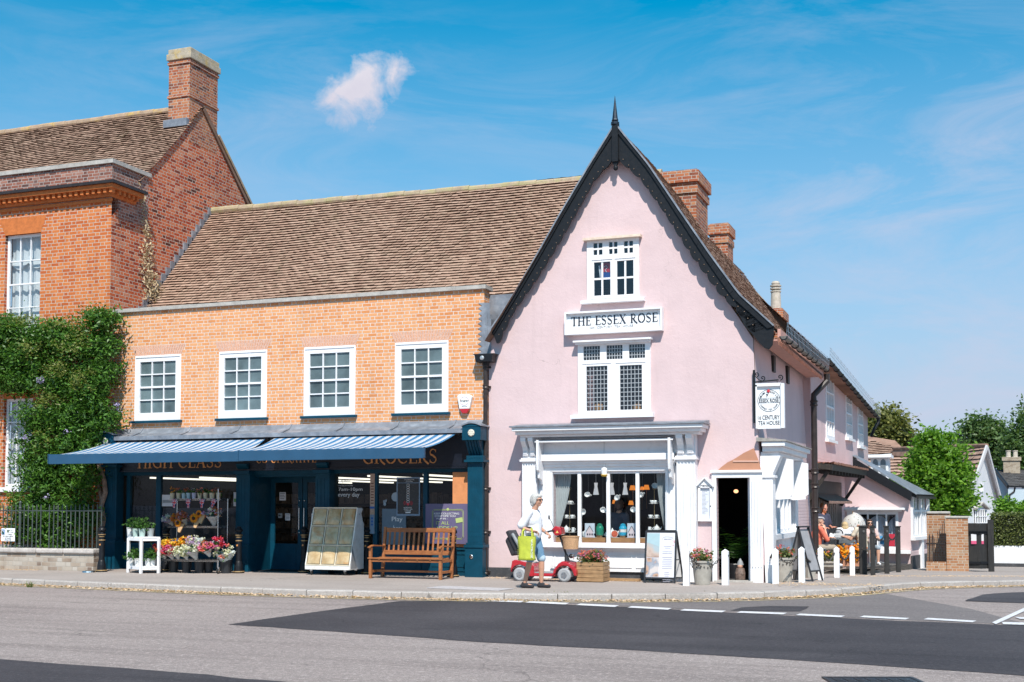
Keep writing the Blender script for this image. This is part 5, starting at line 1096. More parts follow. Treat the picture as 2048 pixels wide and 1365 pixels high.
b = MB(); x0, x1 = PA1, hSh[0]; b.box(x0, -.10, 0, x1, 0, zh); b.box(x0+.10, -.15, .6, x0+.16, -.10, zh); b.box(x0+.20, -.13, .6, x0+.24, -.10, zh); part('jamb', b, bevel=.003); b = MB(); b.box(hSh[2], -.10, 0, PB0, 0, zh); b.box(hSh[2]+.03, -.13, .6, hSh[2]+.07, -.10, zh); part('jamb', b, bevel=.003)
b = MB(); zs = hSh[1]; b.box(hSh[0]-.28, -.24, zs-.10, hSh[2]+.12, 0, zs-.01); b.box(hSh[0]-.22, -.14, zs-.16, hSh[2]+.08, 0, zs-.10); b.box(hSh[0], -.09, .16, hSh[2], -.0, zs-.16)
n = 4
for i in range(n):
 a0 = hSh[0]+.04+(hSh[2]-hSh[0]-.08)*i/n; a1 = hSh[0]+.04+(hSh[2]-hSh[0]-.08)*(i+1)/n-.08; b.box(a0, -.105, .24, a1, -.091, .26); b.box(a0, -.105, zs-.25, a1, -.091, zs-.23); b.box(a0, -.105, .26, a0+.02, -.091, zs-.25); b.box(a1-.02, -.105, .26, a1, -.091, zs-.25)
part('stall_riser', b, bevel=.003)
b = MB()
for px in (1160.5, 1218, 1276.5): u = at(px, 1010).x; b.box(u-.035, -.07, zs-.01, u+.035, .0, zh)
b.box(hSh[0], -.05, zh-.05, hSh[2], .0, zh); part('mullion', b)
wg = pane(hSh[0], hSh[1], hSh[2], hSh[3], -.02, sf, G_clear)
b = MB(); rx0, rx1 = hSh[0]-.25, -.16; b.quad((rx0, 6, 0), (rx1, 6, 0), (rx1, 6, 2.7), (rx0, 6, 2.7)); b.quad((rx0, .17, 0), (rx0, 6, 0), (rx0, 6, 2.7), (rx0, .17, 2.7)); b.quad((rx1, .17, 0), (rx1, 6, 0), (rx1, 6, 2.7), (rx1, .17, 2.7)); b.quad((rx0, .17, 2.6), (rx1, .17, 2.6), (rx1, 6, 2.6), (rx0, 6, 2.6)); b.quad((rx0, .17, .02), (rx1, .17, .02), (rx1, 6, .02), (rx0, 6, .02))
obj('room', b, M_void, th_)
M_shelf = woodmat('oak_board', (.30, .14, .055), (.44, .24, .10)); b = MB(); b.box(hSh[0]-.1, .13, zs-.04, hSh[2]+.1, .75, zs+.005); b.box(hSh[0]-.1, .40, zs+.04, hSh[2]+.1, .44, zs+.20) if False else b.box(hSh[0]-.1, .13, zs+.005, hSh[2]+.1, .16, zs+.10); ds = obj('display_shelf', b, M_shelf, th_)
ZD = zs+.10
b = MB(); b.box(hSh[0]-.1, .165, zs+.005, hSh[2]+.1, .72, ZD-.006); obj('display_riser', b, M_white2, th_)
# --- doorway
b = MB(); fw = at(1425,1050).x; b.box(fw, -.05, 0, hDo[0], 0, hDo[3]+.14); b.box(hDo[0], -.05, hDo[3], hDo[2], 0, hDo[3]+.14); b.box(hDo[2], -.05, 0, at(1528,1050).x-.02, 0, hDo[3]+.14); b.box(fw-.02, -.09, hDo[3]+.10, at(1528,1050).x, -.05, hDo[3]+.15)
x0 = hDo[2]+.04; x1 = at(1525,1050).x
for k in range(4): u = x0+(x1-x0-.03)*k/3; b.box(u, -.075, .3, u+.022, -.05, hDo[3]-.05)
b.box(hDo[2], -.07, 0, x1, -.05, .26); obj('door_frame', b, M_white, th_, bevel=.003)
dl = MB(); xd = hDo[2]-.03; dl.box(xd-.045, .18, .03, xd, .95, .30); dl.box(xd-.045, .18, .30, xd, .26, 2.06); dl.box(xd-.045, .87, .30, xd, .95, 2.06); dl.box(xd-.045, .26, 1.96, xd, .87, 2.06)
for z in (.85, 1.35): dl.box(xd-.04, .26, z, xd-.005, .87, z+.03)
dr = obj('door', dl, M_white, th_); b = MB(); b.quad((xd-.02, .26, .3), (xd-.02, .87, .3), (xd-.02, .87, 1.96), (xd-.02, .26, 1.96)); obj('pane', b, mat('pale_pane', (.30, .34, .33), .2, var=.05), dr)
b = MB(); b.box(hDo[0]-.05, -.12, -.03, hDo[2]+.05, .2, .03); obj('doorstep', b, M_stone, th_)
M_terra = mat('terracotta_and_wall_shadow', (.46, .215, .13), .75, var=.06, scale=4)  # shadow tone for the board over the door, plain terracotta on the troughs
hp = [at(*p, -.045) for p in ((1429,947),(1523,947),(1518,925),(1507,897),(1488,906),(1466,920),(1455,925),(1442,935))]  # outline of the cast shadow above the door, built as an added board
b = MB(); b.prism(hp, (0, .04, 0)); r = thing('door_shadow_board', 'added terracotta board shaped as the cast shadow above the open tea house door', 'board', hp[0]); obj('board', b, M_terra, r)
b = MB(); b.beam(at(1466,923,-.05), at(1517,923,-.05), .02, .03); obj('shadow_gap_strip', b, mat('shadow_gap_tone', (.60, .36, .28), .75, var=.05), r)  # pale strip painted as the lit gap within that shadow
x0, x1 = at(1396,1000,-.08).x, at(1424,1000,-.08).x; z0 = at(1410,1043,-.08).z; z1 = at(1410,972,-.08).z; zp = at(1410,958,-.08).z; cx = (x0+x1)/2
r = thing('menu_case', 'white glazed menu case with pointed top on the wall left of the tea house door', 'menu case', (cx, 0, z0))
b = MB(); b.box(x0, -.08, z0, x0+.045, 0, z1-.02); b.box(x1-.045, -.08, z0, x1, 0, z1-.02); b.box(x0+.045, -.08, z0, x1-.045, 0, z0+.045); b.prism([(x0-.01, -.08, z1-.04), (x1+.01, -.08, z1-.04), (x1+.01, -.08, z1), (cx, -.08, zp), (x0-.01, -.08, z1)], (0, .08, 0)); b.beam((x0-.04, -.06, z1-.02), (cx, -.06, zp+.02), .14, .02); b.beam((cx, -.06, zp+.02), (x1+.04, -.06, z1-.02), .14, .02); obj('case', b, M_white, r)
b = MB(); b.box(x0+.045, -.035, z0+.045, x1-.045, -.01, z1-.04); pg = obj('menu_sheet', b, mat('menu_paper', (.62, .64, .70), .6, var=.04), r)
b = MB()
for k in range(19):
 zz = z1-.09-k*.026; w_ = R.uniform(.35, .95); b.box(x0+.07, -.0375, zz, x0+.07+(x1-x0-.14)*w_, -.0355, zz+.006)
obj('print', b, mat('grey_print', (.25, .25, .28), .6, var=0), pg); text('lettering', 'MENU', M_ink, r, (cx, -.084, z1-.0), .17, .035)
b = MB(); b.ell((x1-.03, -.085, (z0+z1)/2-.05), .012, .012, .012, 8, 6); obj('knob', b, M_black, r)
# --- hanging sign
ys = -.06; x0, x1 = at(1512,810,ys).x, at(1563,810,ys).x; z0 = at(1540,856,ys).z; z1 = at(1540,771,ys).z; cx = (x0+x1)/2
r = thing('hanging_sign', 'white square hanging sign on a black scroll bracket at the corner of the tea house', 'sign', (cx, ys, z1))
b = MB(); b.box(x0+.02, ys, z0+.02, x1, ys+.03, z1-.02); obj('panel', b, M_white2, r)
b = MB(); b.box(x0, ys-.05, z0-.01, x0+.03, ys+.06, z1+.01); b.box(x1-.01, ys-.05, z0-.01, x1+.06, ys+.06, z1+.03); b.box(x0, ys-.05, z1-.02, x1, ys+.06, z1+.04); b.box(x0, ys-.03, z0-.02, x1, ys+.04, z0+.02); obj('frame', b, M_white, r)
W_ = x1-x0; HH = z1-z0; pc = Vector((cx+.005, ys-.004, z0+HH*.64))
b = MB()
for rr_, tt in ((.215, .004),): b.tube([(pc.x+rr_*math.cos(k*PI/18), pc.y, pc.z+rr_*math.sin(k*PI/18)) for k in range(37)], tt, 5)
for dz in (-.045, .05): b.box(pc.x-.205, pc.y-.001, pc.z+dz, pc.x+.205, pc.y+.002, pc.z+dz+.003)
obj('roundel', b, M_ink, r)
text('lettering', 'ESSEX ROSE', M_ink, r, (pc.x, pc.y-.003, pc.z+.002), .38, .068)
def arctext(s, rad_, a0, a1, h, flip=False):
 for i, ch in enumerate(s):
  if ch == ' ': continue
  a_ = rad(a0+(a1-a0)*i/(len(s)-1)); c = (pc.x+rad_*math.cos(a_), pc.y-.003, pc.z+rad_*math.sin(a_)); key = (ch, 1.)
  o = text('lettering', ch, M_ink, r, (0, 0, 0), h*.62, h, ext=.002); o.data.transform(Matrix.Translation(Vector(c)-Vector((0, 0, 0))) @ Matrix.Rotation(-(a_-PI/2) if not flip else -(a_+PI/2), 4, 'Y') @ Matrix.Translation(o.parent.location)); o.data.transform(Matrix.Translation(-r.location))
arctext('WILKIN &', .175, 160, 102, .032); arctext('SONS LTD', .175, 78, 20, .032); arctext('COFFEE TEA ROOM', .175, 207, 333, .030, True)
b = MB(); b.ell((pc.x-.005, pc.y-.004, pc.z+.19), .03, .006, .035, 10, 6); obj('rose', b, M_redp, r); b = MB(); b.tube([(pc.x-.005, pc.y-.004, pc.z+.16), (pc.x-.02, pc.y-.004, pc.z+.11), (pc.x-.045, pc.y-.004, pc.z+.08)], .006, 5); b.ell((pc.x-.04, pc.y-.004, pc.z+.12), .018, .004, .010, 8, 4); obj('stem', b, M_ink, r)
text('lettering', '16 CENTURY', M_ink, r, (cx, ys-.006, z0+HH*.245), W_*.84, .085); text('lettering', 'TEA HOUSE', M_ink, r, (cx, ys-.006, z0+HH*.115), W_*.84, .082)
b = MB(); xb = at(1508,750,ys).x; zb_ = at(1530,762,ys).z
b.box(xb-.02, ys-.02, z0+.1, xb+.02, ys+.04, zb_+.22); b.tube([(xb, ys, zb_-.02), (x1-.05, ys, zb_+.01)], .014, 8)
def scroll(c, r0, a0, turns, s=1): return [(c[0]+s*r0*(1-k/26)*math.cos(a0+2*PI*turns*k/24), ys, c[1]+r0*(1-k/26)*math.sin(a0+2*PI*turns*k/24)) for k in range(25)]
b.tube(scroll((xb+.05, zb_+.13), .05, -PI/2, 1.2), .010, 6); b.tube([(xb+.02, ys, zb_+.1), (xb+.10, ys, zb_+.02), (xb+.16, ys, zb_+.0)], .010, 6); b.tube(scroll((xb+.17, zb_+.055), .05, -PI/2, 1.2), .010, 6); b.tube(scroll((x1-.02, zb_+.06), .06, -PI/2, 1.2), .011, 6)
for u in (x0+.1, x1-.08): b.tube([(u, ys, zb_-.01), (u, ys, z1+.03)], .007, 5)
obj('bracket', b, M_black, r)
# --- side shopfront on the corner
s2 = obj('side_shopfront', MB().box(-.02, 1, .5, .0, 1.02, .52), M_white, th_)
def p2(name, b, m=M_white, **k): return obj(name, b, m, s2, **k)
b = MB(); b.box(-.05, -.10, 2.66, .40, 3.85, 2.76); b.box(-.05, -.02, 2.56, .34, 3.75, 2.66); b.box(-.1, 0.06, 2.48, .26, 3.68, 2.56); p2('cornice', b, bevel=.012)
b = MB(); b.prism([(-.15, -.13, 2.76), (.43, -.13, 2.76), (.43, -.13, 2.78), (-.15, -.13, 2.84)], (0, 4.05, 0)); p2('cornice_lead', b, mat('lichen_lead', (.34, .31, .28), .8, var=.3, bump=.4))
for (y0, y1) in ((.03, .38), (3.35, 3.7)):
 b = MB(); b.box(-.1, y0, 0, .14, y1, 2.48);
 for k in range(3): u = .015+.045*k; b.box(u, y0-.012, .4, u+.02, y0, 2.0)
 b.box(-.05, y0-.03, -.1, .18, y1+.03, .35); b.box(-.1, y0-.03, 2.05, .18, y1+.03, 2.10); b.prism([(.14, y0-.005, 2.12), (.22, y0-.005, 2.3), (.30, y0-.005, 2.48), (.0, y0-.005, 2.48), (.0, y0-.005, 2.12)], (0, y1-y0+.01, 0)); p2('pilaster', b, bevel=.004)
for yc in (.62, 2.95):
 b = MB(); P = [(.0, yc, 2.50), (.46, yc, 2.42) , (.46, yc, 1.75), (.40, yc, 1.70), (.40, yc, 1.64), (.14, yc, 1.62), (.0, yc, 1.66)]; b.prism(P, (0, .05, 0)); p2('awning_cheek', b)
b = MB()
for k, y in enumerate((.9, 1.4, 2.0, 2.55, 3.0)): b.box(-.06, y, .95, .07, y+.09, 2.45)
b.box(-.06, .38, 2.28, .10, 3.35, 2.36); b.box(-.06, .38, 2.36, .02, 3.35, 2.5); b.box(-.06, .38, .82, .14, 3.35, .93); b.box(-.05, .38, .0, .03, 3.35, .82); b.box(-.03, .9, .93, .05, 3.1, 1.02); p2('window_frame', b, bevel=.003)
b = MB(); b.quad((.0, .4, .93), (.0, 3.3, .93), (.0, 3.3, 2.28), (.0, .4, 2.28)); p2('pane', b, G_dark)
b = MB(); b.quad((-.12, .4, .93), (-.12, 3.3, .93), (-.12, 3.3, 2.28), (-.12, .4, 2.28)); p2('curtain', b, M_curt)
b = MB(); b.box(.06, 2.0, 2.06, .20, 2.18, 2.14); b.box(.05, 2.02, 2.14, .16, 2.16, 2.4); lp = p2('lantern', b, M_white);
b = MB(); b.box(.062, 1.995, 2.065, .198, 2.0, 2.115); obj('yellow_lens', b, mat('yellow_plastic', (.75, .45, .05), .4, var=0), lp)
# --- tiled jetty canopy, porch hood and old door at the recessed ground floor
M_dkw = woodmat('dark_old_oak', (.018, .014, .012), (.055, .042, .034), 2)
uA, uB = .35, uz(1700, 930)[0]
cz = uz(1640, 900)[1]; print('canopy', uA, uB, cz, uz(1700,930))
b = MB(); b.add([wing(uA, 2.60, 0), wing(uB, 2.60, 0), wing(uB, 2.55, -.50), wing(uA, 2.55, -.50), wing(uA, 2.50, .2), wing(uB, 2.50, .2), wing(uB, 2.40, -.48), wing(uA, 2.40, -.48)], [(4,5,6,7), (0,3,7,4), (1,5,6,2), (3,2,6,7)])
n = 12
for i in range(n): u = uA+(uB-uA)*(i+.5)/n; b.beam(wing(u, 2.36, -.46), wing(u, 2.42, .2), .07, .09)
for i in (0, 1): u = uA+.2+(uB-uA-.4)*i; b.beam(wing(u, 1.5, .25), wing(u, 2.38, -.35), .09, .09)
cp = obj('jetty_canopy', b, M_dkw, th_)
oo = Vector(wing(uA, 2.56, -.54)); upv = Vector((-.56, 0, .03)); tiles('canopy_tiles', cp, oo, WD, upv, (uB-uA), upv.length, mat('salmon_tiles', (.60, .27, .17), .85, var=.2, attr=True), .18, .14, .05, seed=15)
b = MB(); u0, u1_ = uz(1640,1050)[0], uz(1670,1050)[0]
mpd = lambda u, z, d: wing(u, z, d+.28)
b = pbox(mpd, .5, -.6, 6.9, 2.2, -.01, .02); obj('dark_timber_wall', b, M_dkw, th_)
b = MB()
for k in range(9): b = pbox(mpd, 2.6+k*.36, -.4, 2.6+k*.36+.28, 1.75, -.05, -.011, b)
dd = obj('old_plank_door', b, woodmat('grey_oak', (.06, .045, .038), (.16, .13, .11), 2), th_)
b = MB(); b.add([mpd(1.2, 1.85, 0), mpd(6, 1.85, 0), mpd(5.6, 1.62, -.5), mpd(1.5, 1.62, -.5), mpd(5.6, 1.56, -.5), mpd(1.5, 1.56, -.5)], [(0,3,2,1), (3,5,4,2), (0,1,4,5)]); obj('porch_hood', b, mat('old_tiles', (.30, .17, .13), .9, var=.3, scale=12), th_)
# == LEAN-TO TEA ROOM
YL = 15.; ex = thing('tea_room_extension', 'low pink lean to extension with black bargeboard and wide white window', 'extension', (1, YL, -.4))
def la(px, py, y=YL): return at(px, py, y)
xa, xb = la(1655,1000).x, la(1820,1000).x; zb0 = la(1700,915).z
tl, tr = la(1700,912), la(1822,985)
wn = (la(1694,1050).x, la(1740,1100).z, la(1797,1050).x, la(1740,1024).z)
b = MB(); wall(b, [(xa, -1), (xb, -1), (xb, tr.z-.12), (tl.x, tl.z-.08), (xa, tl.z-.08)], [(*wn, .15)], front(YL))
S0 = Vector((xb, YL, 0)); S1 = Vector((la(1856,1050,YL+2.6).x, YL+2.6, 0));
def sp(u, z, d): p = S0.lerp(S1, u); return (p.x-d*.98, p.y+d*.15, z)
wall(b, [(0, -1), (1, -1), (1, tr.z-.12), (0, tr.z-.12)], [(.08, .55, .92, 1.78, .1)], sp)
obj('wall', b, M_pink, ex)
b = MB(); b.box(xa, YL-.03, -1, xb+.02, YL, la(1760,1128).z); b = pbox(sp, -.01, -1, 1, -.02, -.04, .0, b); obj('plinth', b, M_tar, ex)
b = MB(); P0 = Vector((tl.x, YL-.25, tl.z)); P1 = Vector((tr.x+.05, YL-.25, tr.z-.02)); b.prism([P0, P0-Vector((0, 0, .34)), P1-Vector((.05, 0, .25)), P1], (0, .05, 0)); obj('bargeboard', b, M_black, ex)
bk = Vector((S1.x+.25, S1.y+.2, P1.z-.02)); al = Vector((0, 1, 0)); upv = P0-P1
P1b = P1+Vector((.12, 0, -.06)); upv = (P0+Vector((0, 0, .07))-P1b)
b = MB(); b.quad(P1b+Vector((0, 0, .02)), P1b+Vector((.42, 3.0, .02)), P0+Vector((.1, .7, .06)), P0+Vector((0, 0, .09)));  b.quad(P1b+Vector((0, 0, .02)), P1b, P0+Vector((0, 0, .05)), P0+Vector((0, 0, .09)))
obj('roof', b, M_lead, ex)
b = MB()
for i in range(9): s = (i+.5)/9; c = P1b+Vector((.42*s, 3*s, -.06)); b.beam(c+Vector((-.5, 0, .2)), c, .07, .09)
b.beam(P1b+Vector((.03, 0, -.08)), P1b+Vector((.45, 3, -.08)), .05, .07); obj('rafter_end', b, M_stainw, ex)
w = sash(ex, wn[0], wn[1], wn[2], wn[3], front(YL-.02), 5, 1, .08, .05, .08, meet=False, glassm=G_dark)
b = MB(); b.box(wn[0]-.25, YL-.28, wn[3]+.06, wn[2]+.2, YL, wn[3]+.13); obj('hood_moulding', b, M_white, w); b = MB(); b.box(wn[0]-.1, YL-.02, wn[3]+.003, wn[2]+.1, YL+.0, wn[3]+.06); b.box(wn[0]-.15, YL-.25, wn[1]-.10, wn[2]+.35, YL, wn[1]-.01); obj('sill', b, M_white, w)
b = MB(); nn = 60; V = []
for i in range(nn+1):   # white swagged net curtains
 u = i/nn; x = wn[0]+(wn[2]-wn[0])*u; y = YL+.25+.025*math.sin(u*70); zt_ = wn[3]-.12-.26*(1-abs(math.sin(u*PI*2.5))**.6); V += [(x, y, wn[1]), (x, y, zt_)]
b.add(V, [(2*i, 2*i+2, 2*i+3, 2*i+1) for i in range(nn)]); obj('net_curtain', b, mat('net_curtain', (.62, .64, .70), .8, var=.15, scale=20), w)
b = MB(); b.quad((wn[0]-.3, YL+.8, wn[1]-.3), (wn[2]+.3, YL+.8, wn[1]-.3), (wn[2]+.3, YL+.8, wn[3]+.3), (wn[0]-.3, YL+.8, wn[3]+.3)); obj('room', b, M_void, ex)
sw = pbox(sp, .0, .45, 1.0, .55, -.14, 0);
for u0, u1_ in ((0.02, .10), (.46, .54), (.9, .98)): pbox(sp, u0, .55, u1_, tr.z-.14, -.07, 0, sw)
for z in (.55, 1.30, 1.78): pbox(sp, .1, z, .9, z+.07, -.06, 0, sw)
for u in (.2, .32, .64, .76): pbox(sp, u, .6, u+.03, 1.3, -.05, 0, sw)
obj('side_window_frame', sw, M_white, ex); obj('pane', pbox(sp, .1, .6, .9, 1.78, .03, .035), mat('pale_glass', (.42, .45, .47), .3, var=.2, scale=6), ex)
b = MB(); pbox(sp, .12, 1.42, .30, 1.70, .02, .028, b); pbox(sp, .62, 1.42, .74, 1.70, .02, .028, b); obj('upper_light', b, mat('green_reflection_glass', (.05, .09, .05), .12, var=.3), ex)
pp_ = pbox(sp, .44, -1.0, .56, .45, -.10, 0); obj('white_post', pp_, M_white, ex)
# == FOLIAGE HELPERS
def leafmesh(name, P, S, mat_, parent=None, aspect=.5, up=.3, seed=0, droop=0., out=None):
 """P: (n,3) world points, S: sizes. One small folded leaf per point"""
 rg = np.random.default_rng(seed); n = len(P)
 d = rg.normal(size=(n, 3)); d[:, 2] = d[:, 2]*.6-droop; d /= np.linalg.norm(d, axis=1)[:, None]
 nn = rg.normal(size=(n, 3))+np.array([0, -.35, up*2]);
 if out is not None: nn += out*1.2
 w = np.cross(d, nn); w /= np.linalg.norm(w, axis=1)[:, None]+1e-9; S = S[:, None]
 nr = np.cross(w, d)
 a = P-d*S; m1 = P+w*S*aspect-nr*S*.12; c = P+d*S; m2 = P-w*S*aspect-nr*S*.12
 V = np.stack([a, m1, c, m2], 1).reshape(-1, 3)
 L = Vector((0, 0, 0))
 p = parent
 while p is not None: L = L+p.location; p = p.parent
 V = V-np.array(L)
 me = bpy.data.meshes.new(name); me.vertices.add(4*n); me.vertices.foreach_set('co', V.astype(np.float32).ravel())
 me.loops.add(4*n); me.loops.foreach_set('vertex_index', np.arange(4*n, dtype=np.int32)); me.polygons.add(n)
 me.polygons.foreach_set('loop_start', np.arange(0, 4*n, 4, dtype=np.int32)); me.polygons.foreach_set('loop_total', np.full(n, 4, dtype=np.int32))
 ca = me.color_attributes.new('tint', 'FLOAT_COLOR', 'CORNER'); t_ = np.repeat(np.clip(rg.normal(.45, .25, n), 0, 1), 4).astype(np.float32)
 ca.data.foreach_set('color', np.stack([t_, t_, t_, np.ones_like(t_)], 1).ravel()); me.update(); me.validate(); me.materials.append(mat_)
 o = bpy.data.objects.new(name, me); C.objects.link(o)
 if parent is not None: o.parent = parent
 return o
def cloud(blobs, n, seed=0, clump=.22, per=26, shell=.55):
 rg = np.random.default_rng(seed); wts = np.array([b[1][0]*b[1][1]+b[1][1]*b[1][2]+b[1][0]*b[1][2] for b in blobs]); wts /= wts.sum(); out = []; nc = max(1, n//per)
 bi = rg.choice(len(blobs), nc, p=wts)
 for i in bi:
  c, r = np.array(blobs[i][0]), np.array(blobs[i][1]); v = rg.normal(size=3); v /= np.linalg.norm(v); q = c+v*r*(shell+(1-shell)*rg.random())*(1+rg.normal()*.06)
  k = int(per*rg.uniform(.5, 1.5)); out.append(q+rg.normal(size=(k, 3))*clump*rg.uniform(.5, 1.3)*np.array([1, 1, .75]))
 return np.concatenate(out)
M_wis = leafmat('wisteria_leaf', (.014, .055, .010), (.13, .28, .035), .22)
M_wisY = leafmat('wisteria_young_leaf', (.12, .16, .03), (.32, .33, .10), .35)
M_bark = mat('bark', (.14, .10, .075), .9, var=.35, scale=9, bump=.5, bscale=25)
# ---- wisteria on the brick house
wr = thing('wisteria', 'big leafy green wisteria climbing the front of the orange brick house', 'climbing plant', (-16.8, -.5, 0))
def wb(px, py, rx, rz, y=-.55, ry=.42): p = at(px, py, y); return ((p.x, y, p.z), (rx, ry, rz))
bl = [wb(10,680,.9,.55), wb(70,690,.8,.6), wb(130,690,.8,.7), wb(185,670,.65,.65), wb(205,720,.5,.7), wb(120,760,.9,.6), wb(30,740,.9,.5), wb(190,780,.6,.6), wb(150,830,.8,.6), wb(205,830,.5,.5), wb(100,850,.55,.6), wb(160,890,.65,.6), wb(110,920,.7,.6), wb(90,960,.45,.55), wb(170,950,.45,.6), wb(130,1010,.7,.6), wb(80,1040,.6,.5), wb(170,1040,.4,.5), wb(120,1080,.8,.35), wb(215,640,.25,.2), wb(45,1060,.6,.45,-.7,.3), wb(-40,720,.9,.9), wb(70,830,.4,.5), wb(60,930,.35,.5), wb(55,1000,.5,.4), wb(62,880,.35,.6), wb(30,770,.6,.3), wb(10,650,.5,.25), wb(100,665,.6,.3), wb(200,632,.35,.22)]
P = cloud(bl, 52000, 1, .13, 30, .35); leafmesh('foliage', P, np.random.default_rng(2).uniform(.03, .075, len(P)), M_wis, wr, .38, .4, 3, .45)
P = cloud([wb(45,640,.35,.15,-.8), wb(85,660,.3,.12,-.85), wb(130,650,.3,.1,-.85), wb(60,700,.4,.2,-.9), wb(110,740,.4,.2,-.92), wb(100,800,.3,.2,-.9), wb(20,1010,.4,.3,-.8), wb(90,870,.25,.2,-.85), wb(150,690,.5,.3,-.92), wb(170,760,.4,.3,-.92), wb(75,900,.15,.2,-.9)], 2600, 5, .10, 16, .5); leafmesh('young_foliage', P, np.random.default_rng(4).uniform(.02, .05, len(P)), M_wisY, wr, .35, .4, 6, .4)
P = cloud([wb(92,990,.05,.1,-.95,.03), wb(82,760,.05,.09,-.98,.03), wb(235,812,.06,.12,-.5,.03), wb(152,698,.04,.08,-1,.03), wb(130,865,.06,.08,-.95,.03), wb(48,880,.05,.08,-.95,.03)], 420, 8, .04, 30, .3); leafmesh('blossom', P, np.full(len(P), .02), mat('lilac_blossom', (.42, .36, .55), .7, attr=True), wr, .7, .3, 9)
b = MB(); q = [at(*p, -.32) for p in ((196,1140),(199,1080),(203,1010),(211,985),(208,960),(198,930),(202,900),(190,860))]; b.tube(q, [.09,.075,.06,.06,.055,.06,.05,.04], 8)
q2 = [at(*p, -.28) for p in ((196,1100),(208,1040),(203,1000),(196,965),(202,935),(206,890))]; b.tube(q2, [.06,.05,.045,.04,.04,.03], 8); obj('stem', b, mat('pale_vine_bark', (.27, .19, .15), .9, var=.3, scale=10, bump=.5, bscale=30), wr)
# ---- low brick wall with iron railing and parking sign
xw0, xw1 = -24, at(187,1120,-1.25).x; zt = at(100,1098,-1.3).z; zb_ = at(100,1107,-1.3).z
r = thing('low_wall', 'low weathered brick wall with rounded stone coping in front of the wisteria', 'wall', (-18, -1.2, 0)); b = MB(); b.box(xw0, -1.25, -.05, xw1, -1.0, zb_); obj('wall', b, M_brickS, r)
b = MB(); x = xw0
while x < xw1-.1: l = R.uniform(.7, 1.5); b.box(x, -1.31, zb_, min(x+l-.008, xw1+.03), -.94, zt+R.uniform(-.01, .01)); x += l
obj('coping', b, mat('pale_coping', (.50, .45, .42), .85, var=.2, scale=6, bump=.4, dirt=((.25, .22, .2), 7, .5, .75, .6)), r, bevel=.03)
M_rail = mat('grey_green_iron', (.07, .085, .08), .5, metal=.3, var=.2)
r = thing('iron_railing', 'grey iron railing standing on the low brick wall under the wisteria', 'railing', (-18, -1.12, zt)); zr = at(100,1022,-1.12).z; zs_ = at(100,1009,-1.12).z
b = MB(); b.box(xw0, -1.135, zr-.012, at(206,1020,-1.12).x, -1.105, zr+.012); obj('rail', b, M_rail, r)
x = at(203,1050,-1.12).x
k = 0
while x > -21:
 if k != 13: b = MB(); b.tube([(x, -1.12, zt-.02), (x+R.uniform(-.004, .004), -1.12, zs_-.06), (x, -1.12, zs_)], [.015, .015, .004], 6); obj('bar', b, M_rail, r)
 x -= .124; k += 1
xp = at(40,1050,-1.12).x; b = MB(); b.tube([(xp, -1.12, zt), (xp, -1.12, zr+.16)], .03, 10)
for z in (zt+.04, zt+.10, zr-.06, zr+.06): b.lathe([(.03, -.02), (.045, 0), (.03, .02)], (xp, -1.12, z), 10)
b.ell((xp, -1.12, zr+.19), .032, .032, .045); obj('post', b, M_rail, r)
q = (at(2,1080,-1.17).x, at(16,1083,-1.17).z, at(29,1080,-1.17).x, at(16,1057,-1.17).z); x0, z0, x1, z1 = q
r = thing('parking_sign', 'small white parking sign with a blue P square on the iron railing', 'sign', ((x0+x1)/2, -1.16, z0)); b = MB(); b.box(x0, -1.165, z0, x1, -1.155, z1); obj('plate', b, M_white2, r, bevel=.003)
M_pb = mat('sign_blue', (.01, .16, .42), .4, var=0); b = MB(); b.box(x0+.02, -1.17, z1-.15, x0+.10, -1.166, z1-.03); pb = obj('blue_square', b, M_pb, r); text('lettering', 'P', M_wtxt, r, (x0+.06, -1.174, z1-.09), .045, .08)
for k, (s, cx_, w_) in enumerate((('8 Oct - 31', .62, .16), ('8 am - 6 pm', .66, .20), ('2 hours', .64, .13), ('No return within', .5, .30), ('2 hours', .5, .15), ('Oct-31', .5, .1))): text('lettering', s, M_ink, r, (x0+(x1-x0)*cx_, -1.17, z1-.045-.046*k), min(w_, (x1-x0)*.9), .024)
# ---- cast iron bollards
def bollard():
 r = thing('bollard', '', 'bollard'); b = MB(); b.lathe([(.13,0),(.13,.02),(.115,.05),(.10,.055),(.095,.16),(.078,.24),(.066,.27),(.062,.70),(.070,.72),(.062,.74),(.062,.80),(.080,.83),(.080,.86),(.060,.88),(.055,.90),(.085,.93),(.088,.96),(.07,.99),(.05,1.01),(.05,1.03),(.01,1.04)], n=16); obj('shaft', b, M_black, r, (0,0,0), smooth=False)
 for z, rr_ in ((.035, .134), (.72, .075), (.80, .066), (.845, .084)):
  b = MB(); b.lathe([(rr_-.012, -.012), (rr_, -.006), (rr_, .006), (rr_-.012, .012)], (0, 0, z), 16); obj('gold_ring', b, mat('gold_band', (.55, .36, .17), .4, metal=.5, var=.15), r, (0,0,0))
 b = MB(); b.lathe([(.02, 0), (.018, .008)], (0, -.064, .62), 10, (0, -1, 0)); b.box(-.018, -.073, .60, .018, -.066, .62); obj('crest', b, M_gold, r, (0,0,0)); return r
pr = bollard(); BL = [(199.5,1141,'black bollard with gold bands at the left end of the shop beside the railing wall'), (332,1143,'black gold banded bollard hidden behind the flower trolley'), (476,1145,'black gold banded bollard right of the bucket of wrapped flowers'), (608,1149,'black gold banded bollard at the left side of the clear fronted cabinet'), (738,1151,'black gold banded bollard between the cabinet and the bench'), (906,1157.5,'black gold banded bollard at the right end of the wooden bench')]
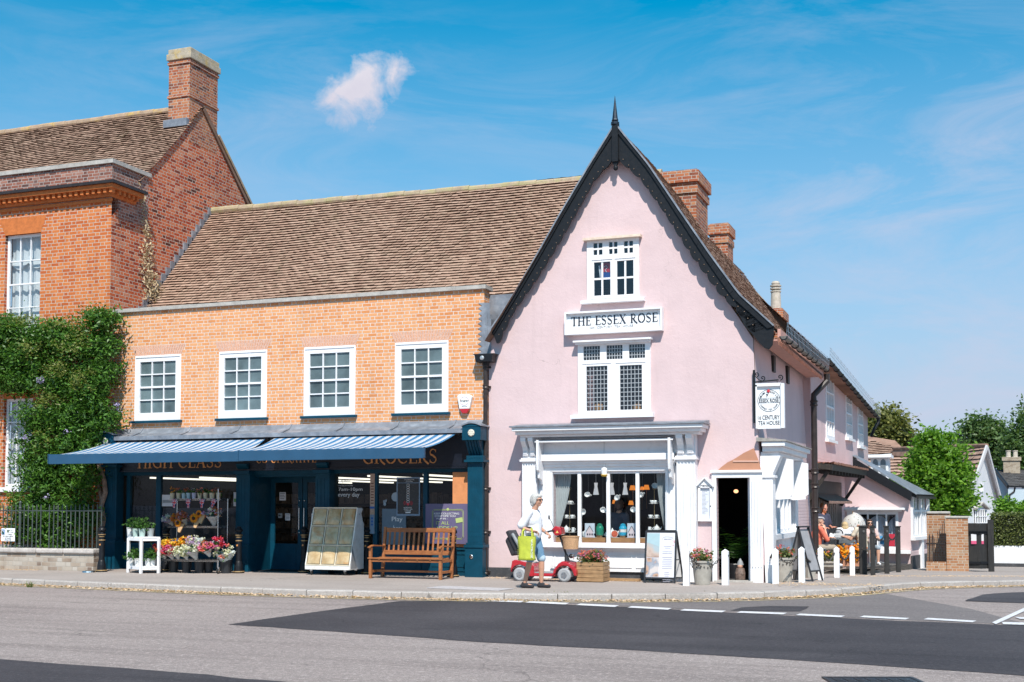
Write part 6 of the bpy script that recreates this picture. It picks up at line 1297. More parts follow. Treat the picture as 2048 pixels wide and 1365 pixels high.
for i, (px, py, lab) in enumerate(BL):
 p = atg(px, py-3)
 if i == 0: p = Vector((at(203,1140,-1.3).x, -1.3, 0))
 if i == 1: p = Vector((at(332,1140,-.55).x, -.55, 0))
 if i == 2: p = Vector((at(477,1140,-.66).x, -.66, 0))
 if i == 4: p.y -= .12
 place(pr, i == 0, p, 0, lab)['group'] = 'bollards along the shop front'
# == PLANTS IN POTS, FLOWERS
M_leafG = leafmat('pot_plant_leaf', (.02, .06, .015), (.10, .22, .04), .3); M_fl = {}
def flowermat(n, c1, c2): M_fl[n] = leafmat('petal_'+n, c1, c2, .25, .6); return M_fl[n]
for n, a_, c_ in (('red', (.50,.01,.03), (.72,.06,.10)), ('coral', (.62,.10,.07), (.78,.28,.20)), ('orange', (.75,.20,.01), (.85,.42,.02)), ('yellow', (.75,.45,.02), (.85,.62,.08)), ('white', (.62,.60,.52), (.80,.78,.70)), ('lilac', (.35,.22,.42), (.58,.45,.62)), ('pink', (.55,.05,.22), (.75,.25,.42)), ('cream', (.60,.56,.38), (.75,.72,.55)), ('rust', (.35,.08,.03), (.55,.18,.08)), ('blue', (.05,.10,.35), (.15,.22,.5))): flowermat(n, a_, c_)
def tuft(parent, c, rx, rz, n, m, sz, seed, name='foliage', asp=.4, up=.3, ry=None):
 P = cloud([(tuple(c), (rx, ry or rx, rz))], n, seed, rx*.28, 8, .3); return leafmesh(name, P, np.random.default_rng(seed+1).uniform(sz*.6, sz*1.2, len(P)), m, parent, asp, up, seed)
def pot(px, py, y, h, rad_, mcol, lab, plant, cat='potted plant', taper=.8, grp=None, loc=None, pr_=.16, n=160, pz=.8, flowers=()):
 p = loc if loc is not None else at(px, py, y); r = thing('potted_plant', lab, cat, p, group=grp)
 b = MB(); b.lathe([(rad_*taper, 0), (rad_, h*.9), (rad_*1.06, h*.9), (rad_*1.06, h), (rad_*.9, h), (rad_*.88, h*.93), (.01, h*.93)], p, 16); obj('pot', b, mcol, r, smooth=False)
 c = Vector(p)+Vector((0, 0, h+pr_*pz*.55)); sd = int(abs(p[0]*1000)) % 9973
 tuft(r, c, pr_, pr_*pz, n, plant, .045, sd)
 for k, (m_, cnt, s_) in enumerate(flowers):
  Pk = cloud([(tuple(c+Vector((0, -.02, .03))), (pr_, pr_, pr_*pz*.9))], cnt, sd+7+k, .022, 9, .85); leafmesh('flowers', Pk, np.full(len(Pk), s_), m_, r, .8, .4, sd+k)
 return r
M_potw = mat('white_pot', (.66, .66, .66), .4, var=.04); M_potg = mat('mint_pot', (.40, .52, .48), .45, var=.05); M_potgr = mat('grey_pot', (.30, .33, .34), .5, var=.1)
p0 = atg(287, 1147); r = thing('plant_stand', 'white painted wooden two tier plant stand on the pavement outside the grocery', 'stand', p0, rad(0))
sx0, sx1 = at(248,1147,p0.y).x, at(313,1147,p0.y).x; yf = p0.y; zt = at(283,1074,yf).z; L = [(sx0+.02, yf+.12), (at(283,1147,yf-.12).x, yf-.14), (sx1-.02, yf+.10), (at(279,1147,yf+.4).x, yf+.42)]
for (x, y) in L: b = MB(); b.box(x-.028, y-.028, 0, x+.028, y+.028, zt-.03); obj('leg', b, M_white, r, bevel=.003)
for z, nm, th in ((zt, 'top', .03), (.16, 'lower_shelf', .03)):
 b = MB(); b.prism([(x+(.03 if x > p0.x else -.03), y, z-th) for x, y in L], (0, 0, th)); obj(nm, b, M_white, r)
for z in (zt-.075, .10):
 for i in range(4): b = MB(); a, c = L[i], L[(i+1) % 4]; b.beam((a[0], a[1], z+.02), (c[0], c[1], z+.02), .02, .07); obj('rail', b, M_white, r)
for k, (px, dy, m_, h, rd_, lab, n, pr_) in enumerate(((259,.12,M_potw,.20,.075,'white pot with a trailing spider plant, leftmost on the white stand',60,.10), (270,.0,M_potg,.18,.07,'mint green pot with a tall bushy plant on the white stand',200,.15), (283,-.03,M_potg,.18,.075,'pale green pot with a wrapped leafy plant in the middle of the white stand',200,.16), (300,.12,M_potgr,.18,.08,'grey pot with a dark low plant at the right of the white stand top',40,.08))):
 loc = Vector((at(px,1070,yf+dy+.03).x, yf+dy+.05, zt)); pot(0, 0, 0, h, rd_, m_, lab, M_leafG, loc=loc, n=n, pr_=pr_, pz=1.25, grp='pots on the white stand')
for k, (px, dy, lab) in enumerate(((262,.12,'white pot with broad leaves at the left of the lower shelf'), (273,-.0,'white ribbed pot at the front of the lower shelf of the white stand'), (294,.03,'white pot with a trailing plant on the lower shelf, right of the front leg'), (304,.12,'cream pot with fine leaves at the far right of the lower shelf'))):
 loc = Vector((at(px,1135,yf+dy).x, yf+dy+.03, .16)); pot(0, 0, 0, .17, .07, M_potw, lab, M_leafG, loc=loc, n=220, pr_=.17, pz=.75, grp='pots on the white stand')
fa = atg(320, 1146); fb = atg(428, 1147); yR = (fa.y+fb.y)/2; xr0, xr1 = at(322,1120,yR).x, at(440,1120,yR).x; zl = at(380,1120,yR).z
r = thing('flower_trolley', 'chrome wire shelf trolley on castors carrying bunches of flowers', 'trolley', ((xr0+xr1)/2, yR, 0)); dR = .42
def wshelf(x0, x1, y0, y1, z):
 b = MB();
 for z_ in (z, z-.03):
  b.tube([(x0, y0, z_), (x1, y0, z_), (x1, y1, z_), (x0, y1, z_), (x0, y0, z_)], .006, 6)
 n = int((x1-x0)/.05)
 for i in range(n+1): x = x0+(x1-x0)*i/n; b.tube([(x, y0, z), (x, y1, z)], .0025, 4, False); b.tube([(x, y0, z-.03), (x+(x1-x0)/n*.5, y0, z), (x+(x1-x0)/n, y0, z-.03)] if i < n else [(x, y0, z), (x, y0, z-.03)], .003, 4, False)
 return b
obj('wire_shelf', wshelf(xr0, xr1, yR-.05, yR+dR, zl), M_chrome, r)
zm = at(390,1053,yR+.3).z; ztp = at(390,998,yR+.35).z
xm0, xm1 = at(338,1053,yR+.3).x, at(440,1053,yR+.3).x
obj('wire_shelf', wshelf(xm0, xm1, yR+.22, yR+.62, zm), M_chrome, r); obj('wire_shelf', wshelf(xm0, xm1, yR+.30, yR+.58, ztp), M_chrome, r)
for (x, y, z1) in ((xr0+.02, yR-.04, zl), (xr1-.02, yR-.04, zl), (xm0, yR+.60, ztp+.0), (xm1, yR+.60, ztp), (xm1+.0, yR+.22, at(456,978,yR+.2).z)): b = MB(); b.tube([(x, y, .12), (x, y, z1)], .013, 8); obj('post', b, M_chrome, r)
for (x, y) in ((xr0+.02, yR-.04), (xr1-.02, yR-.04), (xr0+.02, yR+dR), (xr1-.02, yR+dR)):
 b = MB(); b.lathe([(.055, -.015), (.06, 0), (.055, .015)], (x, y, .06), 16, (1, 0, 0)); w = obj('castor', b, M_rub, r); b = MB(); b.lathe([(.035, -.017), (.035, .017)], (x, y, .06), 12, (1, 0, 0)); b.prism([(x-.03, y-.02, .06), (x+.02, y-.02, .15), (x+.04, y-.02, .15), (x+.03, y-.02, .06)], (0, .04, 0)); obj('fork', b, M_chrome, w)
M_wrap = mat('clear_wrap', (.46, .50, .50), .25, var=.25, scale=20)
M_kraft = mat('kraft_paper', (.50, .30, .15), .8, var=.1)
def bouquet(x, y, z, fl, lab, s=.15, tilt=(-.25, -.1), wrap=M_wrap, up_=1., grp='wrapped flower bunches on the trolley'):
 r = thing('flower_bouquet', lab, 'bouquet', (x, y, z), group=grp); ax = Vector((tilt[1], tilt[0]-.35, up_)).normalized(); b = MB(); n = 16
 q = Vector((0, 0, 1)).rotation_difference(ax); V = []
 for j, (rr_, h) in enumerate(((s*.18, -.02), (s*.55, s*.7), (s*.86, s*1.2), (s*.95, s*1.32))):
  V += [Vector((x, y, z))+q @ Vector((rr_*(1+.1*(k % 2)*(j > 1))*math.cos(2*PI*k/n), rr_*(1+.1*(k % 2)*(j > 1))*math.sin(2*PI*k/n), h+.02*(k % 2)*(j > 1))) for k in range(n)]
 b.add(V, [(j*n+k, j*n+(k+1) % n, (j+1)*n+(k+1) % n, (j+1)*n+k) for j in range(3) for k in range(n)]); obj('wrapping', b, wrap, r)
 c = Vector((x, y, z))+ax*s*1.45; sd = int(abs(x*777+y*31+z*13)) % 9999
 tuft(r, c-ax*s*.2, s*.9, s*.5, 70, M_leafG, .04, sd)
 for k, m_ in enumerate(fl): P = cloud([(tuple(c+Vector((R.uniform(-.03, .03), -.02, R.uniform(0, .02)))), (s*1.08, s*1.08, s*.75))], 460//len(fl), sd+k*3, .026, 16, .75); leafmesh('petals', P, np.full(len(P), .022), M_fl[m_], r, .85, .4, sd+k)
 return r
def B(px, py, dy, fl, lab, s=.15, **k): y = yR+dy; p = at(px, py, y); return bouquet(p.x, y, p.z, fl, lab, s, **k)
B(330,1116,-.06,['red','coral'],'bunch of red carnations at the left end of the flower trolley',.15,tilt=(-.3,-.5)); B(345,1117,-.1,['red','pink'],'bright red bunch spilling forward, second from the left on the trolley',.14)
B(357,1117,-.12,['cream','white'],'cream and green wrapped bunch low on the trolley',.12); B(374,1118,-.1,['cream','white'],'small white chrysanthemum bunch in the middle of the trolley',.12); B(392,1117,-.13,['white','cream','lilac'],'large white hydrangea bunch at the front of the trolley',.19)
B(344,1106,.18,['orange','yellow'],'orange and yellow lily bunch behind the red carnations',.15); B(362,1104,.2,['orange','blue','yellow'],'orange sunflower bunch with a blue flower on the trolley',.15); B(378,1100,.2,['yellow','orange'],'tall yellow lily bunch at the back of the trolley',.15,tilt=(0,0)); B(399,1103,.2,['lilac','white'],'lilac stock bunch at the back right of the trolley',.18); B(414,1104,.12,['lilac','rust'],'mauve mixed bunch behind the carnations at the right of the trolley',.13)
B(419,1112,-.06,['coral','pink'],'coral pink bunch at the right end of the trolley',.14); B(433,1102,.1,['pink','red'],'magenta bunch above the right end of the trolley',.14,tilt=(-.1,.4))
def B2(px, py, fl, lab, s=.14, **k): y = yR+.36; p = at(px, py, y); return bouquet(p.x, y, p.z, fl, lab, s, grp='bunches on the middle shelf', **k)
B2(345,1050,['lilac','white'],'pale lilac bunch at the left of the middle trolley shelf',.11,tilt=(-.1,-.5)); B2(358,1050,['orange','rust'],'rust coloured bunch beside the small sunflower',.11); B2(372,1048,['rust','lilac'],'dark mixed bunch behind the sunflowers on the middle shelf',.12); B2(402,1046,['pink','red','yellow'],'red and pink bunch right of the sunflowers',.11,tilt=(0,.2)); B2(428,1050,['white','lilac','rust'],'big gypsophila bunch in clear wrap at the right of the middle shelf',.19,tilt=(0,.1))
for k, (px, py, s, lab) in enumerate(((356,1046,.09,'small sunflower low at the left of the middle shelf'), (388,1037,.105,'large sunflower with kraft paper in the centre of the trolley'), (398,1028,.08,'sunflower turned sideways at the top of its bunch'))):
 c = at(px, py, yR+.16); r = thing('sunflower', lab, 'flower', c, group='sunflowers'); b = MB(); n = 18
 for i in range(n):
  a = 2*PI*i/n; d = Vector((math.cos(a), -.15, math.sin(a))); t_ = Vector((-math.sin(a), 0, math.cos(a))); b.quad(c+d*s*.38-t_*.012, c+d*s*.75-t_*.022, c+d*s*1.05, c+d*s*.75+t_*.022); b.quad(c+d*s*.38-t_*.012, c+d*s*1.05, c+d*s*.75+t_*.022, c+d*s*.38+t_*.012)
 b.col = [R.random() for _ in b.f]; obj('petals', b, M_fl['orange'], r); b = MB(); b.ell(c+Vector((0, -.02, 0)), s*.42, .03, s*.42, 12, 6); obj('seed_head', b, mat('seed_head', (.05, .02, .01), .9, bump=.5, bscale=150), r)
 b = MB(); b.prism([(c.x-.02, yR+.2, c.z-.02), (c.x+.14, yR+.2, c.z-.02), (c.x+.08, yR+.12, c.z-.22), (c.x+.02, yR+.12, c.z-.2)], (0, .03, 0)); obj('paper', b, M_kraft, r)
M_wick = mat('pale_wicker', (.55, .48, .34), .7, var=.35, scale=60, bump=.5, bscale=90); M_pbl = mat('pale_blue_tin', (.33, .47, .52), .4, var=.05); bcols = ['orange', 'rust', 'rust', 'rust', 'lilac', 'coral', 'rust', 'coral', 'rust']
bl_ = ['woven basket with orange flowers, leftmost on the top trolley shelf', 'woven basket with dark flowers, second from left on the top shelf', 'pale blue tin pot, the left one of the two blue tins on the top shelf', 'pale blue tin pot, the right one of the two blue tins on the top shelf', 'lilac tin pot between the blue tins and the woven baskets', 'woven basket with red flowers in the middle right of the top shelf', 'checked woven basket, third from the right on the top shelf', 'wide woven basket with a peach flower on the top shelf', 'woven basket at the right end of the top shelf']
for k, px in enumerate((344.5, 357, 367.5, 377, 388, 399.5, 411, 424, 436.5)):
 pot(px, 997, yR+.42, .13, .052 if k != 7 else .062, M_pbl if k in (2, 3) else (mat('lilac_tin', (.42, .42, .55), .4) if k == 4 else M_wick), bl_[k], M_leafG, cat='flower pot', grp='little pots on the top trolley shelf', loc=Vector((at(px,997,yR+.44).x, yR+.44, ztp+.005)), pr_=.07, n=24, pz=.8, flowers=((M_fl[bcols[k]], 36, .014),))
M_fb = mat('flag_blue', (.02, .03, .16), .7, var=.05); M_fr = mat('flag_red', (.55, .02, .04), .7, var=0); M_fw = mat('flag_white', (.7, .7, .7), .7, var=0)
yb = yR+.27
for k, px in enumerate((349, 376, 404, 429)):
 x = at(px, 1003, yb).x; z1 = ztp-.01; h = .20; w = .075+.0*k
 lab = ['leftmost union flag pennant under the top trolley shelf', 'second union flag pennant from the left of the trolley bunting', 'third union flag pennant from the left of the trolley bunting', 'crumpled union flag pennant at the right end of the bunting'][k]
 r = thing('flag_pennant', lab, 'flag', (x, yb, z1), group='union flag bunting on the trolley'); sh = Matrix.Rotation(rad((4, -3, 2, 22)[k]), 4, 'Y')
 def T_(P): return [Vector((x, yb, z1))+(sh @ Vector(p)) for p in P]
 b = MB(); b.prism(T_([(-w, 0, 0), (w, 0, 0), (w*.35, 0, -h), (-w*.35, 0, -h)]), (0, .004, 0)); obj('cloth', b, M_fb, r)
 b = MB(); b.prism(T_([(-.020, -.003, -.001), (.020, -.003, -.001), (.020, -.003, -h+.002), (-.020, -.003, -h+.002)]), (0, .002, 0)); b.prism(T_([(-w*.8, -.0035, -.06), (w*.8, -.0035, -.06), (w*.65, -.0035, -.10), (-w*.65, -.0035, -.10)]), (0, .002, 0))
 b.prism(T_([(-w+.004, -.0025, -.002), (-w+.03, -.0025, -.002), (w*.45, -.0025, -.17), (w*.40, -.0025, -.185)]), (0, .002, 0)); b.prism(T_([(w-.03, -.0028, -.002), (w-.004, -.0028, -.002), (-w*.40, -.0028, -.185), (-w*.45, -.0028, -.17)]), (0, .002, 0)); obj('white_cross', b, M_fw, r)
 b = MB(); b.prism(T_([(-.011, -.006, -.001), (.011, -.006, -.001), (.011, -.006, -h+.002), (-.011, -.006, -h+.002)]), (0, .002, 0)); b.prism(T_([(-w*.78, -.0065, -.068), (w*.78, -.0065, -.068), (w*.7, -.0065, -.092), (-w*.7, -.0065, -.092)]), (0, .002, 0)); b.beam(*T_([(-w+.018, -.005, -.004), (w*.4, -.005, -.175)]), .003, .008); b.beam(*T_([(w-.018, -.0055, -.004), (-w*.4, -.0055, -.175)]), .003, .008); obj('red_cross', b, M_fr, r)
M_bkt = mat('black_bucket', (.022, .024, .028), .45, var=.15)
for k, (px, y, lab) in enumerate(((347, yR+.12, 'black bucket on the ground under the left of the flower trolley'), (373, yR+.1, 'black flower bucket under the middle of the trolley'), (399, yR+.1, 'black flower bucket under the right half of the trolley'), (417, yR+.25, 'black bucket far back under the right end of the trolley'))):
 x = at(px, 1140, y).x; b = MB(); b.lathe([(.09, 0), (.115, .24), (.125, .24), (.125, .26), (.105, .26), (.10, .22), (.01, .2)], (x, y, .0), 18); single('bucket', b, M_bkt, lab, 'bucket', (x, y, 0), 'black flower buckets')
p = atg(452, 1147); b = MB(); b.lathe([(.105, 0), (.135, .27), (.145, .27), (.145, .30), (.12, .30), (.118, .25), (.01, .22)], p, 20); single('bucket', b, M_bkt, 'black bucket holding the wrapped bouquet at the right of the trolley', 'bucket', p, 'black flower buckets')
bouquet(p.x, p.y, .14, ['cream', 'white', 'coral'], 'large mixed bouquet in white paper standing in a black bucket', .24, tilt=(.2, .0), wrap=mat('white_wrap', (.55, .62, .62), .3, var=.2, scale=15), grp='bouquet in the bucket')
b = MB(); q = atg(232, 1139); b.tube([q, q+Vector((-.02, .25, .55))], .008, 6); b.tube([q+Vector((-.02, .25, .55)), q+Vector((-.10, .25, .64))], .007, 6); b.tube([q+Vector((-.02, .25, .55)), q+Vector((.06, .25, .64))], .007, 6)
single('forked_stake', b, M_grey, 'thin dark forked stake leaning at the left shop pillar', 'stake', q)
p = atg(178, 1145); b = MB(); b.lathe([(.16, 0), (.15, .03), (.10, .045), (.01, .05)], p, 20); single('metal_disc', b, M_chrome, 'shiny flat metal disc on the pavement at the end of the low wall', 'metal disc', p)
# ---- clear fronted display cabinet on castors
b0, b1 = atg(611, 1149), atg(700, 1153); yC = (b0.y+b1.y)/2; x0, x1 = at(612,1145,yC).x, at(699,1145,yC).x; zT = at(680,1016,yC+.33).z; zB = .12; dB = .62
r = thing('display_cabinet', 'white slanted cabinet with nine scuffed clear plastic pockets on castors', 'display cabinet', ((x0+x1)/2, yC+.3, 0)); tp = .34
M_pl = mat('scuffed_white_plastic', (.72, .71, .70), .5, var=.1, scale=6, dirt=((.42, .33, .2), 5, .5, .8, .5))
def cf(u, v, d=0.): # front plane: u across, v up
 return Vector((x0+(x1-x0)*u+.0, yC+tp*v+d, zB+.10+(zT-zB-.10)*v))
for x in (x0-.02, x1): b = MB(); b.prism([(x, yC-.02, zB), (x, yC+dB, zB), (x, yC+dB, zT-.35), (x, yC+dB-.05, zT-.30), (x, yC+dB-.12, zT-.12), (x, yC+dB-.05, zT-.02), (x, yC+tp-.02, zT), (x, yC-.02, zB+.10)], (.02, 0, 0)); obj('side_panel', b, M_pl, r, bevel=.006)
b = MB(); b.box(x0, yC-.02, zB, x1, yC+dB, zB+.09); b.box(x0, yC+tp, zT-.02, x1, yC+dB-.06, zT+.0); b.box(x0, yC+dB-.03, zB+.09, x1, yC+dB, zT-.34); obj('carcass', b, M_pl, r)
b = MB()
for v in (0, .345, .68, 1.0): b.beam(cf(0, v, -.012), cf(1, v, -.012), .03, .022)
for u in (0.0, .333, .666, 1.0): b.beam(cf(u, 0, -.008), cf(u, 1, -.008), .022, .016, (0, 1, 0))
obj('front_grid', b, mat('cream_plastic', (.66, .58, .44), .5, var=.12, scale=8), r)
b = MB()
for v in (.345, .68): q = cf(0, v); b.box(x0, q.y, q.z-.015, x1, yC+dB-.05, q.z)
for u in (.333, .666): b.prism([cf(u, 0), cf(u, 1), Vector((cf(u,1).x, yC+dB-.05, zT-.05)), Vector((cf(u,0).x, yC+dB-.05, zB+.1))], (.006, 0, 0))
obj('dividers', b, M_pl, r)
def yelplast():
 m = bpy.data.materials.new('yellowed_clear_plastic'); m.use_nodes = True; t = NT(m.node_tree); tc = t.n('ShaderNodeTexCoord').outputs['Object']
 nz = t.noise(tc, 3.5, 5, .6, .6); c = t.mix(t.mapr(nz, .3, .7), (.50, .31, .13), (.72, .58, .36)); c = t.mix(t.mapr(t.noise(tc, 2.2, 4, .6, .8), .56, .72), c, (.60, .24, .05))
 b = t.n('ShaderNodeBsdfPrincipled', Roughness=.16); t.put(b.inputs['Base Color'], c); b.inputs['Coat Weight'].default_value = .5
 t.put(b.inputs['Normal'], t.n('ShaderNodeBump', Strength=.5, Distance=.03, Height=t.noise(tc, 6, 3, .5, 1.0)))
 tr = t.n('ShaderNodeBsdfTransparent', Color=(.9, .82, .68)); t.n('ShaderNodeOutputMaterial', Surface=t.n('ShaderNodeMixShader', _0=t.mapr(nz, .3, .7, .75, .92), _1=tr, _2=b)); return m
M_yp = yelplast()
for j in range(3):
 for i in range(3):
  u0, u1_, v0, v1 = i/3+.025, (i+1)/3-.025, (0, .345, .68)[j]+.02, (.345, .68, 1)[j]-.02; b = MB(); n = 6; V = []
  for a in range(n+1):
   for c in range(n+1): s, t_ = a/n, c/n; V.append(cf(u0+(u1_-u0)*s, v0+(v1-v0)*t_, -.012-.05*math.sin(PI*s)**.7*math.sin(PI*t_)**.7*(1.2-t_)))
  b.add(V, [(a*(n+1)+c, (a+1)*(n+1)+c, (a+1)*(n+1)+c+1, a*(n+1)+c+1) for a in range(n) for c in range(n)]); obj('plastic_pocket', b, M_yp, r, smooth=True)
for (x, y) in ((x0+.12, yC+.04), (x1-.12, yC+.04), (x0+.12, yC+dB-.08), (x1-.12, yC+dB-.08)): b = MB(); b.lathe([(.04, -.015), (.045, 0), (.04, .015)], (x, y, .045), 14, (1, 0, 0)); w = obj('castor', b, M_rub, r); b = MB(); b.box(x-.03, y-.03, .085, x+.03, y+.03, .12); b.prism([(x-.026, y-.02, .09), (x-.026, y+.02, .09), (x-.026, y+.01, .04), (x-.026, y-.01, .04)], (.006, 0, 0)); obj('fork', b, M_chrome, w)
b = MB(); b.lathe([(.02, 0), (.02, .006)], (x1+.021, yC+tp+.05, zT-.14), 12, (1, 0, 0)); b.prism([(x1+.02, yC+.02, zB+.02), (x1+.02, yC+.30, zB+.02), (x1+.02, yC+.06, zB+.55)], (.002, 0, 0)); obj('corner_patch', b, mat('silver_tape', (.45, .45, .46), .35, metal=.4), r)
# ---- garden bench
pf = atg(738, 1157); pq = atg(878, 1161); yb0 = (pf.y+pq.y)/2; x0, x1 = at(740,1100,yb0).x, at(880,1100,yb0).x; dpt = .58
r = thing('bench', 'slatted hardwood garden bench in front of the purple window poster', 'bench', ((x0+x1)/2, yb0+.25, 0)); Ht = 1.02
def bp(nm, bb): return obj(nm, bb, M_bench, r, bevel=.004)
for x in (x0, x1): bp('leg', MB().box(x-.03, yb0, 0, x+.03, yb0+.06, .64)); bp('leg', MB().beam((x, yb0+dpt, 0), (x, yb0+dpt+.05, .45), .06, .06, (0, 1, 0)).beam((x, yb0+dpt+.05, .45), (x, yb0+dpt+.14, Ht+.03), .058, .055, (0, 1, 0)))
for x in (x0, x1): b = MB(); b.prism([(x-.035, yb0-.05, .655), (x-.035, yb0+.12, .69), (x-.035, yb0+dpt+.06, .665), (x-.035, yb0+dpt+.06, .64), (x-.035, yb0+.1, .66), (x-.035, yb0-.05, .63)], (.07, 0, 0)); bp('armrest', b); bp('side_rail', MB().box(x-.02, yb0+.06, .34, x+.02, yb0+dpt, .40)); bp('stretcher', MB().box(x-.02, yb0+.06, .12, x+.02, yb0+dpt, .17))
bp('front_rail', MB().box(x0+.03, yb0+.01, .345, x1-.03, yb0+.045, .395))
for k in range(6): b = MB(); y = yb0-.02+k*.088; z = .43-.012*math.sin(PI*k/5); b.box(x0-.05*(k == 0), y, z-.022, x1+.05*(k == 0), y+.07, z); bp('seat_slat', b)
b = MB(); ya, yc_ = yb0+dpt+.145, yb0+dpt+.06; b.beam((x0+.03, ya-.01, Ht-.03), (x1-.03, ya-.01, Ht-.03), .035, .09); bp('top_rail', b); b = MB(); b.beam((x0+.03, yc_, .52), (x1-.03, yc_, .52), .03, .09); bp('lower_back_rail', b)
ns = 13
for k in range(ns): x = x0+(x1-x0)*(k+1)/(ns+1); b = MB(); b.beam((x, yc_, .55), (x, ya-.01, Ht-.06), .042, .015, (0, 1, 0)); bp('back_slat', b)
for k in range(5): x = x0+(x1-x0)*(k+.75)/5.5; bp('seat_bearer', MB().box(x-.015, yb0-.012, .385, x+.015, yb0+.4, .408))
bp('long_stretcher', MB().box(x0+.02, yb0+.24, .13, x1-.02, yb0+.28, .17))
# == OUTSIDE THE TEA HOUSE
M_red = mat('red_scooter_paint', (.42, .012, .022), .22, var=.08, coat=.6); M_tyre = mat('grey_tyre', (.34, .34, .35), .7, var=.1, bump=.3, bscale=80); M_blkpl = mat('black_plastic', (.02, .02, .024), .45, var=.1); M_seat = mat('black_vinyl', (.028, .025, .03), .5, var=.25, scale=12)
wR = atg(1040, 1163); wF = atg(1130, 1164); yW = (wR.y+wF.y)/2; xR, xF = at(1040,1140,yW).x, at(1129,1140,yW).x
r = thing('mobility_scooter', 'red mobility scooter with wicker basket parked by the tea house window', 'mobility scooter', ((xR+xF)/2, yW+.25, 0)); RW = .135
for (x, y) in ((xR, yW), (xR, yW+.5), (xF, yW), (xF, yW+.5)):
 b = MB(); b.lathe([(.06, -.04), (RW*.8, -.045), (RW, -.025), (RW, .025), (RW*.8, .045), (.06, .04)], (x, y, RW), 24, (0, 1, 0)); w = obj('wheel', b, M_tyre, r, smooth=False)
 b = MB(); b.lathe([(.062, -.047), (.062, .047)], (x, y, RW), 16, (0, 1, 0)); b.lathe([(.02, -.056), (.02, .056)], (x, y, RW), 10, (0, 1, 0))
 for k in range(5): a = 2*PI*k/5; b.beam((x+.02*math.cos(a), y-.05, RW+.02*math.sin(a)), (x+.06*math.cos(a), y-.05, RW+.06*math.sin(a)), .012, .012)
 obj('rim', b, M_chrome, w)
def sp_(P, y0, y1, nm, m, bv=.02): b = MB(); b.prism([(x, y0, z) for x, z in P], (0, y1-y0, 0)); return obj(nm, b, m, r, bevel=bv)
arc = [(xR+.19*math.cos(a), RW+.19*math.sin(a)) for a in [rad(k) for k in range(10, 171, 20)]]
sp_([(xR-.19, .24), (xR-.16, .40), (xR-.10, .42), (xR+.22, .36), (xR+.30, .30), (xR+.30, .10), (xR+.20, .10)]+arc, yW-.03, yW+.53, 'rear_body', M_red)
sp_([(xR+.28, .10), (xR+.28, .16), (xF-.20, .16), (xF-.20, .10)], yW-.0, yW+.5, 'floor_pan', M_red); sp_([(xR+.30, .162), (xR+.30, .18), (xF-.24, .18), (xF-.24, .162)], yW+.02, yW+.48, 'foot_mat', M_grey, .004)
arc = [(xF+.19*math.cos(a), RW+.185*math.sin(a)) for a in [rad(k) for k in range(10, 171, 20)]]
sp_([(xF-.26, .10), (xF-.22, .24), (xF-.12, .36), (xF-.04, .41), (xF+.08, .38), (xF+.20, .30), (xF+.25, .22), (xF+.25, .12), (xF+.2, .12)]+arc, yW-.03, yW+.53, 'front_body', M_red)
for y in (yW-.035, yW+.50): b = MB(); b.prism([(xR+.17, y, .24), (xR+.23, y, .25), (xR+.23, y, .29), (xR+.17, y, .29)], (0, .03, 0)); obj('indicator', b, mat('amber_lens', (.8, .28, .01), .3, var=0), r, bevel=.005)
b = MB(); b.ell((xF+.06, yW+.25, .50), .055, .05, .045, 14, 8); hl = obj('headlight', b, M_blkpl, r); b = MB(); b.lathe([(.035, 0), (.03, .01)], (xF+.11, yW+.23, .50), 14, (1, -.2, 0)); obj('lens', b, M_chrome, hl)
tp_ = Vector((xF-.22, yW+.25, 1.02)); bt_ = Vector((xF+.0, yW+.25, .40)); b = MB(); b.tube([bt_, bt_.lerp(tp_, .4), tp_], .022, 10); b.tube([bt_+Vector((-.02, 0, -.02)), bt_.lerp(tp_, .22)], [.06, .03], 10); obj('tiller', b, M_blkpl, r)
b = MB(); b.prism([(tp_.x-.02, yW+.12, .90), (tp_.x+.12, yW+.12, .93), (tp_.x+.10, yW+.12, 1.06), (tp_.x-.02, yW+.12, 1.10), (tp_.x-.10, yW+.12, 1.02)], (0, .26, 0)); th = obj('control_head', b, M_red, r, bevel=.02); b = MB(); b.prism([(tp_.x-.0, yW+.115, .96), (tp_.x+.06, yW+.115, .96), (tp_.x+.03, yW+.115, 1.01)], (0, .004, 0)); obj('warning_sticker', b, mat('yellow_sticker', (.7, .5, .15), .5, var=0), th)
for y in (yW+.02, yW+.48): b = MB(); b.tube([(tp_.x, yW+.25, 1.0), (tp_.x-.07, y, 1.0), (tp_.x-.18, y-.0, .97)], .018, 8); obj('handlebar', b, M_blkpl, r)
b = MB(); b.tube([(tp_.x-.02, yW+.05, 1.08), (tp_.x-.10, yW+.03, 1.26)], .006, 6); b.ell((tp_.x-.11, yW+.03, 1.27), .012, .04, .05, 8, 6); obj('mirror', b, M_blkpl, r)
b = MB(); bc = Vector((xF+.05, yW+.25, .64)); n = 40; V = []
for j in range(15):
 for k in range(n): a = 2*PI*k/n; rr_ = .13+.022*j/14+.004*((k+j) % 2)*(j < 14)+.008*(j >= 13); V.append(bc+Vector((rr_*1.12*math.cos(a), rr_*.95*math.sin(a), .26*j/14)))
b.add(V, [(j*n+k, j*n+(k+1) % n, (j+1)*n+(k+1) % n, (j+1)*n+k) for j in range(14) for k in range(n)]+[tuple(range(n-1, -1, -1))]); obj('basket', b, mat('brown_wicker', (.48, .28, .15), .7, var=.3, scale=50), r)
b = MB(); b.tube([(xR+.10, yW+.25, .36), (xR+.08, yW+.25, .52)], .035, 10); obj('seat_post', b, M_blkpl, r)
